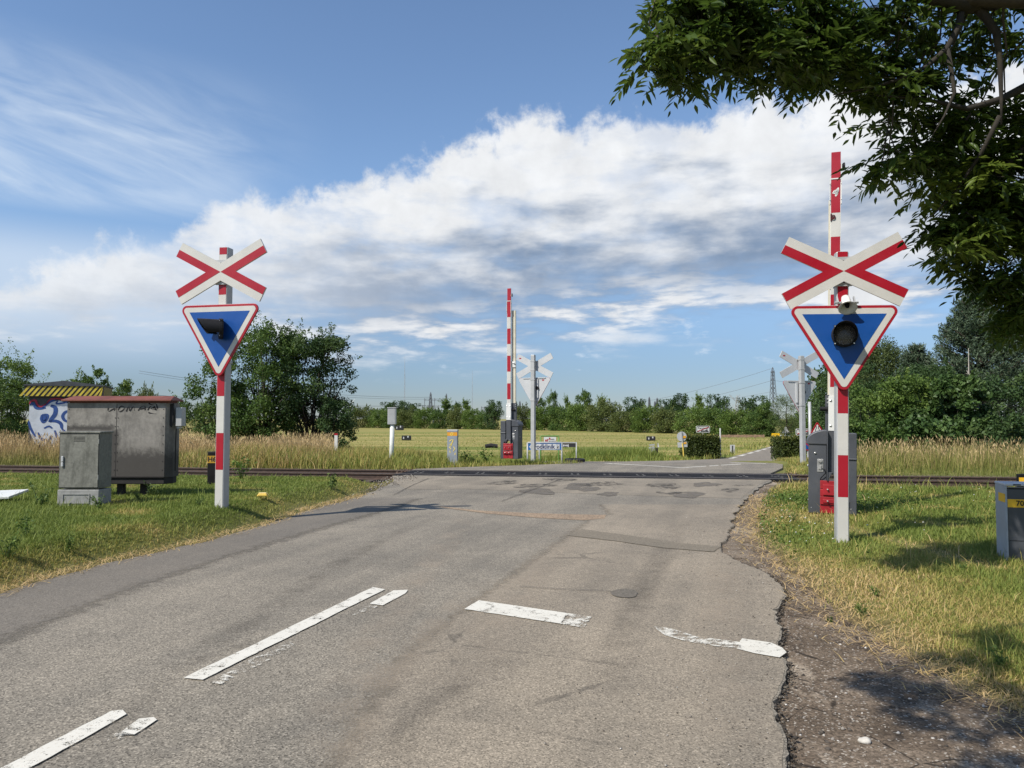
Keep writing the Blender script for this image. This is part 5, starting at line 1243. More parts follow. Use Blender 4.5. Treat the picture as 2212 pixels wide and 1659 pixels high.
# ------------------------------------------------------------------ foliage generators
def unit(a): return a / np.maximum(np.linalg.norm(a, axis=-1, keepdims=True), 1e-9)
def leaf_cards(pos, L, wid, g, up=.5, droop=0., axis=None):
    n = len(pos); L = np.broadcast_to(L, n)[:, None]
    nrm = unit(g.normal(size=(n, 3)) + np.array([0, 0, up]))
    a = g.normal(size=(n, 3)) if axis is None else axis + g.normal(size=(n, 3)) * .35
    a = a + np.array([0, 0, -droop])
    a = unit(a - nrm * (a * nrm).sum(1, keepdims=True)); b = np.cross(nrm, a)
    W = L * wid
    V = np.stack([pos - a * L / 2, pos + b * W / 2 + nrm * W * .12 - a * L * .05, pos + a * L / 2, pos - b * W / 2 + nrm * W * .12 - a * L * .05], 1).reshape(-1, 3)
    return V, np.arange(4 * n).reshape(n, 4)
LEAF = {
 'mid':   leaf_mat('leaf_mid', [(0, (0.033, 0.068, 0.015)), (.5, (0.075, 0.132, 0.027)), (1, (0.158, 0.217, 0.048))], .28),
 'dark':  leaf_mat('leaf_dark', [(0, (0.020, 0.043, 0.014)), (.5, (0.043, 0.081, 0.023)), (1, (0.088, 0.135, 0.038))], .22),
 'olive': leaf_mat('leaf_olive', [(0, (0.053, 0.075, 0.021)), (.5, (0.108, 0.138, 0.036)), (1, (0.188, 0.203, 0.060))], .25),
 'light': leaf_mat('leaf_light', [(0, (0.054, 0.097, 0.019)), (.5, (0.115, 0.182, 0.035)), (1, (0.203, 0.270, 0.061))], .32),
 'pine':  leaf_mat('leaf_pine', [(0, (.034, .058, .030)), (.5, (.072, .108, .060)), (1, (.145, .185, .110))], .10),
 'birch': leaf_mat('leaf_birch', [(0, (0.044, 0.068, 0.021)), (.5, (0.094, 0.127, 0.042)), (1, (0.163, 0.195, 0.065))], .3),
 'beech': leaf_mat('leaf_hedge', [(0, (0.028, 0.045, 0.011)), (.55, (0.070, 0.092, 0.020)), (.8, (0.196, 0.182, 0.042)), (1, (0.364, 0.280, 0.070))], .22),
 'ash':   leaf_mat('leaf_ash', [(0, (.028, .054, .009)), (.5, (.068, .112, .016)), (1, (.15, .20, .032))], .45, .42, spec=.35),
 'glossy': leaf_mat('leaf_glossy', [(0, (0.027, 0.057, 0.015)), (.5, (0.054, 0.101, 0.024)), (1, (0.108, 0.169, 0.046))], .2, .5, spec=.3),
}
Mbark = pm('bark', (.058, .047, .036), .9, .3, 8, bump=.6); Mbirchbark = pm('birch_bark', (.45, .43, .38), .8, .25, 5, dirt=(.06, .055, .05), dirtscale=4, dirtamt=.8)
Mdead = pm('dead_wood', (.30, .27, .23), .85, .2, 6)

def crown_points(g, H0, H1, W, K, N, clr, lo=.10, hi=.80, pw=.6, D=None, bottom=.0, squash=.75):
    D = D or W
    t = g.random(K) ** .9; env = np.sin(np.pi * (lo + hi * t)) ** pw
    r = np.sqrt(g.random(K)) * .86; a = g.random(K) * 2 * np.pi
    C = np.stack([env * r * np.cos(a) * W / 2, env * r * np.sin(a) * D / 2, H0 + t * (H1 - H0) * .93], 1)
    rad = clr * W * (.55 + .75 * g.random(K)) * (.6 + .4 * env)
    p = rad ** 2; k = g.choice(K, N, p=p / p.sum())
    d = unit(g.normal(size=(N, 3))) * (g.random((N, 1)) ** .42) * rad[k][:, None]
    d[:, 2] *= squash
    tone = np.clip(.5 + .28 * g.normal(size=K), 0, 1)
    return C, rad, C[k] + d, tone[k], unit(d)
def tree(name, label, cat, loc, H, W, style='mid', H0=.1, K=60, N=6000, leaf=.2, wid=.55, clr=.13, shoots=0, shl=.12, trunk=.06, bark=None, g=None, lo=.10, hi=.80, pw=.6, droop=0., D=None, limbs=8, group=None, up=.5, stems=1, squash=.75):
    g = g or rng
    t = thing(name, label, cat, loc, 0, group)
    C, rad, pos, tone, _ = crown_points(g, H0 * H, H, W, K, N, clr, lo, hi, pw, D, squash=squash)
    L = leaf * (.6 + .8 * g.random(N)); r = np.clip(tone * .65 + .35 * g.random(N), 0, 1)
    V, Fc = leaf_cards(pos, L, wid, g, up, droop)
    if shoots:
        j = g.choice(len(C), shoots, p=(C[:, 2] - H0 * H + .15 * H) / (C[:, 2] - H0 * H + .15 * H).sum())
        out = unit(C[j] * np.array([1, 1, .0]) / max(W, .1) * 1.5 + g.normal(size=(shoots, 3)) * .35 + np.array([0, 0, .9]))
        s0 = C[j] + out * rad[j][:, None] * .55; ln = shl * H * (.4 + .9 * g.random(shoots))
        M_ = max(10, int(.45 * N / shoots * .6)); M_ = min(M_, 46)
        tt_ = np.tile(np.linspace(0, 1, M_), shoots); jj = np.repeat(np.arange(shoots), M_)
        w_ = (1 - tt_[:, None] * .8) * shl * H * .16
        pp = s0[jj] + out[jj] * (ln[jj] * tt_)[:, None] + g.normal(size=(len(jj), 3)) * w_
        V2, F2 = leaf_cards(pp, leaf * .85 * (.6 + .7 * g.random(len(pp))), wid, g, up, -.4)
        V = np.concatenate([V, V2]); Fc = np.concatenate([Fc, F2 + len(V) - len(V2)]); r = np.concatenate([r, np.clip(.55 + .3 * g.random(len(pp)), 0, 1)])
    np_mesh('crown', V, Fc, LEAF[style], r, parent=t)
    b = MB(); rt = trunk * W * .5; ht = H * (.82 if stems == 1 else .5)
    rr_ = random.Random(int(H * 100 + W * 10))
    order = np.argsort(-rad)[:limbs]
    for s_ in range(stems):
        ox = 0 if stems == 1 else rr_.uniform(-.12, .12) * W; lean = 0 if stems == 1 else rr_.uniform(-.2, .2) * W
        path = [(ox + lean * k / 6 + rr_.gauss(0, .012) * W * (k > 0), rr_.gauss(0, .012) * W * (k > 0), -.3 + (ht + .3) * k / 6) for k in range(7)]
        b.tube(path, [rt * (1.15 - k / 6.5) / (stems ** .5) for k in range(7)], 8)
    for c in C[order]:
        f = rr_.uniform(.18, .62); p0 = Vector((0 if stems == 1 else c[0] * .25, 0, c[2] * f)); p1 = Vector(c)
        mid = p0.lerp(p1, .5) + Vector((rr_.gauss(0, .03) * W, rr_.gauss(0, .03) * W, -.02 * H))
        b.tube([p0, mid, p1], [rt * .42, rt * .26, rt * .08], 5)
    b.build('trunk', bark or Mbark, t, smooth=True)
    return t
def zb(y): return float(zt(y)) - .05
def place(o, x, y, z=None, s=1., rz=0., sz=None): o.location = (x, y, zb(y) if z is None else z); o.scale = (s, s, sz or s); o.rotation_euler = (0, 0, rz)

# ---- far hedgerow: each shrub and tree a thing of its own
def line_y(u): return float(np.interp(u, [700, 770, 1640, 1800], [262, 246, 122, 110]))
gg = np.random.default_rng(21)
protoS = {}
def shrub_proto(k, style, N):
    o = tree('hedgerow_shrub', 'x', 'shrub', (0, 0, 0), 6., 9., style, .0, 110, N, .28, .6, .13, 26, .12, .03, g=gg, lo=.30, hi=.56, pw=.5, limbs=5, stems=3)
    return o
def far_plant(proto, used, label, u, vtop, wpx, cat, group, dy=0, y=None, zbase=None):
    yy = (y or line_y(u)) + dy; x = XU(u, yy, -1.3); H = ZV(vtop, yy) + 1.3; W = wpx / F * yy
    o = proto[0] if not used else copy_tree(proto[0])
    used.append(1); h0, w0 = proto[1]
    o.location = (x, yy, -1.35); o.scale = (W / w0, W / w0 * .8, H / h0 * 1.02); o.rotation_euler = (0, 0, rnd.uniform(0, 6.28))
    o['label'] = label; o['category'] = cat; o['group'] = group
    return o
protos = {}
def get(kind):
    if kind not in protos:
        if kind == 's_olive': o = shrub_proto(0, 'olive', 9500); d = (6., 9.)
        elif kind == 's_mid': o = shrub_proto(1, 'mid', 9500); d = (6., 9.)
        elif kind == 's_light': o = shrub_proto(2, 'light', 9500); d = (6., 9.)
        elif kind == 't_dark': o = tree('hedgerow_tree', 'x', 'tree', (0, 0, 0), 9., 8., 'dark', .08, 70, 6500, .32, .6, .14, 18, .10, .05, g=gg, lo=.16, hi=.66); d = (9., 8.)
        elif kind == 't_mid': o = tree('hedgerow_tree', 'x', 'tree', (0, 0, 0), 9., 7., 'mid', .04, 70, 7500, .28, .6, .14, 14, .10, .05, g=gg, lo=.22, hi=.70); d = (9., 7.)
        elif kind == 't_spire': o = tree('hedgerow_tree', 'x', 'tree', (0, 0, 0), 9., 4.6, 'light', .05, 40, 4200, .28, .5, .15, 22, .15, .05, g=gg, lo=.34, hi=.60, pw=.9); d = (9., 4.6)
        elif kind == 't_birch': o = tree('weeping_tree', 'x', 'tree', (0, 0, 0), 10., 9., 'birch', .04, 90, 9000, .24, .4, .12, 0, .1, .04, g=gg, lo=.20, hi=.68, droop=1.2); d = (10., 9.)
        protos[kind] = ((o, d), [])
    return protos[kind]
def FP(kind, label, u, vt, wpx, cat='shrub', group='shrubs of the far hedgerow', **kw):
    pr, used = get(kind); return far_plant(pr, used, label, u, vt, wpx, cat, group, **kw)
FS = [('s_olive', 'olive green far shrub directly right of the big bush', 786, 879, 62), ('s_light', 'pale green far shrub left of the box on a post', 822, 886, 58), ('s_mid', 'low green far shrub directly behind the box on a post', 852, 888, 50),
 ('s_olive', 'olive far shrub right of the box on a post', 884, 884, 56), ('s_light', 'light green far shrub below the gantry, left of the spray marked pillar', 918, 883, 58), ('s_mid', 'green far shrub just left of the spray marked pillar', 952, 886, 54),
 ('s_olive', 'dull green far shrub behind the spray marked pillar', 988, 882, 54), ('s_light', 'pale green far shrub right of the spray marked pillar', 1022, 886, 52), ('s_mid', 'mid green far shrub left of the middle barrier, below the round tree', 1056, 889, 48),
 ('s_olive', 'olive far shrub between the middle barrier and the middle signal', 1128, 876, 52), ('s_light', 'light green far shrub just right of the middle signal pole', 1172, 882, 66), ('s_mid', 'green far shrub above the clinic sign', 1212, 880, 66),
 ('s_light', 'light green far shrub above the street name sign', 1256, 876, 72), ('s_olive', 'dull olive far shrub right of the street name sign', 1304, 868, 84), ('s_olive', 'wide greyish olive far shrub left of the leaning marker', 1350, 888, 76), ('s_light', 'pale far shrub above the leaning marker', 1398, 880, 76),
 ('s_olive', 'greyish far shrub left of the round sign back', 1440, 884, 76), ('s_light', 'bright green far shrub behind the town sign', 1500, 880, 84), ('s_mid', 'green far shrub directly right of the town sign', 1548, 884, 74), ('s_light', 'bright yellow green far shrub right of the slim pole', 1592, 888, 88), ('s_mid', 'dark green shrub at the far end of the timber rail', 1640, 888, 70)]
for k, lb, u, vt, wp in FS: FP(k, lb, u, vt, wp * 1.25)
TT = 'trees of the far hedgerow'
for k, lb, u, vt, wp, dy in [('t_dark', 'broad dark tree behind the box on a post', 852, 865, 68, 40), ('t_dark', 'second broad dark tree right of the box on a post', 882, 868, 60, 50), ('t_spire', 'pointed pale tree by the small pylon', 962, 860, 44, 8), ('t_spire', 'pointed tree midway between spray marked pillar and middle barrier', 1007, 862, 40, 10), ('t_mid', 'tree just left of the middle barrier behind low shrubs', 985, 870, 46, 8),
  ('t_dark', 'round dense dark green tree directly left of the middle barrier', 1066, 863, 54, -4), ('t_mid', 'mid green tree directly behind the middle signal pole', 1163, 856, 52, 6), ('t_mid', 'upright tree right of the middle signal, left of the tallest', 1196, 846, 44, 6), ('t_spire', 'slim pointed tree left of the tallest middle tree', 1226, 854, 32, 4), ('t_mid', 'tallest bright tree between the middle signal and the leaning marker', 1262, 845, 62, 4),
  ('t_spire', 'pointed tree right of the tallest middle tree', 1301, 854, 40, 6), ('t_dark', 'round dark tree between two groups of switchyard masts', 1372, 857, 58, 10), ('t_dark', 'tall dark tree left of the town sign', 1468, 849, 66, 16), ('t_dark', 'lower dark tree between the masts and the tall dark tree', 1440, 862, 50, 20), ('t_spire', 'twin tipped light tree above the town sign', 1512, 850, 40, 4),
  ('t_dark', 'dark rounded tree right of the town sign', 1552, 851, 62, 10), ('t_dark', 'broad dark tree left of the tall lattice pylon', 1628, 854, 78, 10), ('t_mid', 'green tree below the lattice pylon', 1655, 868, 60, 0)]:
    FP(k, lb, u, vt, wp, 'tree', TT, dy=dy)
# bare tree
def bare_tree(label, u, vt, vb, y, wpx, seed):
    r = random.Random(seed); z0 = zb(y); H = ZV(vt, y) - z0; W = wpx / F * y
    o = thing('bare_tree', label, 'tree', (XU(u, y, z0), y, z0)); b = MB()
    b.tube([(0, 0, -.3), (.02 * W, 0, H * .4), (0, 0, H * .75), (.05 * W, 0, H)], [.010 * H, .008 * H, .006 * H, .002 * H], 6); 
    for i in range(16):
        f = r.uniform(.35, .95); a = r.uniform(0, 6.28); L_ = W * .5 * r.uniform(.5, 1) * (1.2 - f * .6); p0 = Vector((0, 0, H * f)); p1 = p0 + Vector((math.cos(a) * L_, math.sin(a) * L_, L_ * r.uniform(.7, 1.5)))
        p1.z = min(p1.z, H); md = p0.lerp(p1, .5) + Vector((0, 0, -.08 * L_)); b.tube([p0, md, p1], [.005 * H, .0035 * H, .0012 * H], 4)
        for _ in range(3): t_ = r.uniform(.4, .9); q0 = md.lerp(p1, t_); b.tube([q0, q0 + Vector((r.gauss(0, .25), r.gauss(0, .25), .35)) * L_ * .5], [.002 * H, .001 * H], 4)
    b.build('trunk', Mdead, o, smooth=True); return o
bare_tree('pale bare leafless tree between leafy far trees, left of the tall pylon', 1590, 853, 930, 128, 52, 5)
# far right trees near the end of the road
FP('t_birch', 'weeping pale green tree right of the tall pylon at the road end', 1700, 848, 100, 'tree', TT, y=112)
FP('t_mid', 'tree right behind the road narrows sign', 1775, 800, 130, 'tree', TT, y=84)
FP('t_dark', 'dark tree behind the nearest signal pole', 1835, 760, 150, 'tree', TT, y=70)
FP('t_dark', 'dark low tree at the very end of the far road', 1664, 893, 80, 'tree', TT, y=150)
FP('s_mid', 'dark green shrub behind the warning sign back', 1716, 900, 70, 'shrub', y=118)
FP('s_mid', 'green shrub behind the right clipped hedge', 1752, 905, 80, 'shrub', y=70)
# left, beyond the kiosk
FP('t_mid', 'far grey green tree right of the kiosk roof', 272, 826, 74, 'tree', TT, y=190)
FP('s_olive', 'far low grey green trees between kiosk and big bush', 318, 838, 60, 'shrub', y=210)
FP('s_mid', 'far low shrub just left of the big bush', 380, 868, 90, 'shrub', y=150)
FP('s_mid', 'far low shrub behind the left part of the big bush', 440, 872, 80, 'shrub', y=150)

# ---- nearer trees
g2 = np.random.default_rng(5)
yb_ = 31.5; xx = XU(600, yb_, 0); H = ZV(682, yb_) - zb(yb_)
tree('large_bush', 'large dark green bush beyond the track, directly behind the left signal', 'bush', (XU(566, yb_), yb_, zb(yb_)), H * .97, 4.3, 'mid', .0, 120, 26000, .11, .5, .12, 50, .12, .05, g=g2, lo=.24, hi=.60, pw=.6, limbs=46, stems=4)
tree('large_bush', 'right hand half of the big dark bush, with a slightly lower dome', 'bush', (XU(672, 32), 32, zb(32)), (ZV(706, 32) - zb(32)) * .97, 4.0, 'dark', .0, 110, 27000, .11, .5, .12, 46, .12, .05, g=g2, lo=.24, hi=.60, pw=.6, limbs=46, stems=4)
tree('low_bush', 'dark low bush leaning out at the right foot of the big bush', 'bush', (XU(722, 30.6), 30.6, zb(30.6)), ZV(848, 30.6) - zb(30.6), 1.9, 'dark', .0, 36, 5200, .10, .5, .15, 10, .14, .04, g=g2, lo=.3, hi=.6, limbs=10, stems=3)
tree('low_bush', 'spreading green bush at the left foot of the big bush', 'bush', (XU(468, 31), 31, zb(31)), ZV(768, 31) - zb(31), 3.2, 'mid', .0, 50, 8500, .11, .5, .13, 30, .2, .04, g=g2, lo=.3, hi=.6, limbs=20, stems=3)
tree('hawthorn_tree', 'sunlit green tree cut off by the left edge behind the kiosk', 'tree', (XU(18, 33), 33, zb(33)), ZV(765, 33) - zb(33), 3.6, 'light', .03, 60, 13000, .11, .5, .12, 46, .2, .04, g=g2, lo=.24, hi=.66, limbs=30, stems=2)
tree('hawthorn_tree', 'dark leafy tree at the left edge, lower than the sunlit one', 'tree', (XU(-30, 31), 31, zb(31)), ZV(800, 31) - zb(31), 3.6, 'mid', .0, 50, 9000, .11, .5, .14, 20, .15, .04, g=g2, lo=.24, hi=.6, limbs=20, stems=2)
tree('young_tree', 'dark green tree with a pointed tip rising behind the kiosk', 'tree', (XU(202, 40), 40, zb(40)), ZV(788, 40) - zb(40), 3.2, 'mid', .04, 60, 9500, .14, .5, .12, 18, .10, .05, g=g2, lo=.36, hi=.60, pw=.9, limbs=16)
tree('young_tree', 'bushy green tree right of the pointed one behind the kiosk', 'tree', (XU(250, 41), 41, zb(41)), ZV(814, 41) - zb(41), 2.8, 'mid', .04, 40, 6000, .14, .5, .14, 24, .16, .05, g=g2, lo=.3, hi=.6, limbs=12)
tree('young_tree', 'bushy green tree left of the pointed one behind the kiosk', 'tree', (XU(150, 41), 41, zb(41)), ZV(806, 41) - zb(41), 2.4, 'light', .04, 40, 5000, .14, .5, .14, 24, .16, .05, g=g2, lo=.3, hi=.6, limbs=12)
# right side wood
def pine(label, u, vt, y, W, N, K, seed, H0=.12):
    g = np.random.default_rng(seed); z0 = zb(y); H = ZV(vt, y) - z0
    t = thing('pine_tree', label, 'tree', (XU(u, y, z0), y, z0))
    tt_ = g.random(K) ** .8; env = (1 - tt_ ** 1.6) * .85 + .16; a = g.random(K) * 6.283; r = .35 + .65 * np.sqrt(g.random(K))
    tip = np.stack([env * r * np.cos(a) * W / 2, env * r * np.sin(a) * W / 2, H * (H0 + (1 - H0) * tt_) + .05 * H * g.normal(size=K) * (1 - tt_)], 1); tip[:, 2] = np.minimum(tip[:, 2], H)
    # each tuft a bottle brush of needles on an upturned twig
    M_ = N // K; k = np.repeat(np.arange(K), M_); s = g.random(len(k))
    d = unit(np.stack([np.cos(a), np.sin(a), .7 + .6 * g.random(K)], 1))
    ln = (.055 + .05 * g.random(K)) * W
    base = tip[k] - d[k] * (ln[k] * (1 - s))[:, None] * 1.5 + g.normal(size=(len(k), 3)) * (W * .018) * (1.3 - s[:, None])
    ax = unit(d[k] * .9 + g.normal(size=(len(k), 3)) * .7)
    V, Fc = leaf_cards(base, .20 * (.6 + .7 * g.random(len(k))), .22, g, .3, 0, ax)
    tone = np.clip(.5 + .22 * g.normal(size=K), 0, 1)
    np_mesh('crown', V, Fc, LEAF['pine'], np.clip(tone[k] * .7 + .3 * g.random(len(k)), 0, 1), parent=t)
    b = MB(); b.tube([(0, 0, -.3), (.05, 0, H * .5), (0, 0, H * .97)], [.028 * H, .018 * H, .004 * H], 8)
    for i in range(0, K, 3): b.tube([(0, 0, max(.05 * H, tip[i][2] - .10 * H)), tuple(tip[i] * np.array([.5, .5, 1]) + np.array([0, 0, -.06 * H])), tuple(tip[i])], [.007 * H, .005 * H, .002 * H], 4)
    b.build('trunk', Mbark, t, smooth=True)
    return t
pine('large blue green pine at the right edge behind the shrubs', 2120, 606, 41, 7.6, 62000, 760, 3, .05)
pine('second blue green pine right of the large one, under the overhanging branch', 2225, 640, 43, 6.0, 26000, 330, 4, .05)
pine('smaller blue green pine between the birch and the large pine', 1985, 742, 47, 5.8, 30000, 400, 6, .05)
tree('weeping_birch', 'tall weeping birch right of the nearest signal', 'tree', (XU(1902, 54, -1.3), 54, -1.35), ZV(726, 54) + 1.3, 6.4, 'birch', .03, 150, 48000, .15, .42, .11, 0, .1, .03, Mbirchbark, g=g2, lo=.24, hi=.64, droop=1.3, limbs=24, squash=1.5)
SH = [('leafy_shrub', 'wide green shrub right of the nearest signal pole, behind the barrier box', 1868, 822, 31, 3.4, 'mid', 11000), ('leafy_shrub', 'bright green shrub in the middle of the right hand thicket', 1958, 808, 30, 3.2, 'light', 12000), ('leafy_shrub', 'tall glossy dark shrub with bigger leaves left of the right edge', 2075, 800, 28, 2.6, 'glossy', 10000),
      ('leafy_shrub', 'dark green shrub at the far right edge of the thicket', 2190, 800, 31, 3.4, 'dark', 10000), ('leafy_shrub', 'low sprawling shrub at the front of the thicket, right of the barrier', 1880, 905, 27, 2.4, 'mid', 6500), ('leafy_shrub', 'low glossy shrub before the tall glossy one', 2010, 895, 26.5, 2.6, 'glossy', 6000), ('leafy_shrub', 'low dark shrub at the front right of the thicket', 2150, 893, 26.5, 2.6, 'dark', 6500), ('leafy_shrub', 'dark shrub filling the thicket behind the bright one', 2020, 775, 36, 4.8, 'dark', 16000), ('leafy_shrub', 'dark tall shrub between the nearest signal pole and the birch', 1845, 770, 40, 4.2, 'dark', 14000)]
for nm, lb, u, vt, y, W, stl, N in SH:
    tree(nm, lb, 'shrub', (XU(u, y), y, zb(y)), (ZV(vt, y) - zb(y)) * .98, W, stl, .0, 60, N, .125 if stl != 'glossy' else .16, .5 if stl != 'glossy' else .6, .13, 20, .12, .035, g=g2, lo=.3, hi=.58, pw=.5, limbs=16, stems=3, group='shrubs of the right hand thicket')
bare_tree('thin pale dead tree standing among the right hand shrubs', 2098, 752, 960, 30.4, 24, 9)
# clipped hedges
def hedge(label, u0, u1, vt, y, D, seed):
    g = np.random.default_rng(seed); z0 = zb(y); x0, x1 = XU(u0, y, z0), XU(u1, y, z0); H = ZV(vt, y) - z0; W = x1 - x0
    t = thing('clipped_hedge', label, 'hedge', ((x0 + x1) / 2, y + D / 2, z0))
    n = 9000; face = g.random(n); p = np.stack([(g.random(n) - .5) * W, (g.random(n) - .5) * D, g.random(n) * H], 1)
    f1 = face < .45; p[f1, 1] = -D / 2 + .12 * g.random(f1.sum()); f2 = (face > .45) & (face < .7); p[f2, 2] = H - .14 * g.random(f2.sum()) ** 1.5 + .05 * g.normal(size=f2.sum()); f3 = (face > .7) & (face < .85); p[f3, 0] = np.sign(p[f3, 0]) * (W / 2 - .12 * g.random(f3.sum()))
    p += g.normal(size=p.shape) * .04
    V, Fc = leaf_cards(p, .13 * (.6 + .8 * g.random(n)), .62, g, .3)
    hi = np.clip((p[:, 2] / H - .86) * 5, 0, 1); r = np.clip(.6 * g.random(n) + .45 * hi * g.random(n) ** .5, 0, 1)
    np_mesh('foliage', V, Fc, LEAF['beech'], r, parent=t)
    b = MB()
    for i in range(7): xx_ = -W / 2 + W * (i + .5) / 7; b.tube([(xx_, 0, -.2), (xx_ + .05, .05, H * .9)], [.05, .02], 6)
    b.build('stems', Mbark, t); b = MB(); b.box(-W / 2 + .22, W / 2 - .22, -D / 2 + .2, D / 2 - .2, .02, H - .28); b.build('inner_twigs', pm('twig_dark', (.020, .020, .012), .95, .4, 9), t)
hedge('square clipped hedge by the road fork in the middle distance', 1484, 1556, 942, 53.5, 2.4, 1)
hedge('square clipped hedge right of the far road beside the signal', 1692, 1750, 947, 44, 2.2, 2)

# ------------------------------------------------------------------ overhanging ash tree
def ash():
    g = np.random.default_rng(17); r = random.Random(17)
    t = thing('ash_tree', 'large ash tree whose dark leafy branches hang into the top right', 'tree', (7.4, 3.6, -.05)); o3 = Vector((7.4, 3.6, -.05))
    b = MB(); b.tube([Vector(p) - o3 for p in ((7.4, 3.6, -.4), (7.3, 3.6, 1.2), (7.15, 3.7, 3.0), (6.9, 3.8, 4.6), (6.8, 3.6, 7.0), (6.9, 3.4, 9.5))], [.42, .34, .29, .25, .17, .07], 12); b.build('trunk', Mbark, t, smooth=True)
    limbs = [[(6.95, 3.8, 4.4), (5.6, 4.9, 4.55), (4.6, 5.7, 4.75), (3.5, 6.0, 4.95), (2.2, 5.9, 5.1), (1.0, 5.6, 5.0)],
             [(6.9, 3.8, 4.7), (5.5, 4.0, 5.3), (3.8, 3.6, 5.6), (2.0, 3.0, 5.5), (.4, 2.6, 5.3), (-.5, 2.2, 5.1)],
             [(7.1, 3.8, 3.6), (6.3, 5.2, 3.7), (5.6, 6.6, 3.7), (4.9, 7.6, 3.5)],
             [(6.9, 3.7, 5.2), (5.0, 2.2, 5.6), (3.0, 1.2, 5.5), (1.2, .7, 5.3), (-.9, .7, 5.0)]]
    limb_pts = []; LB = []
    for li, L_ in enumerate(limbs):
        b = MB(); LB.append(b); n = len(L_); pts = [Vector(p) for p in L_]
        b.tube([p - o3 for p in pts], [.115 * (1 - .86 * i / (n - 1)) + .012 for i in range(n)], 9)
        for i in range(n - 1):
            for k in range(5): limb_pts.append((pts[i].lerp(pts[i + 1], k / 5), li))
    # clumps of foliage, each hung from its own branch
    CL = []  # (world centre, radius x, radius z, number of compound leaves)
    def c(u, v, y, ru, rv, n):
        if u < 1500: u += 45; v -= 28; ru *= .8; rv *= .75
        if v > 400 and u < 2085: u += 42
        v -= 26; CL.append((P(u, v, y), ru / F * y, rv * .85 / F * y, int(n * (.85 if u < 1500 else .92))))
    for a in ((1400, 60, 5.6, 55, 60, 60), (1372, 165, 5.4, 42, 55, 70), (1455, 150, 5.5, 55, 60, 75), (1440, 215, 5.5, 35, 28, 26), (1480, 60, 5.6, 60, 55, 55), (1530, 20, 5.8, 60, 40, 45),
              (1600, 60, 5.7, 75, 65, 110), (1640, 140, 5.7, 60, 50, 95), (1560, 95, 5.6, 40, 30, 28), (1700, 60, 5.9, 80, 70, 130), (1720, 150, 5.8, 65, 48, 95), (1790, 90, 6.0, 80, 75, 130), (1810, 170, 6.0, 60, 40, 75), (1880, 60, 6.2, 80, 60, 90), (1900, 150, 6.1, 60, 50, 66), (1880, 220, 6.2, 50, 32, 46), (1960, 215, 6.4, 60, 50, 60), (1985, 110, 6.4, 60, 60, 46), (2060, 130, 6.6, 55, 50, 36), (2150, 120, 6.6, 60, 60, 50), (2040, 30, 6.4, 90, 40, 50), (2180, 30, 6.6, 60, 50, 46),
              (1930, 260, 6.4, 35, 28, 26), (2010, 280, 6.5, 60, 45, 62), (2090, 250, 6.6, 60, 45, 52), (2170, 280, 6.8, 60, 55, 66), (1915, 375, 6.3, 42, 26, 30), (1980, 350, 6.5, 55, 35, 50), (2050, 350, 6.7, 60, 50, 80), (2130, 350, 6.8, 60, 55, 95), (2200, 380, 6.9, 60, 60, 95), (2000, 425, 6.6, 50, 35, 48), (2070, 430, 6.8, 60, 45, 95), (2150, 450, 6.9, 65, 55, 120), (2220, 480, 7.0, 60, 60, 110),
              (2030, 500, 6.7, 45, 30, 48), (2100, 520, 6.8, 60, 45, 110), (2180, 540, 7.0, 60, 55, 120), (2025, 560, 6.7, 32, 18, 22), (2100, 585, 6.9, 45, 25, 46), (2160, 620, 7.0, 48, 40, 80), (2210, 640, 7.1, 50, 50, 90), (2190, 700, 7.2, 40, 35, 55), (2225, 730, 7.2, 35, 35, 45)): c(*a)
    # crown over and right of the viewer, seen only by its shadow
    for p, n in (((-1.25, 1.2, 4.9), 70), ((-.35, 2.0, 4.95), 46), ((-.95, .45, 4.9), 80), ((-.6, .9, 4.95), 60), ((.1, .5, 5.0), 70), ((5.2, 3.6, 6.2), 70), ((6.4, 5.0, 7.0), 70), ((7.2, 3.2, 8.6), 80), ((6.2, 2.0, 7.2), 70)): CL.append((Vector(p), .42 if p[0] < 1 else .75, .3, n))
    for _ in range(34):
        y_ = r.uniform(2.2, 7.6); CL.append((Vector((.72 * y_ + r.uniform(.8, 4.2), y_, r.uniform(3.3, 8.6))), .7, .45, 46))
    LV = []; LF = []; LR = []
    for (cen, rx, rz_, n) in CL:
        lp, li = min(limb_pts, key=lambda p: (p[0] - cen).length + .5 * max(0, cen.z - p[0].z)); br = tw = LB[li]
        mid = lp.lerp(cen, .5) + Vector((r.gauss(0, .12), r.gauss(0, .12), .10 * (lp - cen).length))
        L_ = (lp - cen).length; r0 = .005 + .006 * L_
        path = [lp, lp.lerp(mid, .5) + Vector((r.gauss(0, .04), 0, .05)), mid, mid.lerp(cen, .55) + Vector((r.gauss(0, .06), r.gauss(0, .06), r.gauss(0, .04))), cen]
        br.tube([p - o3 for p in path], [r0 * k for k in (1, .85, .65, .45, .22)], 6)
        tone = min(1, max(0, r.gauss(.45, .22)))
        nt = max(4, n // 7); tips = []
        for _ in range(nt):
            d = Vector((r.gauss(0, 1), r.gauss(0, 1), r.gauss(-.15, .8))); d.normalize(); k = r.random() ** .45
            tip = cen + Vector((d.x * rx, d.y * max(rx, .35), d.z * rz_)) * k; tips.append(tip)
            md = cen.lerp(tip, .5) + Vector((0, 0, .06)); tw.tube([p - o3 for p in (mid.lerp(cen, r.uniform(.5, 1)), md, tip)], [.006, .0045, .0025], 4)
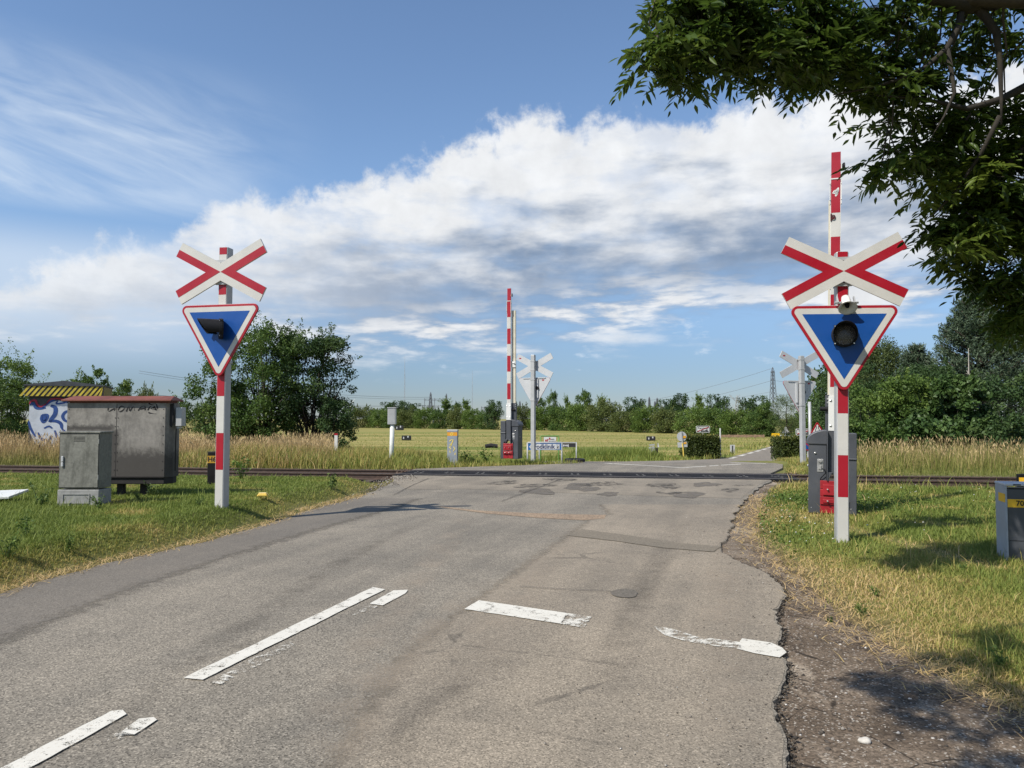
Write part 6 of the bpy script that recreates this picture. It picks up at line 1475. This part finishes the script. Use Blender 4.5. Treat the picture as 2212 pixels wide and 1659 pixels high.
        for i in range(n):
            tip = r.choice(tips); a = r.uniform(0, 6.283); d = Vector((math.cos(a), math.sin(a), r.uniform(-.5, .35))).normalized()
            ln = r.uniform(.15, .26); s0 = tip + Vector((r.gauss(0, .05), r.gauss(0, .05), r.gauss(0, .045)))
            side = d.cross(Vector((0, 0, 1))).normalized(); upv = side.cross(d).normalized(); roll = r.gauss(0, .6)
            side = side * math.cos(roll) + upv * math.sin(roll)
            rach = [s0 + d * ln * f + Vector((0, 0, -.35 * ln * f * f)) for f in (0, .35, .7, 1)]
            np_ = r.choice((3, 4, 4, 5))
            jobs = [(1.0, 0)] + [(.25 + .68 * j / np_, s_) for j in range(np_) for s_ in (-1, 1)]
            for f, s_ in jobs:
                p0 = s0 + d * ln * f + Vector((0, 0, -.35 * ln * f * f))
                ax = (d * (1 if s_ == 0 else .55) + side * s_ * .8 + Vector((r.gauss(0, .12), r.gauss(0, .12), -.35 + r.gauss(0, .15)))).normalized()
                ll = r.uniform(.078, .125) * (.8 + .3 * math.sin(3.1 * f)); wv = ll * r.uniform(.13, .18)
                nb_ = ax.cross(Vector((r.gauss(0, .5), r.gauss(0, .5), 1))).normalized(); up_ = nb_.cross(ax) * wv * .5
                b0 = len(LV)
                LV += [p0, p0 + ax * ll * .35 + nb_ * wv + up_, p0 + ax * ll * .68 + nb_ * wv * .75 + up_, p0 + ax * ll, p0 + ax * ll * .68 - nb_ * wv * .75 + up_, p0 + ax * ll * .35 - nb_ * wv + up_]
                LF += [(b0, b0 + 1, b0 + 2, b0 + 3), (b0, b0 + 3, b0 + 4, b0 + 5)]; q_ = min(1, max(0, tone + r.gauss(0, .18))); LR += [q_, q_]
    for b in LB: b.build('limb', Mbark, t, smooth=True)
    o = np_mesh('foliage', np.array([tuple(p - o3) for p in LV]), np.array(LF), LEAF['ash'], np.array(LR), parent=t)
    # bough close to the frame with hanging crooked branches
    b = MB()
    for pts, rad in (([(2240, -60, 6.0), (2150, -5, 6.0), (2085, 8, 6.0), (2010, -8, 5.9), (1930, -40, 5.9)], [.11, .10, .085, .06, .04]), ([(2100, 5, 6.0), (2128, 35, 6.0), (2152, 70, 6.05), (2160, 130, 6.1), (2163, 215, 6.1), (2163, 270, 6.1)], [.042, .036, .03, .022, .014, .007]),
                     ([(2078, 10, 6.0), (2072, 55, 6.0), (2045, 105, 6.0), (2000, 145, 6.0), (1940, 172, 6.0), (1880, 190, 6.0), (1800, 205, 5.9)], [.034, .028, .023, .018, .013, .009, .005]), ([(2045, 105, 6.0), (2055, 150, 6.0), (2062, 200, 6.0), (2040, 250, 6.0), (2010, 300, 6.0)], [.022, .018, .014, .009, .004]), ([(2160, 250, 6.1), (2120, 330, 6.3), (2060, 420, 6.5), (2010, 470, 6.6)], [.02, .016, .01, .005]), ([(2230, 180, 6.4), (2160, 215, 6.3), (2090, 235, 6.2), (2000, 215, 6.2), (1890, 205, 6.1)], [.04, .03, .022, .014, .006]), ([(2230, 300, 6.6), (2170, 360, 6.7), (2120, 450, 6.8), (2080, 540, 6.8)], [.03, .022, .014, .006])):
        w_pts = [P(*p) - o3 for p in pts]
        if pts[0][0] > 2220:                              # boughs that come in from beyond the frame start at the trunk
            z_ = w_pts[0].z + o3.z + .5; tr_ = Vector((6.95, 3.8, max(2.6, min(5.4, z_)))) - o3
            w_pts = [tr_, tr_.lerp(w_pts[0], .55) + Vector((0, 0, .15))] + w_pts; rad = [rad[0] * 1.6, rad[0] * 1.25] + rad
        b.tube(w_pts, rad, 8)
    b.build('hanging_boughs', pm('ash_bark', (.032, .027, .021), .9, .35, 10, bump=.7, dirt=(.075, .062, .03), dirtscale=3, dirtamt=.5), t, smooth=True)
ash()

# ------------------------------------------------------------------ grasses
def grass(name, x, y, L, w, r, lean, mat, g, base_z=None, segs=2, curl=.5):
    n = len(x); z = ground_h(x, y) - .01 if base_z is None else base_z
    a = g.random(n) * 6.283; fa = a + 1.57 + g.normal(size=n) * .5
    dx, dy = np.cos(a) * w / 2, np.sin(a) * w / 2
    lx, ly = np.cos(fa) * lean * L, np.sin(fa) * lean * L
    B = np.stack([x, y, z], 1); S = np.stack([dx, dy, 0 * dx], 1)
    m1 = B + np.stack([lx * .35, ly * .35, L * .55], 1); tp = B + np.stack([lx, ly, L * np.sqrt(np.maximum(.1, 1 - curl * lean ** 2))], 1)
    V = np.stack([B - S, B + S, m1 + S * .8, m1 - S * .8, tp], 1).reshape(-1, 3)
    i = np.arange(n)[:, None] * 5
    Fc = np.concatenate([i + np.array([[0, 1, 2]]), i + np.array([[0, 2, 3]]), i + np.array([[3, 2, 4]])], 1).reshape(-1, 3)
    h = np.tile(np.array([0, 0, .55, .55, 1.0]), n)
    o = np_mesh(name, V, Fc, mat, np.repeat(r, 3), {'h': h}); tag(o, kind='stuff'); return o
def heads(name, x, y, z, L, w, r, mat, g):              # seed heads: crossed slim diamonds
    n = len(x); B = np.stack([x, y, z], 1); vs = []; ax = unit(np.stack([g.normal(size=n) * .35, g.normal(size=n) * .35, np.ones(n)], 1)) * L[:, None]
    a = g.random(n) * 6.283; s = np.stack([np.cos(a), np.sin(a), 0 * a], 1) * w[:, None] / 2
    V = np.stack([B, B + ax * .4 + s, B + ax, B + ax * .4 - s], 1).reshape(-1, 3)
    o = np_mesh(name, V, np.arange(4 * n).reshape(n, 4), mat, r, {'h': np.tile(np.array([1., 1, 1, 1]), n)}); tag(o, kind='stuff'); return o
Mgr_ = leaf_mat('grass_short', [(0, (.115, .175, .032)), (.35, (.230, .272, .058)), (.6, (.40, .335, .10)), (.8, (.56, .41, .17)), (1, (.66, .47, .25))], .35, .6)
Mtall = leaf_mat('grass_tall', [(0, (.10, .14, .026)), (.35, (.22, .22, .058)), (.62, (.40, .31, .135)), (1, (.56, .41, .22))], .25, .7)
g3 = np.random.default_rng(8)
lx_ = lambda y: np.interp(y, [p[1] for p in left_edge], [p[0] for p in left_edge])
rx_ = lambda y: np.interp(y, [p[1] for p in grass_r], [p[0] for p in grass_r])
def samp(n, y0, y1, pw=1.0):                            # depth biased towards the viewer
    u = g3.random(n); e = 1 - pw
    y = (y0 ** (e + 1) + u * (y1 ** (e + 1) - y0 ** (e + 1))) ** (1 / (e + 1)) if pw != 2 else 1 / (1 / y0 + u * (1 / y1 - 1 / y0))
    return y
# right verge
N = 230000
y = samp(N, 3.2, 20.5, 1.75); x = rx_(y) + g3.random(N) * (np.minimum(y * .75 + 1.2, 15) - rx_(y))
x = x + (g3.random(N) < .06) * -np.abs(g3.normal(size=N) * .10)
ok = (x < y * .74 + 1.2) & (sd_(x, y) < -1.7 + .25 * g3.normal(size=N)) & ~inpoly(x, y, road_near)
x, y = x[ok], y[ok]; n = len(x); de = x - rx_(y); pt = patchy(x, y, .9, 1.3); pt2 = patchy(x, y, 2.3, 4.)
worn = np.exp(-((x - (4.6 + (10 - y) * .10)) / .22) ** 2) * ((y > 7.5) & (y < 12.5))
dry = np.clip(1.15 - de / 2.8 + .9 * (pt - .5) - np.clip((y - 7.2) / 2.2, 0, 1) * .5, 0, 1)
dry = np.maximum(dry, np.clip((pt2 - .52) * 2.2, 0, .8)); dry = np.maximum(dry, worn * .9)
keep = g3.random(n) < np.clip(.25 + de * 1.6, 0, 1) * (1 - .75 * worn)
x, y, de, dry, pt = x[keep], y[keep], de[keep], dry[keep], pt[keep]; n = len(x)
L = (.025 + .045 * g3.random(n) + .035 * np.clip(de / 1.5, 0, 1) * g3.random(n)) * (1 + .8 * np.clip(pt - .55, 0, 1)) * (1 + 1.2 * np.clip((y - 14.5) / 3, 0, 1)) * (1 - .3 * dry)
L = L * np.clip(.55 + (y - 3) * .12, .55, 1); L = np.where(g3.random(n) < .03, L * 2.6, L); tuft = np.clip(1 - np.hypot((x - 3.3) / .7, (y - 4.6) / 1.1), 0, 1) * (g3.random(n) < .5); L = L * (1 + 2.6 * tuft); dry = dry * (1 - .75 * np.clip(tuft * 2, 0, 1))
r = np.clip(.08 + .80 * dry * (.25 + .9 * g3.random(n)) + .24 * g3.random(n) + .12 * (pt - .5), 0, 1); r = np.where(L > .16, np.clip(r + .3 * (g3.random(n) < .5), 0, 1), r)
grass('verge_grass', x, y, L, .0016 + .0007 * y * g3.uniform(.6, 1.3, n), r, .25 + .7 * g3.random(n) + .5 * dry * g3.random(n), Mgr_, g3)
# left verge
N = 230000
y = samp(N, 5.6, 21, 1.5); x = lx_(y) - g3.random(N) ** 1.0 * np.maximum(.2, (lx_(y) + y * .74 + 1.2)); x = x + (g3.random(N) < .07) * np.abs(g3.normal(size=N) * .09)
ok = (x > -y * .74 - 1.2) & (sd_(x, y) < -3.0 + .3 * g3.normal(size=N) + 1.0 * np.clip((x + 8) / 4, 0, 1))
x, y = x[ok], y[ok]; n = len(x); de = lx_(y) - x; pt = patchy(x, y, .8, 2.2); pt2 = patchy(x, y, 2.1, .7)
dry = np.clip(.95 - de / .7 + .4 * (pt - .5), 0, 1); dry = np.maximum(dry, np.clip((pt2 - .52) * 1.7, 0, .75) * (x > -5.6)); dry = np.maximum(dry, np.clip((pt2 - .58) * 1.9, 0, .7))
keep = g3.random(n) < np.clip(.25 + de * 1.8, 0, 1); x, y, de, dry, pt = x[keep], y[keep], de[keep], dry[keep], pt[keep]; n = len(x)
L = (.025 + .045 * g3.random(n)) * (1 + .8 * np.clip((-x - 5.0) / 2, 0, 1) * (y < 11.5) * (.3 + .9 * g3.random(n))) * (1 - .3 * dry)
L = np.where(g3.random(n) < .03, L * 2.3, L)
r = np.clip(.08 + .75 * dry * (.45 + .7 * g3.random(n)) + .24 * g3.random(n) + .1 * (pt - .5), 0, 1)
grass('verge_grass', x, y, L, .0022 + .00062 * y * g3.uniform(.6, 1.3, n), r, .25 + .7 * g3.random(n), Mgr_, g3)
# far verge round the middle barrier and up to the meadow
N = 60000
y = samp(N, 22, 36, 1.2); x = g3.uniform(-11, 4.2, N)
vm_x = np.interp(y, [22.4, 22.7, 23.5, 24.6, 25.8, 27, 40], [-2.9, -2.9, -1.7, .4, 2.45, 2.0, -1.0])
ok = (sd_(x, y) > 1.9 + .2 * g3.normal(size=N)) & (x < vm_x) & ~((y > 26 + (2.3 - x) * .17) & (y < 37) & (x > -14) & (y < 31.5 + (7 - x) * .15) & (x > 1.0))
x, y = x[ok], y[ok]; n = len(x); pt = patchy(x, y, .7, 3.1); edge = np.clip((vm_x[ok] - x) / 1.6, 0, 1)
tallness = np.clip((-x - .5) / 5, .05, 1) * np.clip(edge + .1, 0, 1)
L = (.08 + .14 * g3.random(n)) + (.20 + .42 * g3.random(n)) * tallness * (.55 + .6 * pt)
r = np.clip(.18 + .75 * (tallness * .6 + .5 * pt) * g3.random(n) + .3 * (1 - edge) * g3.random(n) + .12 * g3.random(n), 0, 1)
grass('meadow_edge_grass', x, y, L, .014 + .012 * g3.random(n), r, .15 + .55 * g3.random(n), Mgr_, g3)
# tall straw grass beyond the track, left
N = 64000
y = samp(N, 23, 37, 1.5); x = g3.uniform(-1, 1, N) * 0 + -(.2 + .56 * g3.random(N)) * y - 1
ok = (sd_(x, y) > 2.0 + .3 * g3.normal(size=N)) & (x < -4.6) & ~inpoly(x, y, [(xk, yk + .1), (xk + 2.5, yk + 1.0), (xk + 1.8, yk + 2.9), (xk - .7, yk + 2)])
x, y = x[ok], y[ok]; n = len(x); pt = patchy(x, y, .6, 1.)
rise = np.clip((sd_(x, y) - 1.8) / 2.2, .22, 1)
L = (.25 + .72 * g3.random(n) ** .7) * (.75 + .5 * pt) * rise * (1 + .25 * (x < -12))
r = np.clip(.22 + .75 * (L / .8) * (.55 + .6 * g3.random(n)) + .25 * (pt - .5), 0, 1)
grass('tall_straw_grass', x, y, L, .011 + .010 * g3.random(n), r, .10 + .35 * g3.random(n), Mtall, g3)
k = (L > .55) & (g3.random(n) < .35)
heads('straw_seed_heads', x[k], y[k], ground_h(x[k], y[k]) + L[k] * .92, .10 + .08 * g3.random(k.sum()), .022 + .014 * g3.random(k.sum()), .75 + .25 * g3.random(k.sum()), Mtall, g3)
# tall straw grass beyond the track, right
N = 27000
y = samp(N, 19.5, 28, 1.2); x = g3.uniform(5.5, 21, N)
ok = (sd_(x, y) > 1.8 + .2 * g3.normal(size=N)) & (x < y * .74 + 1) & (x > np.interp(y, [20, 23.2, 25.8, 30], [7.2, 8.6, 9.6, 11]) + .1)
x, y = x[ok], y[ok]; n = len(x); pt = patchy(x, y, .8, 5.); ed = np.clip((x - np.interp(y, [20, 23.2, 25.8, 30], [7.2, 8.6, 9.6, 11])) / 2.2, 0.12, 1)
L = (.16 + .74 * g3.random(n) ** 1.2) * (.6 + .6 * pt) * ed * np.clip((sd_(x, y) - 1.5) / 1.6, .25, 1)
r = np.clip(.04 + .80 * (L / .8) * (.3 + .75 * g3.random(n)) + .25 * (1 - ed), 0, 1)
grass('tall_straw_grass', x, y, L, .010 + .009 * g3.random(n), r, .10 + .35 * g3.random(n), Mtall, g3)
k = (L > .42) & (g3.random(n) < .35)
heads('straw_seed_heads', x[k], y[k], ground_h(x[k], y[k]) + L[k] * .92, .09 + .07 * g3.random(k.sum()), .018 + .012 * g3.random(k.sum()), .7 + .3 * g3.random(k.sum()), Mtall, g3)
# short grass on the right corner beyond the track, weedy growth left of the leaning marker
N = 9000
y = g3.uniform(20.5, 31, N); e0 = np.interp(y, [20, 23.2, 25.8, 30], [7.2, 8.4, 9.35, 10.6]); x = e0 + .05 + 3.2 * g3.random(N) ** 1.3
ok = sd_(x, y) > 1.7; x, y = x[ok], y[ok]; n = len(x)
grass('verge_grass', x, y, .06 + .13 * g3.random(n), .012 + .008 * g3.random(n), np.clip(.2 + .6 * g3.random(n), 0, 1), .3 + .6 * g3.random(n), Mgr_, g3)
N = 11000
y = g3.uniform(44.5, 53, N); a_ = XU(1200, 49); b_ = XU(1462, 49); x = g3.uniform(a_, b_, N); n = N; pt = patchy(x, y, .9, 2.)
grass('weedy_grass', x, y, (.30 + .75 * g3.random(n)) * (.55 + .6 * pt) * np.clip((x - a_) / 1.5, .2, 1) * np.clip((b_ - x) / 2.5, .3, 1), .03 + .02 * g3.random(n), np.clip(.05 + .35 * g3.random(n) + .2 * (pt - .5), 0, 1), .15 + .4 * g3.random(n), Mgr_, g3)
# meadow, and verges of the far road
N = 36000
y = samp(N, 36, 150, 2.4); x = (g3.random(N) * 1.0 - .45) * y
fx = np.interp(y, [p[1] for p in fl], [p[0] for p in fl]); fx2 = np.interp(y, [p[1] for p in fr], [p[0] for p in fr])
ok = ((x < fx - .3) | (x > fx2 + .3)) & (y < np.interp(x / y, [-.25, -.2, .33, .42], [262, 246, 122, 112]) + 2)
x, y, fx = x[ok], y[ok], fx[ok]; n = len(x); pt = patchy(x * .25, y, .35, 2.)
near_road = np.exp(-np.clip(fx - x, 0, 99) / 4.5) * (x < fx) * (y > 50); tufty = np.clip((48 - y) / 10, 0, 1)
L = (.05 + .10 * g3.random(n)) * (1 + 3.2 * near_road + 3.0 * tufty * (x > -2))
r = np.clip(.22 + .42 * pt * g3.random(n) + .25 * (pt - .5) + .2 * near_road * g3.random(n), 0, 1)
grass('meadow_grass', x, y, L, .008 + .0006 * y, r, .3 + .6 * g3.random(n), Mgr_, g3)

# broad leaved weeds and flowers
def weed(label, x, y, s, N, style, seed, group='weeds on the verge'):
    g = np.random.default_rng(seed); t = thing('weed_plant', label, 'plant', (x, y, float(ground_h(x, y))), 0, group)
    b = MB(); n = 7; P_ = []
    for i in range(n):
        a = g.random() * 6.28; L_ = s * (.5 + .6 * g.random()); tp = Vector((math.cos(a) * L_ * .5, math.sin(a) * L_ * .5, L_)); b.tube([(0, 0, -.02), tp * .5 + Vector((0, 0, .08 * L_)), tp], [.004, .003, .0015], 4)
        for k in range(N // n): f = g.random() ** .6; P_.append(np.array(tp) * f + g.normal(size=3) * .06 * s * 1.6)
    b.build('stems', pm('weed_stem', (.10, .14, .04), .7), t)
    V, Fc = leaf_cards(np.array(P_), s * .20 * (.5 + .8 * g.random(len(P_))), .45, g, .8)
    np_mesh('leaves', V, Fc, LEAF[style], g.random(len(P_)), parent=t)
for i, (lb, u, v, s, st_) in enumerate((('leafy weed clump right before the small grey cabinet', 85, 1112, .32, 'mid'), ('leafy weed left of the weed clump by the cabinet', 55, 1180, .22, 'light'), ('small leafy weed at the foot of the cabinet plinth', 215, 1118, .20, 'mid'), ('dark leafy weed beside the cabinet legs', 330, 1088, .22, 'dark'), ('leafy weed at the left edge near the road', 12, 1215, .22, 'light'), ('dark weed just right of the left signal pole', 520, 1046, .45, 'light'), ('bushy weed on the verge near the crossing corner', 716, 1060, .28, 'mid'), ('leafy weed before the legs of the steel cabinet', 300, 1098, .16, 'mid'),
    ('broad leaved weed on the right verge in the dry grass', 1892, 1290, .10, 'light'), ('second broad leaved weed low on the right verge', 1862, 1325, .12, 'light'), ('leafy weed left of the barrier box on the right verge', 1712, 1128, .12, 'mid'), ('leafy weed right of the nearest signal pole', 1865, 1080, .14, 'mid'), ('flat leafy weed in the dry grass left of the right edge cabinet', 2080, 1235, .09, 'light'), ('weed tuft at the right frame edge above the dirt', 2165, 1450, .13, 'light'), ('small weed at the edge of the dirt right of the asphalt', 1790, 1335, .07, 'mid'), ('green weed on the left verge between yellow litter and road', 640, 1092, .10, 'light'), ('leafy weed left of the left signal pole base', 430, 1110, .13, 'mid'), ('broad weed in the left foreground grass', 150, 1190, .16, 'light'))):
    p = G(u, v, .12 if u < 1000 else 0); weed(lb, p[0], p[1], s, 130, st_, 60 + i)
yw = 24.2
for i, (u, s) in enumerate(((1305 - 60, .5), (1020, .45), (1048, .5))): weed(('green weed left of the dark log', 'tall green weed left of the middle barrier', 'bushy green weed by the foot of the middle barrier')[i], XU(u if i else 1000, yw + 1), yw + 1 + .4 * i, s, 160, 'light', 80 + i)
dst = ([], [], []); rr = random.Random(12)
for i in range(72):
    if i < 40: u, v = rr.gauss(1720, 70), rr.gauss(1125, 28)
    elif i < 62: u, v = rr.uniform(1860, 2150), rr.gauss(1065, 16)
    else: u, v = rr.uniform(1700, 2000), rr.gauss(1150, 10)
    p = G(u, v)
    if p[0] > float(rx_(p[1])) + .15: pebble(p[0], p[1], float(ground_h(*p)) + rr.uniform(.07, .15), .010 + .008 * rr.random(), rr, dst)
o = np_mesh('white_clover_flowers', dst[0], dst[1], leaf_mat('petal_white', [(0, (.62, .62, .56)), (1, (.82, .81, .76))], .2, .7), dst[2]); tag(o, kind='stuff')
# clover patches
N = 9000
c_ = np.stack([np.concatenate([g3.normal(2.9, .5, N // 2), g3.normal(5.6, .9, N // 2)]), np.concatenate([g3.normal(11.2, 1.1, N // 2), g3.normal(13.6, .8, N // 2)])], 1)
x, y = c_[:, 0], c_[:, 1]; k = x > rx_(y) + .15; x, y = x[k], y[k]
V, Fc = leaf_cards(np.stack([x, y, ground_h(x, y) + .02 + .08 * g3.random(len(x))], 1), .035 * (.7 + .6 * g3.random(len(x))), .8, g3, 1.5)
o = np_mesh('clover_leaves', V, Fc, LEAF['light'], g3.random(len(x)) * .8); tag(o, kind='stuff')
# straw litter along the asphalt edges
N = 5200
y = samp(N, 3.4, 15, 1.5); s_ = g3.random(N) < .55; x = np.where(s_, rx_(y) + .06 + g3.normal(size=N) * .16, lx_(y) - .05 + g3.normal(size=N) * .10)
k = (~inpoly(x, y, road_near)) | (~s_); x, y = x[k], y[k]; n = len(x)
grass('dry_straw_litter', x, y, .02 + .02 * g3.random(n), .004 + .0004 * y, .75 + .25 * g3.random(n), 3.0 + 2 * g3.random(n), Mgr_, g3, base_z=np.full(n, .004), curl=0.01)
